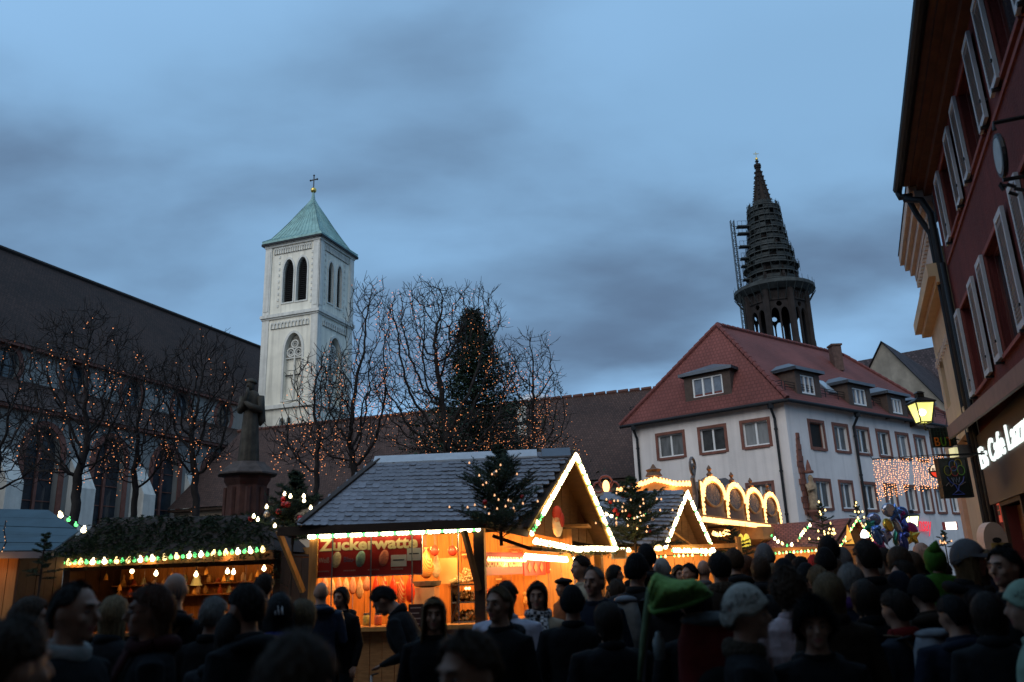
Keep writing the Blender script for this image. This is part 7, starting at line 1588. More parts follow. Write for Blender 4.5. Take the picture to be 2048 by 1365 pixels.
# ------------------------------------------------------------------ bare trees hung with lights, and the conifer
M_tw = mat('bare_branches', (0.022, 0.018, 0.017), .9, var=.3)
F_b = glow('fairy_bulb', (1.0, 0.33, 0.12), 1.4)
def bare_tree(label, bx, Y, crowns, seed, trunk=.2, nlights=200, natt=520, step=.2, lean=0.0, low=.0):
    """a leafless tree grown into its crown: branches reach for scattered buds; crowns are (px, py, rx, ry) in photo pixels at distance Y"""
    rs = np.random.RandomState(seed); rnd = random.Random(seed); k = Y/1667.0
    base = P(bx, 1100, Y); base.z = 0; root = place('bare_tree', label, 'tree', base)
    att = []; tot = sum(c[2]*c[3] for c in crowns)
    for cx, cy_, rx, ry in crowns:
        c = np.array(P(cx, cy_, Y)); n = int(natt*2.0*rx*ry/tot)
        while n > 0:
            q = rs.uniform(-1, 1, 3)
            if .12 < (q*q).sum() < 1: att.append(c+q*np.array((rx*k, min(rx, ry)*k*.85, ry*k))); n -= 1
    att = np.array(att); zlow = att[:, 2].min(); cz = att[:, 2].mean(); cxm = att[:, 0].mean()
    nodes = []; par = []; z = 0.0; top = max(1.6, zlow*.8+.2)
    while z < top: f = z/top; nodes.append((base.x+(cxm-base.x)*.35*f*f+.10*math.sin(z*1.3+seed)*f, base.y+.08*math.sin(z*1.7)*f, z)); par.append(len(nodes)-2); z += step
    nodes = np.array(nodes); par = list(par); par[0] = -1
    dmin = np.full(len(att), 1e9); dix = np.zeros(len(att), dtype=int)
    def upd(i0):
        dd = np.linalg.norm(att[:, None, :]-nodes[None, i0:, :], axis=2); j = dd.argmin(1); v = dd[np.arange(len(att)), j]; m_ = v < dmin; dmin[m_] = v[m_]; dix[m_] = j[m_]+i0
    upd(0); alive = np.ones(len(att), dtype=bool); seen = {}
    for it in range(130):
        ids = np.where(alive)[0]
        if not len(ids): break
        acc = {}
        for a_ in ids:
            v = att[a_]-nodes[dix[a_]]; acc.setdefault(dix[a_], []).append(v/(np.linalg.norm(v)+1e-9))
        new = []; npar = []
        for i_, vs in acc.items():
            v = np.sum(vs, axis=0)/len(vs)+rs.normal(0, .16, 3)+np.array((0, 0, .06)); v /= np.linalg.norm(v)+1e-9
            if seen.get(i_, 0) > 3: continue
            seen[i_] = seen.get(i_, 0)+1; new.append(nodes[i_]+v*step); npar.append(i_)
        if not new: break
        n0 = len(nodes); nodes = np.vstack([nodes, new]); par += npar; upd(n0); alive &= dmin > step*1.15
    n = len(nodes); kids = [[] for _ in range(n)]
    for i in range(1, n): kids[par[i]].append(i)
    rad = np.zeros(n)
    for i in range(n-1, -1, -1): rad[i] = .0105 if not kids[i] else sum(rad[q]**2.25 for q in kids[i])**(1/2.25)
    rad = np.minimum(rad*(trunk/max(rad[0], 1e-6))**.75 if rad[0] > trunk else rad*1.0, trunk); rad = np.maximum(rad, .0095)
    tr = MB(); br = MB(); pts = []
    V = [Vector(p) for p in nodes]
    def chain(i):
        q = [V[par[i]]] if par[i] >= 0 else []; r = [rad[i]*1.02] if par[i] >= 0 else []
        while True:
            q.append(V[i]); r.append(rad[i]); pts.append(V[i])
            if not kids[i]: break
            ks = sorted(kids[i], key=lambda t_: -rad[t_])
            for o_ in ks[1:]: todo.append(o_)
            i = ks[0]
        return q, r, i
    todo = [0]; first = True
    while todo:
        s = todo.pop(); q, r, e = chain(s); (tr if first else br).tube(q, r, 9 if first else (6 if r[0] > .03 else 3), caps=first); first = False
        # fine twigs off the end and along the young wood
        for i in range(len(q)-1, max(0, len(q)-7), -1):
            if r[i] > .03: continue
            for _ in range(2 if i == len(q)-1 else 1):
                d_ = (q[i]-q[i-1]).normalized() if i else UP; w_ = (d_*.7+Vector((rnd.uniform(-1, 1), rnd.uniform(-1, 1), rnd.uniform(-.5, 1.1)))).normalized(); L = rnd.uniform(.22, .55); m_ = q[i]+w_*L*.5+Vector((0, 0, rnd.uniform(-.03, .06))); e_ = m_+(w_+UP*.25).normalized()*L*.5
                br.tube([q[i], m_, e_], [.010, .0085, .006], 3, caps=False); pts.append(e_)
                if rnd.random() < .5: f_ = m_+(w_.cross(UP)*rnd.choice((-1, 1))+w_*.8+UP*.2).normalized()*L*.4; br.tube([m_, f_], [.007, .005], 3, caps=False)
    tr.build('trunk', M_tw, root, smooth=True); br.build('branches', M_tw, root, kind='stuff')
    lb = MB(); ico = [(0, 0, 1), (.94, 0, -.33), (-.47, .81, -.33), (-.47, -.81, -.33)]; zt = max(p.z for p in pts)
    while nlights > 0:
        p = rnd.choice(pts)
        if p.z < low or rnd.random() < .8*(p.z/zt)**1.5: continue
        run = rnd.randrange(1, 7); nlights -= run; p = p+Vector((rnd.uniform(-.1, .1), rnd.uniform(-.1, .1), -.03)); dirv = Vector((rnd.uniform(-.5, .5), rnd.uniform(-.5, .5), -1)).normalized()*rnd.uniform(.10, .22)
        for j in range(run):      # a short length of light chain hanging through the twigs
            r = rnd.choice((.009, .011, .013, .017, .023)); q = p+dirv*j+Vector((rnd.uniform(-.05, .05), rnd.uniform(-.05, .05), rnd.uniform(-.03, .03))); lb.add([q+Vector(v)*r for v in ico], [(0, 1, 2), (0, 2, 3), (0, 3, 1), (1, 3, 2)])
    lb.build('fairy_lights', F_b, label='tiny amber fairy lights scattered over the '+label, cat='fairy lights', kind='stuff')
bare_tree('bare tree cut by the edge of the picture before the nave', -25, 24, [(-10, 790, 105, 150), (20, 930, 90, 60)], 51, .2, 90, 420)
bare_tree('broad bare tree in front of the nave, nearest the blue-grey stall', 150, 23, [(165, 740, 125, 140), (140, 880, 150, 90)], 52, .26, 260, 780)
bare_tree('leaning bare tree between the broad tree and the statue tree', 255, 25, [(285, 810, 85, 115), (270, 920, 80, 60)], 53, .18, 120, 420)
bare_tree('bare tree just left of the monk statue', 385, 25, [(400, 770, 100, 120), (390, 880, 80, 80)], 54, .2, 150, 520)
bare_tree('thin bare tree in front of the church tower', 640, 24, [(640, 790, 70, 105), (600, 880, 70, 60)], 55, .12, 330, 330)
bare_tree('tall whippy bare tree right of the church tower', 722, 26, [(738, 650, 55, 112), (715, 790, 95, 110), (690, 890, 90, 50)], 56, .22, 520, 800)
bare_tree('great crooked bare tree in front of the dark conifer', 885, 27, [(860, 660, 112, 110), (955, 640, 62, 84), (815, 780, 80, 80), (1000, 740, 50, 70), (930, 870, 170, 60)], 57, .36, 1000, 1400)
bare_tree('bare tree right of the conifer over the long roof', 1050, 29, [(1060, 740, 65, 85), (1095, 820, 55, 70), (1060, 890, 110, 45)], 58, .17, 560, 460)
def conifer():
    Y = 34; b = P(952, 1000, Y); top = P(952, 628, Y).z; base = Vector((b.x, b.y, 0)); root = place('conifer', 'dense dark green conifer rising behind the crooked bare tree', 'tree', base); rnd = random.Random(60); cr = MB(); br = MB()
    tr = MB(); tr.tube([base, base+UP*top*.95], [.3, .04], 8); tr.build('trunk', M_bark, root)
    z0 = top*.22
    nz_ = smooth_noise(9)
    for i in range(760):
        t = (i+rnd.random())/760; z = z0+(top-z0)*t; an = rnd.uniform(0, 6.283); rr = 4.6*(1-t)**.92*(1+.34*nz_(an*2+z*1.7))*rnd.uniform(.55, 1.12)+.12; d = Vector((math.cos(an), math.sin(an), .25)); a = base+UP*z; e = a+d*rr; br.tube([a, e], [.03, .008], 3, caps=False)
        for k in range(34):
            f = rnd.uniform(.45, 1.05); p = a.lerp(e, f)+Vector((rnd.uniform(-.28, .28), rnd.uniform(-.28, .28), rnd.uniform(-.25, .25))); u = Vector((rnd.uniform(-1, 1), rnd.uniform(-1, 1), rnd.uniform(-.6, .8))).normalized(); v = u.cross(Vector((rnd.uniform(-1, 1), rnd.uniform(-1, 1), 1))).normalized(); s = rnd.uniform(.06, .14)
            cr.add([p-v*s*.35, p+v*s*.35, p+u*s*1.6], [(0, 1, 2)])
    cr.build('crown', mat('conifer_needles', (.016, .036, .018), .7, var=.5, scale=1.5), root, kind='stuff'); br.build('branches', M_bark, root, kind='stuff')
conifer()
# ------------------------------------------------------------------ people
SKIN = mat('skin', (0.29, 0.16, 0.11), 0.55, var=0.12, scale=14); LIP = mat('lips', (0.30, 0.11, 0.09), 0.5, var=0.05); EYEW = mat('eye_white', (0.20, 0.17, 0.16), 0.35, var=0); IRIS = mat('iris', (0.03, 0.025, 0.02), 0.2, var=0)
TROU = mat('dark_trousers', (0.015, 0.016, 0.02), 0.85, var=0.2, spec=.1); SHOE = mat('shoes', (0.012, 0.01, 0.01), 0.5, var=0.2)
HAIRC = {'black': (0.010, 0.008, 0.008), 'dark': (0.022, 0.013, 0.009), 'brown': (0.055, 0.030, 0.016), 'auburn': (0.09, 0.032, 0.014), 'fair': (0.15, 0.095, 0.045), 'blond': (0.28, 0.19, 0.10), 'grey': (0.20, 0.19, 0.18), 'ginger': (0.14, 0.045, 0.015)}
def hairmat(c): return mat('hair_'+c, tuple(x*.7 for x in HAIRC[c]), 0.6, spec=0.15, var=0.45, scale=30, stretch=(3, 3, 0.35), bump=0.5)
def cloth(name, col, rough=0.85, **kw): return mat('cloth_'+name, tuple(x*(.55 if max(col) < .06 else .8) for x in col), rough, var=kw.pop('var', 0.2), scale=kw.pop('scale', 10), bump=kw.pop('bump', 0.35), bscale=kw.pop('bscale', 9), spec=0.12, **kw)
HC_ = Vector((0, -0.015, 1.632))
def sstep(a, b, x): t = max(0.0, min(1.0, (x-a)/(b-a))); return t*t*(3-2*t)
def shaped(p, o):
    """pose: turn and nod of the head, then the bend at the hips"""
    x, y, z = p; k = sstep(1.46, 1.56, z)
    if k and o['hs'] != 1.0:
        f = 1+(o['hs']-1)*k; x *= f; y *= f; z = 1.50+(z-1.50)*f
    if k and (o['hy'] or o['hn']):
        a = o['hy']*k; n = o['hn']*k; y0 = y; zz = z-1.52
        y, zz = y*math.cos(n)-zz*math.sin(n), y*math.sin(n)+zz*math.cos(n); z = 1.52+zz
        x, y = x*math.cos(a)-y*math.sin(a), x*math.sin(a)+y*math.cos(a)
    if o['ln']:
        k = sstep(0.85, 1.25, z)*o['ln']; zz = z-0.92
        if zz > 0: y, zz = y*math.cos(k)-zz*math.sin(k), y*math.sin(k)+zz*math.cos(k); z = 0.92+zz
    return Vector((x, y, z))
def body_mesh(o):
    b = MB(); wd = o['bulk']; n = 20
    pf = (lambda z: 1+0.035*math.sin(z*2*math.pi/0.085)) if o['puffer'] else (lambda z: 1.0)
    rings = []
    for z, rx, ry, cy in ((o['hem'], .185, .15, .01), (.95, .185, .148, .01), (1.02, .178, .14, .005), (1.09, .176, .14, 0), (1.16, .184, .143, -.002), (1.22, .195, .147, -.005), (1.28, .205, .146, -.004), (1.34, .21, .138, 0), (1.39, .20, .124, .006), (1.435, .165, .105, .012), (1.465, .105, .085, .012), (1.49, .068, .07, .008), (1.53, .058, .064, 0.0), (1.57, .056, .062, -.004)):
        f = wd*pf(z) if z < 1.4 else (1+(wd-1)*max(0, (1.5-z)/.1))
        rings.append([Vector((rx*f*math.cos(2*math.pi*k/n), cy+ry*f*math.sin(2*math.pi*k/n)*(1+.1*math.cos(2*(2*math.pi*k/n))), z)) for k in range(n)])
    b.loft(rings)
    # head and face
    c = HC_
    b.ball(c+Vector((0, .005, .012)), (.077, .096, .106), 24, 18); b.ball(c+Vector((0, -.028, -.052)), (.057, .062, .062), 16, 12); b.ball(c+Vector((0, -.072, -.092)), (.024, .022, .020), 10, 8)
    b.ball(c+Vector((0, -.082, .034)), (.052, .018, .013), 12, 8); b.tube([c+Vector((0, -.090, .022)), c+Vector((0, -.104, -.002)), c+Vector((0, -.114, -.022)), c+Vector((0, -.096, -.034))], [.009, .011, .0155, .010], 8)
    for s in (-1, 1):
        b.ball(c+Vector((s*.036, -.066, -.026)), (.026, .024, .026), 10, 8); b.ball(c+Vector((s*.079, .008, -.004)), (.011, .021, .032), 8, 8)
    b.ball(c+Vector((0, -.088, -.056)), (.024, .012, .0085), 10, 6); b.ball(c+Vector((0, -.085, -.070)), (.020, .011, .008), 10, 6)
    # arms and legs
    hands = []
    for s in (-1, 1):
        pose = o['arms'] if isinstance(o['arms'], str) else o['arms'][0 if s < 0 else 1]
        S = Vector((s*.19*wd, .005, 1.385)); 
        if pose == 'down': E, W = Vector((s*.255*wd, .03, 1.10)), Vector((s*.25*wd, -.06, .86))
        elif pose == 'pocket': E, W = Vector((s*.28*wd, .06, 1.12)), Vector((s*.19*wd, -.13, .95))
        elif pose == 'bent': E, W = Vector((s*.26*wd, .02, 1.12)), Vector((s*.10, -.27, 1.10))
        elif pose == 'raise': E, W = Vector((s*.26*wd, -.14, 1.18)), Vector((s*.09, -.25, 1.42))
        elif pose == 'hold': E, W = Vector((s*.27*wd, -.05, 1.14)), Vector((s*.16, -.30, 1.24))
        else: E, W = Vector((s*.26*wd, -.1, 1.15)), Vector((s*.2, -.38, 1.1))
        r = .058*wd if not o['puffer'] else .068
        b.tube([Vector((s*.12*wd, .005, 1.39)), S, S.lerp(E, .5), E, E.lerp(W, .5), W], [r*1.1, r*1.12, r*1.0, r*.92, r*.86, r*.66], 10)
        hands.append((W, (W-E).normalized(), s))
        b.tube([Vector((s*.09, .01, .96)), Vector((s*.10, .0, .70)), Vector((s*.105, -.005, .48)), Vector((s*.105, .02, .28)), Vector((s*.105, .025, .09))], [.10*wd, .088, .064, .060, .048], 10)
        b.ball((s*.11, -.03, .05), (.048, .125, .048), 10, 8)
    return b, hands
def hand(b, W, d, s, fist=True, mi=0):
    """palm, four unequal bent fingers and a thumb leaving the side of the palm"""
    d = d.normalized(); side = d.cross(UP); side = side.normalized() if side.length > .2 else Vector((1, 0, 0)); nm = side.cross(d)
    side = side*(1 if side.x*s < 0 else -1)      # thumb side points inwards
    rot = Matrix((side, nm, d)).transposed()
    b.ball(W+d*.045, (.040, .020, .052), 10, 8, mi, rot=rot)
    for i, (o, L) in enumerate(((.030, .068), (.010, .076), (-.010, .070), (-.029, .054))):
        p = W+d*.085+side*o; q = p+(d*.8-nm*.35)*L*.5; e = q+(d*.35-nm*.9)*L*.45; b.tube([p-d*.02, p, q, e], [.010, .0095, .009, .0075], 6, mi)
    t = W+d*.03+side*.034; b.tube([t-side*.012, t+side*.018+d*.018, t+side*.024+d*.045-nm*.01], [.012, .011, .009], 6, mi)
def dome(o, front, sidee, back, th, rnd, na=40, nt=12, long_=0.0, bump=0.0, strand=.0025, shrink=0.0, top=0.0, frame=70, flare=.0, strands=0):
    """shell over the skull from the crown to the hairline, optionally hanging on as long hair"""
    c = HC_+Vector((0, .004, .008)); rr = (.079+th, .098+th, .110+th+top); V = []; nl = 9 if long_ else 0; ph = [rnd.uniform(0, 6.28) for _ in range(4)]
    total = nt+nl+2
    for i in range(na):
        a = 2*math.pi*i/na; aa = abs((math.degrees(a)+180) % 360-180)       # 0 at the face
        if aa < 80: e0 = front+(sidee-front)*sstep(25, 80, aa)
        else: e0 = sidee+(back-sidee)*(sstep(100, 135, aa) if not long_ else sstep(80, 130, aa))
        dx, dy = math.sin(a), -math.cos(a); col = []
        for j in range(nt+1):
            e = R(90-(90-e0)*j/nt); bm = 1+bump*math.sin(a*7+ph[0]+j*1.1)*math.sin(j*1.7+ph[1]+a*3)+strand/.1*math.sin(a*19+ph[2])*(j/nt)
            col.append(c+Vector((dx*math.cos(e)*rr[0]*bm, dy*math.cos(e)*rr[1]*bm, math.sin(e)*rr[2]*bm)))
        if long_:
            end = col[-1]; Lh = long_*sstep(frame-15, frame+15, aa)
            for j in range(1, nl+1):
                t = j/nl; k = 1-.18*math.sin(t*math.pi*.8)*(1 if aa > 110 else .4)+flare*t; wob = 1+bump*.5*math.sin(a*9+t*7+ph[3])+.02*math.sin(a*23+t*2)
                col.append(c+Vector(((end.x-c.x)*k*wob, (end.y-c.y)*k*wob+(.015*t if aa > 100 else 0), end.z-c.z-Lh*t*(1+.05*math.sin(a*5+ph[1])))))
        l = col[-1]; col.append(c+Vector(((l.x-c.x)*(.86 if long_ else .93), (l.y-c.y)*(.86 if long_ else .93), l.z-c.z+.004))); V.append(col)
    b = MB(); m_ = len(V[0]); b.v = [tuple(p) for col in V for p in col]
    for s_ in range(strands):
        i = rnd.randrange(na); u = rnd.random(); k2 = (i+1) % na; j0 = rnd.randrange(0, max(1, m_-4)); ln = rnd.randrange(2, 5); lift_ = rnd.uniform(.002, .013)*(2.2 if bump > .05 else 1); sw = rnd.uniform(-.35, .35); pr_ = None; w_ = rnd.uniform(.0012, .003)
        for j in range(j0, min(j0+ln+1, m_-1)):
            p = V[i][j].lerp(V[k2][j], max(0, min(1, u+sw*(j-j0)/ln))); n_ = (p-c).normalized(); f_ = (j-j0)/ln; p = p+n_*lift_*(.3+f_*1.2); sd_ = n_.cross(UP); sd_ = (sd_.normalized() if sd_.length > .1 else Vector((1, 0, 0)))*w_*(1-.7*f_)
            if bump > .05: p = p+Vector((rnd.uniform(-1, 1), rnd.uniform(-1, 1), rnd.uniform(-1, 1)))*.008
            cur = (p-sd_, p+sd_)
            if pr_: b.add([pr_[0], pr_[1], cur[1], cur[0]], [(0, 1, 2, 3)])
            pr_ = cur
    for i in range(na):
        k = (i+1) % na
        for j in range(m_-1): b.f.append((i*m_+j, i*m_+j+1, k*m_+j+1, k*m_+j)); b.m.append(0)
    return b
_pc = 0
def person(label, px, ytop, Y, face=180, coat=None, hair='dark', style='short', hat=None, hatmat=None, scarf=None, arms='down', bulk=1.0, puffer=False, lean=0, nod=0, yaw=0, hem=.80, near=False, hs=1.0, h=None, glasses=False, collar=None, skin=None, hatlift=None, lean_side=0):
    """px, ytop: where the top of the head or hat shows in the photo; Y its distance"""
    global _pc; _pc += 1
    rnd = random.Random(_pc*13+5); top = P(px, ytop, Y); lift = {None: .012, 'beanie': .03, 'bobble': .04, 'cap': .045, 'beret': .03, 'fur': .06, 'hood': .06, 'cloche': .04}[hat] if hatlift is None else hatlift
    if style == 'curly': lift = .05
    hs_eff = hs; h0 = 1.50+(1.75-1.50)*hs; fac = math.cos(lean*0.0)
    z0_ = 0.0
    if h is None: h = (top.z-lift)
    else: z0_ = top.z-lift-h
    o = dict(hs=hs, hy=R(yaw), hn=R(nod), ln=R(lean), bulk=bulk, puffer=puffer, hem=hem, arms=arms)
    k = h/shaped((0, 0, 1.75), o).z
    coat = coat or cloth('black', (0.010, 0.010, 0.012)); sk = skin or SKIN
    b, hands = body_mesh(o)
    me0 = b.mesh('person', SKIN); tmp = bpy.data.objects.new('tmp', me0); C.objects.link(tmp); md = tmp.modifiers.new('r', 'REMESH'); md.mode = 'VOXEL'; md.voxel_size = .0095 if near else .015; md.use_smooth_shade = True
    s2 = tmp.modifiers.new('s', 'SMOOTH'); s2.iterations = 2 if near else 1; s2.factor = .45
    dg = bpy.context.evaluated_depsgraph_get(); me = bpy.data.meshes.new_from_object(tmp.evaluated_get(dg)); bpy.data.objects.remove(tmp); bpy.data.meshes.remove(me0)
    co = np.empty(len(me.vertices)*3); me.vertices.foreach_get('co', co); co = co.reshape(-1, 3)
    # materials by region, on the unposed shape
    cen = np.empty(len(me.polygons)*3); me.polygons.foreach_get('center', cen); cen = cen.reshape(-1, 3); mi = np.zeros(len(cen), dtype=np.int32)
    mi[(cen[:, 2] > 1.487) & (np.abs(cen[:, 0]) < .14)] = 1; mi[cen[:, 2] < o['hem']-.02] = 3; mi[cen[:, 2] < .11] = 4
    lipm = (np.abs(cen[:, 0]) < .024) & (np.abs(cen[:, 2]-(HC_.z-.063)) < .0125) & (cen[:, 1] < HC_.y-.085); mi[lipm] = 2
    me.materials.clear()
    for m in (coat, sk, LIP, TROU, SHOE): me.materials.append(m)
    me.polygons.foreach_set('material_index', mi)
    # join the hands onto the wrists
    hb = MB()
    for W, d, s in hands: hand(hb, W, d, s)
    bm = bmesh.new(); bm.from_mesh(me); off = len(bm.verts); vs = [bm.verts.new(p) for p in hb.v]; bm.verts.ensure_lookup_table()
    for f in hb.f:
        try: fc = bm.faces.new([vs[i] for i in f]); fc.material_index = 1; fc.smooth = True
        except ValueError: pass
    for v in bm.verts: v.co = shaped(v.co, o)*k
    for f in bm.faces: f.smooth = True
    bm.to_mesh(me); bm.free(); me.name = 'person'; me.update()
    hp = shaped((0, 0, 1.72), o)*k; rz = R(face); hx, hy_ = hp.x*math.cos(rz)-hp.y*math.sin(rz), hp.x*math.sin(rz)+hp.y*math.cos(rz)
    root = link('person', me, None, label, 'person', 'people in the market crowd', loc=(top.x-hx, Y-hy_, z0_), rot=(0, 0, rz))
    def child(name, mb, m, smooth=True):
        mb.v = [tuple(shaped(Vector(p), o)*k) for p in mb.v]; return mb.build(name, m, root, smooth=smooth)
    hm = hairmat(hair); ns = 800 if near else 260
    if style == 'short': child('hair', dome(o, 42, 8, -36, .015, rnd, bump=.045, strand=.005, strands=ns), hm)
    elif style == 'receding': child('hair', dome(o, 62, 12, -36, .008, rnd, bump=.02, strands=ns), hm)
    elif style == 'bald': child('hair', dome(o, 14, 6, -36, -.0035, rnd, nt=14), mat('stubble', (.16, .12, .10), .7, var=.2))
    elif style == 'bob': child('hair', dome(o, 36, 0, -40, .020, rnd, long_=.07, bump=.03, frame=62, strands=ns), hm)
    elif style == 'long': child('hair', dome(o, 40, 4, -30, .016, rnd, long_=.30, bump=.03, frame=66, strands=ns), hm)
    elif style == 'verylong': child('hair', dome(o, 38, 2, -25, .018, rnd, long_=.36, bump=.035, frame=60, flare=.25, strands=ns), hm)
    elif style == 'longback': child('hair', dome(o, 40, 12, -30, .016, rnd, long_=.36, bump=.04, frame=104, flare=.3, strands=ns), hm)
    elif style == 'curly': child('hair', dome(o, 34, -6, -48, .045, rnd, na=56, nt=18, bump=.09, strand=.006, strands=ns*2), hm)
    elif style == 'tied':
        child('hair', dome(o, 44, 8, -34, .009, rnd, bump=.015, strands=ns), hm); t = MB(); t.tube([HC_+Vector((0, .10, .05)), HC_+Vector((0, .14, .02)), HC_+Vector((0, .13, -.08)), HC_+Vector((0, .12, -.16))], [.03, .036, .028, .008], 8); child('ponytail', t, hm)
    hmx = hatmat or cloth('black', (0.010, 0.010, 0.012))
    if hat in ('beanie', 'bobble'):
        child('hat', dome(o, 24, 2, -22, .020, rnd, top=.018 if hat == 'beanie' else .02, strand=.002), hmx); t = dome(o, 18, -3, -26, .028, rnd, strand=.002); t2 = MB(); keep = {}
        m_ = 15
        nb_ = MB(); V = t.v; na = 40; mcount = len(V)//na
        for i in range(na):
            kx = (i+1) % na
            for j in range(mcount-5, mcount-1): nb_.f.append((i*mcount+j, i*mcount+j+1, kx*mcount+j+1, kx*mcount+j)); nb_.m.append(0)
        nb_.v = list(V); 
        used = sorted({x for f in nb_.f for x in f}); mp_ = {u: i for i, u in enumerate(used)}; nb_.v = [V[u] for u in used]; nb_.f = [tuple(mp_[x] for x in f) for f in nb_.f]; child('hat_brim', nb_, hmx)
        if hat == 'bobble': t = MB(); t.ball(HC_+Vector((0, .01, .165)), .032, 10, 8); child('bobble', t, hmx)
    elif hat in ('cap', 'cloche'):
        child('hat', dome(o, 20, 6, -14, .024, rnd, top=.015, strand=.001), hmx); br = MB(); rings = []
        for s_, dz in ((1.0, .0), (1.26, -.018), (1.27, -.023), (1.0, -.010)):
            rings.append([HC_+Vector(((.101*(s_ if hat == 'cloche' else 1+(s_-1)*max(0.12, -math.sin(t)*1.1+.05)))*math.cos(t), (.124*(s_ if hat == 'cloche' else (1+(s_-1)*(1.5 if math.sin(t) < 0 else .12))))*math.sin(t), .048+dz+(-.035 if hat == 'cap' else -.02)*max(0, math.sin(t))+(-.03*max(0, -math.sin(t))*(s_-1)*2 if hat == 'cap' else 0))) for t in [2*math.pi*i/28 for i in range(28)]])
        br.loft(rings, caps=False); child('hat_brim', br, hmx)
    elif hat == 'beret': t = MB(); t.ball(HC_+Vector((.015, .01, .088)), (.125, .135, .042), 18, 10); t.tube([HC_+Vector((.01, .01, .12)), HC_+Vector((.01, .01, .145))], .008, 6); child('hat', t, hmx)
    elif hat == 'fur': child('hat', dome(o, 22, -14, -40, .040, rnd, na=60, nt=16, bump=.06, strand=.008, strands=1800), hmx)
    elif hat == 'hood':
        child('hood', dome(o, 40, 0, -62, .040, rnd, top=.0, strand=.002, frame=58, long_=.09), hmx); t = MB(); t.tube([HC_+Vector((0, .05, .10)), HC_+Vector((-.01, .075, .165)), HC_+Vector((-.03, .085, .215))], [.085, .045, .008], 12); child('hood_point', t, hmx)
    if scarf: 
        t = MB(); t.tube([Vector((.098*math.cos(a), .012+.095*math.sin(a), 1.478+.012*math.sin(a*2))) for a in [2*math.pi*i/20 for i in range(21)]], .036, 10, caps=False, flat=1.1); t.tube([Vector((.06, -.10, 1.46)), Vector((.075, -.165, 1.32)), Vector((.08, -.175, 1.12)), Vector((.08, -.17, .98))], [.035, .04, .042, .044], 8, flat=.45); t.tube([Vector((-.04, -.11, 1.46)), Vector((-.05, -.165, 1.34)), Vector((-.05, -.17, 1.2))], [.03, .036, .04], 8, flat=.45); child('scarf', t, scarf)
    elif collar is not None or hat != 'hood':
        cm = collar or coat; t = MB(); rr = .082 if collar is None else .086; t.tube([Vector((rr*math.cos(a), .016+rr*.95*math.sin(a), 1.470+.014*math.sin(a))) for a in [2*math.pi*i/20 for i in range(21)]], .016 if collar is None else .025, 8, caps=False, flat=1.9); child('collar', t, cm)
    if scarf is None and collar is None and hat != 'hood' and _pc % 5 in (0, 2, 3):      # jacket hood lying on the shoulders
        t = MB(); t.tube([Vector(((.125+.02*math.sin(a))*math.cos(a), .035+.105*math.sin(a), 1.425+.03*math.sin(a))) for a in [R(-12+204*i/14) for i in range(15)]], [.012+.040*math.sin(math.pi*i/14)**.8 for i in range(15)], 10, flat=.85); child('hood_down', t, coat)
    if hat is None and _pc % 4 == 1 and abs(face) > 110:      # bag strap slung across the back
        sg = 1 if _pc % 8 == 1 else -1; t = MB(); t.tube([Vector((sg*.11, -.06, 1.47)), Vector((sg*.10, .07, 1.47)), Vector((sg*.05, .145, 1.36)), Vector((-sg*.06, .165, 1.18)), Vector((-sg*.17, .13, 1.0))], .017, 6, flat=.45); child('bag_strap', t, cloth('strap_tan', (.10, .06, .035)))
    if near or face == 0 or abs(face) < 60:
        for s in (-1, 1):
            t = MB(); t.ball(HC_+Vector((s*.0315, -.0805, .006)), (.0120, .009, .0070), 10, 8); e = child('eye', t, EYEW); t = MB(); t.ball(HC_+Vector((s*.0315, -.0870, .006)), (.0066, .0042, .0062), 8, 6)
            t.v = [tuple(shaped(Vector(p), o)*k) for p in t.v]; t.build('iris', IRIS, e, smooth=True)
            t = MB(); t.tube([HC_+Vector((s*.014, -.1015, .030)), HC_+Vector((s*.033, -.097, .036)), HC_+Vector((s*.052, -.083, .030))], [.0035, .0045, .0025], 5); child('eyebrow', t, hm)
    if glasses:
        t = MB()
        for s in (-1, 1): t.tube([HC_+Vector((s*.033+.021*math.cos(a), -.112+.006*abs(math.cos(a)), .004+.016*math.sin(a))) for a in [2*math.pi*i/14 for i in range(15)]], .0018, 4, caps=False); t.tube([HC_+Vector((s*.054, -.108, .006)), HC_+Vector((s*.080, -.02, .008))], .0018, 4)
        t.tube([HC_+Vector((-.012, -.113, .006)), HC_+Vector((.012, -.113, .006))], .0018, 4); child('glasses', t, M_iron)
    root['_k'] = k; del root['_k']
    return root, k, o, h
def on_person(pr, pts_fn, name, m, label, cat, smooth=True, parts=()):
    """something worn or carried: a thing of its own standing where the person stands"""
    root, k, o, h = pr; r = thing(name, label, cat, root.location, rotz=root.rotation_euler.z)
    for nm, fn, mm in parts:
        t = MB(); fn(t); t.v = [tuple(shaped(Vector(p), o)*k) for p in t.v]; t.build(nm, mm, r, smooth=smooth)
    return r
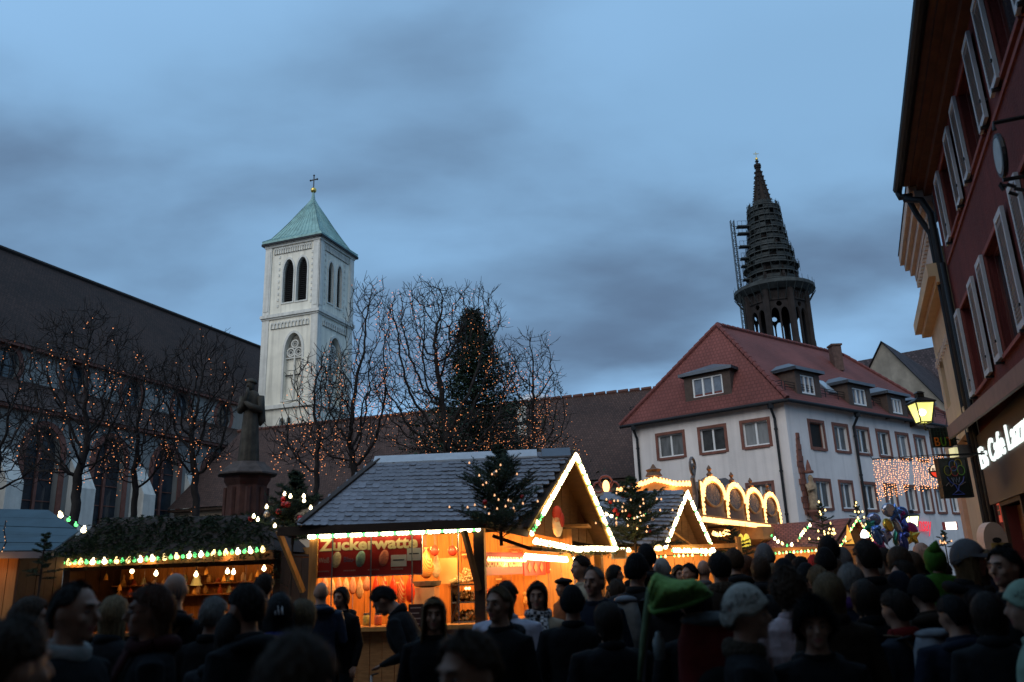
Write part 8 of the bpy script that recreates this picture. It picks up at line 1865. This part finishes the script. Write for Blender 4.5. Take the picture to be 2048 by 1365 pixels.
def backpack(pr, label, m_body, m_trim, wd=.15, hgt=.44, dp=.10, z0=.98, stripes=None, lidmat=None):
    def bodyf(t):
        rings = []
        for tt, sx, sy in ((0, .80, .75), (.04, .95, .95), (.35, 1.0, 1.0), (.7, .95, .9), (.9, .78, .7), (.98, .5, .45), (1.0, .3, .25)):
            rings.append([Vector((math.copysign(abs(math.cos(a))**.6, math.cos(a))*wd*sx, .145+dp+math.copysign(abs(math.sin(a))**.7, math.sin(a))*dp*sy, z0+hgt*tt)) for a in [2*math.pi*i/24 for i in range(24)]])
        t.loft(rings)
    def pocket(t): t.ball((0, .145+dp*2.0, z0+hgt*.28), (wd*.72, dp*.42, hgt*.22), 14, 10)
    def lid(t): t.ball((0, .145+dp, z0+hgt*.93), (wd*.86, dp*.98, hgt*.085), 16, 8)
    def strapL(t): t.tube([(-.10, .15, z0+hgt*.9), (-.115, .03, 1.44), (-.12, -.125, 1.34), (-.15, -.13, 1.15), (-.17, .06, 1.02)], .022, 6, flat=.5)
    def strapR(t): t.tube([(.10, .15, z0+hgt*.9), (.115, .03, 1.44), (.12, -.125, 1.34), (.15, -.13, 1.15), (.17, .06, 1.02)], .022, 6, flat=.5)
    parts = [('pack', bodyf, m_body), ('pocket', pocket, m_trim), ('lid', lid, lidmat or m_trim), ('strap', strapL, M_pipe), ('strap', strapR, M_pipe)]
    if stripes:
        for q in (-.085, -.01):
            def st(t, q=q): t.tube([(q-.03, .145+dp*1.75, z0+.03), (q-.03, .145+dp*2.05, z0+hgt*.4), (q+.01, .145+dp*1.9, z0+hgt*.72), (q+.06, .145+dp*1.5, z0+hgt*.88)], .014, 6, flat=.8)
            parts.append(('stripe', st, stripes))
    return on_person(pr, None, 'backpack', m_body, label, 'backpack', parts=parts)

BK = cloth('black', (0.010, 0.010, 0.012)); NAVY = cloth('navy', (0.012, 0.016, 0.032)); DKG = cloth('dark_grey', (0.028, 0.028, 0.032)); BRN = cloth('dark_brown', (0.035, 0.022, 0.015)); CHR = cloth('charcoal', (0.018, 0.018, 0.02))
PUFB = cloth('blue_puffer', (0.02, 0.032, 0.06), .45); CRM = cloth('cream', (0.36, 0.30, 0.22)); LAV = cloth('pale_lavender', (0.42, 0.42, 0.52), .5); PINK = cloth('pale_pink', (0.42, 0.33, 0.35), .6); RUST = cloth('rust', (0.10, 0.035, 0.012)); GRN = cloth('leaf_green', (0.045, 0.14, 0.018)); LIME = cloth('lime_fleece', (0.16, 0.30, 0.07)); GREYH = cloth('grey_wool', (0.10, 0.10, 0.11)); WHT = cloth('white_wool', (0.40, 0.37, 0.32), bscale=40); MINT = cloth('pale_green', (0.24, 0.33, 0.25)); FUR = cloth('brown_fur', (0.07, 0.05, 0.035), bump=1.0, bscale=40); PALEG = cloth('pale_grey', (0.30, 0.30, 0.29))
CHECK = mat('checked_scarf', (0.3, 0.3, 0.3), .85, var=0); t = CHECK.node_tree; ck = N(t, 'ShaderNodeTexChecker'); ck.inputs['Scale'].default_value = 34; ck.inputs['Color1'].default_value = (.36, .35, .36, 1); ck.inputs['Color2'].default_value = (.015, .015, .02, 1); tcn = N(t, 'ShaderNodeTexCoord'); t.links.new(tcn.outputs['Object'], ck.inputs['Vector']); t.links.new(ck.outputs['Color'], t.nodes['Principled BSDF'].inputs['Base Color'])
people = {}
def PP(key, *a, **kw):
    people[key] = person(*a, **kw); return people[key]
# left group
PP('lman', 'man in profile with receding dark hair and white collar, facing the auburn-haired woman', 150, 1164, 3.6, face=82, style='receding', hair='dark', coat=BK, collar=PALEG, near=True, bulk=1.08)
PP('lcorner', 'blurred near person in a rust brown coat at the bottom corner', 22, 1240, 2.2, face=150, style='short', hair='brown', coat=RUST, near=True, bulk=1.1)
PP('laub', 'woman in profile with long auburn hair and glasses, facing the man with the white collar', 312, 1170, 4.1, face=-66, style='longback', hair='auburn', coat=BK, near=True, glasses=True, scarf=cloth('dark_red', (.05, .008, .008)))
PP('lblond', 'fair-haired woman seen between the man in profile and the auburn-haired woman', 228, 1192, 5.6, face=165, style='long', hair='blond', coat=DKG)
PP('lbald', 'tall bald man in black seen from behind before the fir stall', 352, 1143, 5.9, face=190, style='bald', coat=BK)
PP('lgrey', 'short grey-haired person in dark puffer jacket beside the bald man', 428, 1194, 5.7, face=170, style='short', hair='grey', coat=CHR, puffer=True)
PP('ldark', 'dark-haired man looking left with upturned dark collar', 497, 1169, 4.6, face=-120, style='short', hair='dark', coat=CHR, near=True)
PP('lback', 'dark head close against the fir stall counter end', 529, 1148, 8.4, face=180, style='short', hair='dark', coat=BK)
PP('lclip', 'woman from behind with long black hair and a white hair clip', 560, 1187, 5.2, face=190, style='verylong', hair='black', coat=NAVY, collar=cloth('royal_blue', (.02, .03, .16)))
on_person(people['lclip'], None, 'hair_clip', WHT, 'white clip in the long black hair of the woman from behind', 'hair clip', parts=[('clip', lambda t: [t.tube([HC_+Vector((x, .105-abs(x)*.3, .055)), HC_+Vector((x-.012, .128, .0))], .006, 5) for x in (-.022, 0, .02)], mat('clip_white', (.6, .62, .66), .4))])
PP('lblond2', 'fair-haired woman half hidden behind the woman with the hair clip', 603, 1200, 5.4, face=150, style='bob', hair='fair', coat=BRN)
PP('nboy', 'very near brown-haired head from behind at the bottom edge', 592, 1268, 1.95, face=175, style='short', hair='brown', coat=DKG, near=True, bulk=.9)
# at the candy floss counter
PP('cbald', 'bald man in dark blue puffer jacket waiting at the candy floss counter', 643, 1163, 9.3, face=200, style='bald', coat=PUFB, puffer=True, arms='bent')
PP('cwom', 'dark-haired woman turned to the camera beside the bald man in the puffer jacket', 684, 1175, 9.6, face=-25, style='bob', hair='black', coat=BK)
PP('cbend', 'man in dark jacket bending forward in front of the candy floss stall', 757, 1178, 7.4, face=-100, style='short', hair='black', coat=CHR, lean=24, nod=22, arms='bent', near=True)
on_person(people['cbend'], None, 'walking_stick', M_lead, 'pale walking stick held by the bending man', 'stick', parts=[('shaft', lambda t: t.tube([(.1, -.42, .0), (.1, -.40, .98)], .012, 6), mat('stick_pale', (.45, .42, .4), .5)), ('grip', lambda t: t.tube([(.1, -.40, .98), (.1, -.34, 1.0)], .016, 6), M_iron)])
PP('girl', 'girl with long brown centre-parted hair walking towards the camera', 868, 1196, 6.0, face=4, style='verylong', hair='fair', coat=BK, near=True)
PP('wlav', 'person in pale lavender jacket half hidden behind the blonde woman', 1012, 1163, 6.6, face=165, style='short', hair='dark', coat=LAV, bulk=1.2)
PP('blonde', 'blonde woman in black coat with tied-back hair looking left', 998, 1171, 5.6, face=-28, style='tied', hair='fair', coat=BK, near=True, yaw=-6)
PP('nboy2', 'boy with short brown hair very near the camera at the bottom edge', 938, 1263, 2.55, face=-38, style='short', hair='brown', coat=BK, near=True, hs=1.06, bulk=.85, nod=6, yaw=-8)
PP('wscarf', 'woman with dark fringe, black and white checked scarf and cream coat', 1074, 1165, 7.3, face=-8, style='bob', hair='dark', coat=CRM, near=True, scarf=CHECK)
PP('vendor', 'stallholder in a flat dark beret behind the side counter', 1126, 1154, 11.0, face=-60, style='short', hair='dark', hat='beret', hatmat=BK, coat=cloth('vendor_brown', (.2, .07, .03)))
PP('wblackhat', 'black knitted hat and black coat from behind, right of the checked scarf', 1143, 1170, 6.3, face=172, style='short', hair='black', hat='beanie', coat=BK, bulk=1.15)
PP('mgrey', 'grey-haired man in dark jacket looking left in front of the lit side counter', 1187, 1133, 7.0, face=-32, style='receding', hair='grey', coat=NAVY, near=True)
PP('mdark', 'dark-haired man behind the grey-haired man', 1163, 1112, 9.5, face=-70, style='short', hair='dark', coat=CRM)
PP('wphone', 'dark-haired woman facing right, lit by the stalls', 1226, 1131, 10.8, face=70, style='bob', hair='black', coat=BRN, arms='raise')
PP('smallbrown', 'brown-haired child just behind the silver backpack', 1233, 1159, 8.0, face=180, style='short', hair='brown', coat=DKG, hs=1.05)
PP('mbeanie', 'tall man in black knitted hat carrying a silver grey backpack', 1270, 1107, 7.4, face=146, style='short', hair='black', hat='beanie', coat=CHR, bulk=1.1)
backpack(people['mbeanie'], 'silver grey backpack on the man in the black knitted hat', PALEG, cloth('steel_grey', (.14, .15, .17), .5), wd=.115, hgt=.46, dp=.09, z0=.98)
PP('mbeanie2', 'second black knitted hat just behind the man with the silver backpack', 1291, 1089, 9.6, face=175, style='short', hair='black', hat='beanie', coat=BK)
PP('hoodpale', 'person in a pale grey hat beyond the silver backpack man', 1322, 1117, 9.8, face=160, style='short', hair='grey', hat='beanie', hatmat=PALEG, coat=cloth('mauve', (.2, .17, .22)))
PP('f1', 'dark-haired woman facing the camera in the gap before the second stall', 1356, 1131, 11.2, face=10, style='bob', hair='dark', coat=BRN)
PP('f2', 'dark-haired man facing left in the gap before the second stall', 1379, 1127, 10.6, face=-60, style='short', hair='black', coat=BK)
PP('pinkbald', 'bald pink-headed old man before the second stall', 1405, 1119, 10.6, face=150, style='bald', coat=GREYH)
PP('bigfur', 'broad man in dark coat with fur collar seen from behind', 1437, 1105, 7.1, face=180, style='short', hair='black', coat=BRN, collar=FUR, bulk=1.25)
PP('brownback', 'brown-haired person from behind next to the fur-collared man', 1467, 1098, 9.2, face=185, style='short', hair='brown', coat=BK)
# child carrier group
PP('carrier', 'person under the green canopy carrying a red and grey rucksack', 1388, 1166, 4.6, face=182, style='short', hair='dark', coat=BK, near=True, bulk=1.05)
backpack(people['carrier'], 'red and dark rucksack with a grey lid below the green canopy', cloth('dull_red', (.13, .012, .012)), cloth('dark_pocket', (.018, .018, .018)), wd=.19, hgt=.52, dp=.13, z0=1.09, lidmat=cloth('grey_lid', (.11, .12, .125)))
def green_canopy():
    c = P(1352, 1200, 4.3); root = place('carrier_canopy', 'lime green pointed fabric canopy of a child carrier above the crowd', 'canopy', c); mb = MB(); nz_ = smooth_noise(77)
    top = [(1296, 1172), (1303, 1154), (1312, 1145), (1325, 1150), (1341, 1157), (1363, 1160), (1386, 1158), (1403, 1164), (1414, 1174), (1422, 1186)]
    bot = [(1300, 1212), (1303, 1222), (1308, 1226), (1324, 1223), (1341, 1220), (1363, 1214), (1386, 1207), (1403, 1199), (1414, 1193), (1422, 1188)]
    nu, nv = 36, 22; V = []
    def smp(l, u): x = u*(len(l)-1); i = min(int(x), len(l)-2); f = x-i; f = f*f*(3-2*f)*.5+f*.5; return l[i][0]+(l[i+1][0]-l[i][0])*f, l[i][1]+(l[i+1][1]-l[i][1])*f
    for i in range(nu+1):
        u = i/nu; t_, b_ = smp(top, u), smp(bot, u); dp = .17*math.sin(math.pi*min(1, .12+u*.86))**.6; V.append([])
        for j in range(nv):
            a = 2*math.pi*j/nv; f = .5-.5*math.cos(a); yy = 4.35-dp*1.25*math.sin(a)*(1+.22*nz_(u*14+a*3))
            # a fold running along the lower third
            if .55 < f < .8 and math.sin(a) > 0: yy += .035*math.sin((f-.55)/.25*math.pi)
            V[-1].append(P(t_[0]+(b_[0]-t_[0])*f, t_[1]+(b_[1]-t_[1])*f, yy))
    mb.loft(V); mb.build('fabric', cloth('canopy_lime', (0.17, 0.30, 0.075), bump=.8, bscale=14, var=.3), root, smooth=True)
    t = MB(); t.tube([P(x, y, 4.35-.20*math.sin(math.pi*min(1, .12+k/9*.86))) for k, (x, y) in enumerate(bot)], .012, 8); t.build('hem', cloth('green_hem', (.09, .19, .045)), root, smooth=True)
    t = MB(); t.tube([P(1299, 1175, 4.42), P(1294, 1225, 4.42), P(1286, 1290, 4.42), P(1279, 1362, 4.42)], [.014, .020, .018, .012], 8); t.build('side_strap', cloth('green_grey', (.13, .18, .10)), root, smooth=True)
    t = MB(); t.tube([P(1302, 1215, 4.42), P(1291, 1300, 4.42), P(1287, 1364, 4.42)], .010, 6); t.build('frame', M_lead, root)
    c = P(1318, 1290, 4.3); t = MB(); t.lathe([(.002, -.07), (.03, -.068), (.032, .02), (.015, .045), (.014, .06), (.002, .062)], c, 10); t.build('water_bottle', mat('clear_bottle', (.16, .18, .18), .15, var=0), smooth=True, label='small clear bottle in the side net of the child carrier', cat='bottle')
green_canopy()
PP('whitehat', 'person in white knitted hat with dark label and fur collar, in profile facing right', 1480, 1168, 3.9, face=75, style='short', hair='dark', hat='beanie', hatmat=WHT, coat=CHR, collar=FUR, near=True)
on_person(people['whitehat'], None, 'hat_label', BK, 'small dark label sewn on the white knitted hat', 'label', parts=[('patch', lambda t: t.box(HC_+Vector((.062, -.092, .075)), (.012, .036, .026), Matrix.Rotation(R(-32), 3, 'Z')), cloth('navy', (.012, .016, .032)))])
PP('curly', 'woman with bushy brown curls and pale pink quilted jacket from behind', 1572, 1137, 5.7, face=178, style='curly', hair='brown', coat=PINK, puffer=True, bulk=1.12, near=True)
PP('furhat', 'woman in round black fur hat facing the camera', 1621, 1187, 4.3, face=-14, style='short', hair='black', hat='fur', hatmat=cloth('black_fur', (.008, .008, .009), bump=1.0, bscale=45), coat=BK, near=True, bulk=1.05)
PP('greybr', 'grey-brown short-haired person beyond the curly-haired woman', 1634, 1132, 7.0, face=170, style='short', hair='fair', coat=DKG)
PP('blondbob', 'blonde bobbed woman in brown padded jacket from behind', 1655, 1147, 5.2, face=183, style='bob', hair='fair', coat=BRN, puffer=True)
PP('greypurple', 'grey-haired woman with purple collar from behind', 1697, 1128, 6.1, face=150, style='short', hair='grey', coat=NAVY, collar=cloth('purple', (.06, .02, .10)))
PP('tallhat', 'tall figure in black hat silhouetted under the far lit fir', 1655, 1073, 9.8, face=180, style='short', hair='black', hat='beanie', coat=BK)
PP('tallhat2', 'black-hatted figure in front of the tall silhouette', 1648, 1096, 8.7, face=175, style='short', hair='black', hat='beanie', coat=BK, bulk=1.1)
PP('greyhood', 'person in grey hat beside the black-hatted silhouettes', 1682, 1095, 9.8, face=200, style='short', hair='grey', hat='beanie', hatmat=GREYH, coat=DKG)
PP('talldark', 'tall dark-haired man in black coat from behind under the small far gable', 1731, 1081, 6.4, face=184, style='short', hair='dark', coat=BK, bulk=1.1)
PP('r1', 'dark-haired woman facing left just right of the tall man in black', 1768, 1097, 9.6, face=-90, style='bob', hair='dark', coat=BRN)
PP('r2', 'brown-haired woman from behind below the foil balloons', 1796, 1094, 7.5, face=178, style='bob', hair='brown', coat=DKG)
PP('r3', 'man with dark hair looking left below the brown-haired woman', 1806, 1121, 7.3, face=-100, style='short', hair='dark', coat=BK)
PP('navyhat', 'person in navy knitted hat low in the crowd', 1795, 1142, 6.4, face=170, style='short', hair='dark', hat='beanie', hatmat=NAVY, coat=BK)
PP('packkid', 'dark-haired child wearing a red and white striped backpack', 1790, 1180, 5.3, face=206, style='short', hair='dark', coat=cloth('slate', (.03, .035, .05)), hs=1.05, bulk=.95, collar=cloth('red_collar', (.15, .01, .01)))
backpack(people['packkid'], 'grey and white backpack with red stripes on the dark-haired child', cloth('grey_white', (.26, .27, .30)), cloth('mid_grey', (.16, .165, .18)), wd=.17, hgt=.46, dp=.12, z0=1.06, stripes=cloth('red_stripe', (.20, .012, .015)))
PP('maskman', 'bald man with dark scarf over his mouth near the green hood', 1838, 1083, 9.8, face=25, style='bald', coat=BK, scarf=BK)
PP('greenkid', 'small child in pointed green fleece hood held up above the crowd', 1863, 1073, 6.6, face=165, style='short', hair='brown', hat='hood', hatmat=GRN, coat=GRN, hs=1.4, bulk=1.15, arms='bent', h=.92, hatlift=.10)
PP('capwoman', 'woman with grey peaked cap and long blonde hair in profile facing right', 1925, 1076, 6.3, face=72, style='long', hair='fair', hat='cap', hatmat=GREYH, coat=BK, near=True, arms='hold')
PP('smile', 'smiling fair-haired person facing the camera by the café display', 1967, 1101, 9.8, face=-5, style='bob', hair='fair', coat=NAVY)
PP('rdark', 'dark-haired man in dark jacket looking left near the café door', 2005, 1094, 5.4, face=-70, style='short', hair='black', coat=BK, near=True)
PP('redge', 'person in pale green and white jacket cut by the frame edge', 2052, 1160, 4.2, face=-120, style='short', hair='dark', coat=MINT, hat='beanie', hatmat=MINT)
# farther row before the red-roofed stalls
PP('g1', 'grey knitted hat in the far row before the red stall', 1527, 1088, 9.8, face=180, style='short', hair='grey', hat='beanie', hatmat=GREYH, coat=BK)
PP('g2', 'brown-haired woman with wavy hair beside the grey knitted hat', 1519, 1113, 8.8, face=170, style='bob', hair='brown', coat=BK)
PP('g3', 'auburn-haired woman left of the wavy-haired woman', 1491, 1112, 10.0, face=150, style='long', hair='auburn', coat=BRN)
PP('g4', 'broad person in black hood before the red stall eaves', 1566, 1117, 7.9, face=180, style='short', hair='black', hat='beanie', coat=BK, bulk=1.25)
PP('g5', 'black-haired person facing right in the far row', 1598, 1114, 9.8, face=80, style='short', hair='black', coat=BRN)
PP('g6', 'tiny far head before the lit counter of the red stall', 1580, 1107, 13.5, face=180, style='short', hair='black', coat=BK)
PP('g7', 'person in red hat far off by the red stall', 1627, 1110, 12.0, face=180, style='short', hair='dark', hat='beanie', hatmat=cloth('red_hat', (.3, .02, .02)), coat=BK)
PP('bpick', 'balloon seller in dark coat under the foil balloons', 1778, 1102, 19.6, face=0, style='short', hair='dark', coat=NAVY, arms=('raise', 'down'))

# fillers deeper in the crowd, each its own person
for i, (px, yt, Y_, fc, hr, st, ht, lab) in enumerate([
    (1448, 1124, 11.5, 170, 'dark', 'short', None, 'dark head between the fur-collared man and the far stalls'),
    (1545, 1128, 9.0, 190, 'fair', 'bob', None, 'fair bobbed hair just left of the curly-haired woman'),
    (1610, 1126, 8.4, 175, 'black', 'short', 'beanie', 'small black knitted hat above the fur hat'),
    (1668, 1118, 9.4, 165, 'brown', 'long', None, 'long brown hair between the black hats and the grey-haired woman'),
    (1750, 1118, 8.8, 185, 'grey', 'receding', None, 'grey receding head at the shoulder of the tall man in black'),
    (1822, 1104, 9.5, 172, 'brown', 'bob', None, 'brown bobbed head below the small distant lantern'),
    (1880, 1120, 8.2, 180, 'dark', 'short', None, 'dark head between the green hood and the grey peaked cap'),
    (1945, 1118, 7.6, 195, 'dark', 'long', None, 'dark long-haired woman behind the grey peaked cap'),
    (1337, 1150, 7.2, 178, 'dark', 'short', None, 'dark short-haired head just above the green canopy'),
    (1840, 1150, 6.0, 170, 'dark', 'short', 'beanie', 'dark knitted hat low beside the striped backpack'),
    (1725, 1160, 5.6, 188, 'dark', 'bob', None, 'dark bobbed hair between the fur hat and the striped backpack'),
    (1900, 1190, 4.9, 176, 'black', 'short', None, 'black-haired person low in front of the peaked cap woman'),
    (1970, 1185, 4.6, 160, 'dark', 'bob', None, 'dark bobbed hair low near the frame edge'),
    (465, 1225, 4.6, 175, 'dark', 'long', None, 'dark long hair in front of the grey-haired person'),
    (60, 1195, 5.0, 120, 'brown', 'bob', None, 'brown-haired person behind the man in profile'),
    (1215, 1205, 5.2, 185, 'dark', 'bob', None, 'dark bobbed head in front of the silver backpack')]):
    PP('x%d' % i, lab, px, yt, Y_, face=fc, hair=hr, style=st, hat=ht, coat=(BK, NAVY, CHR, DKG, BRN)[i % 5], bulk=1.0+.06*(i % 4), puffer=(i % 3 == 1), yaw=((i*37) % 70)-35, nod=((i*23) % 24)-6, arms=('down', 'bent', 'pocket')[i % 3])
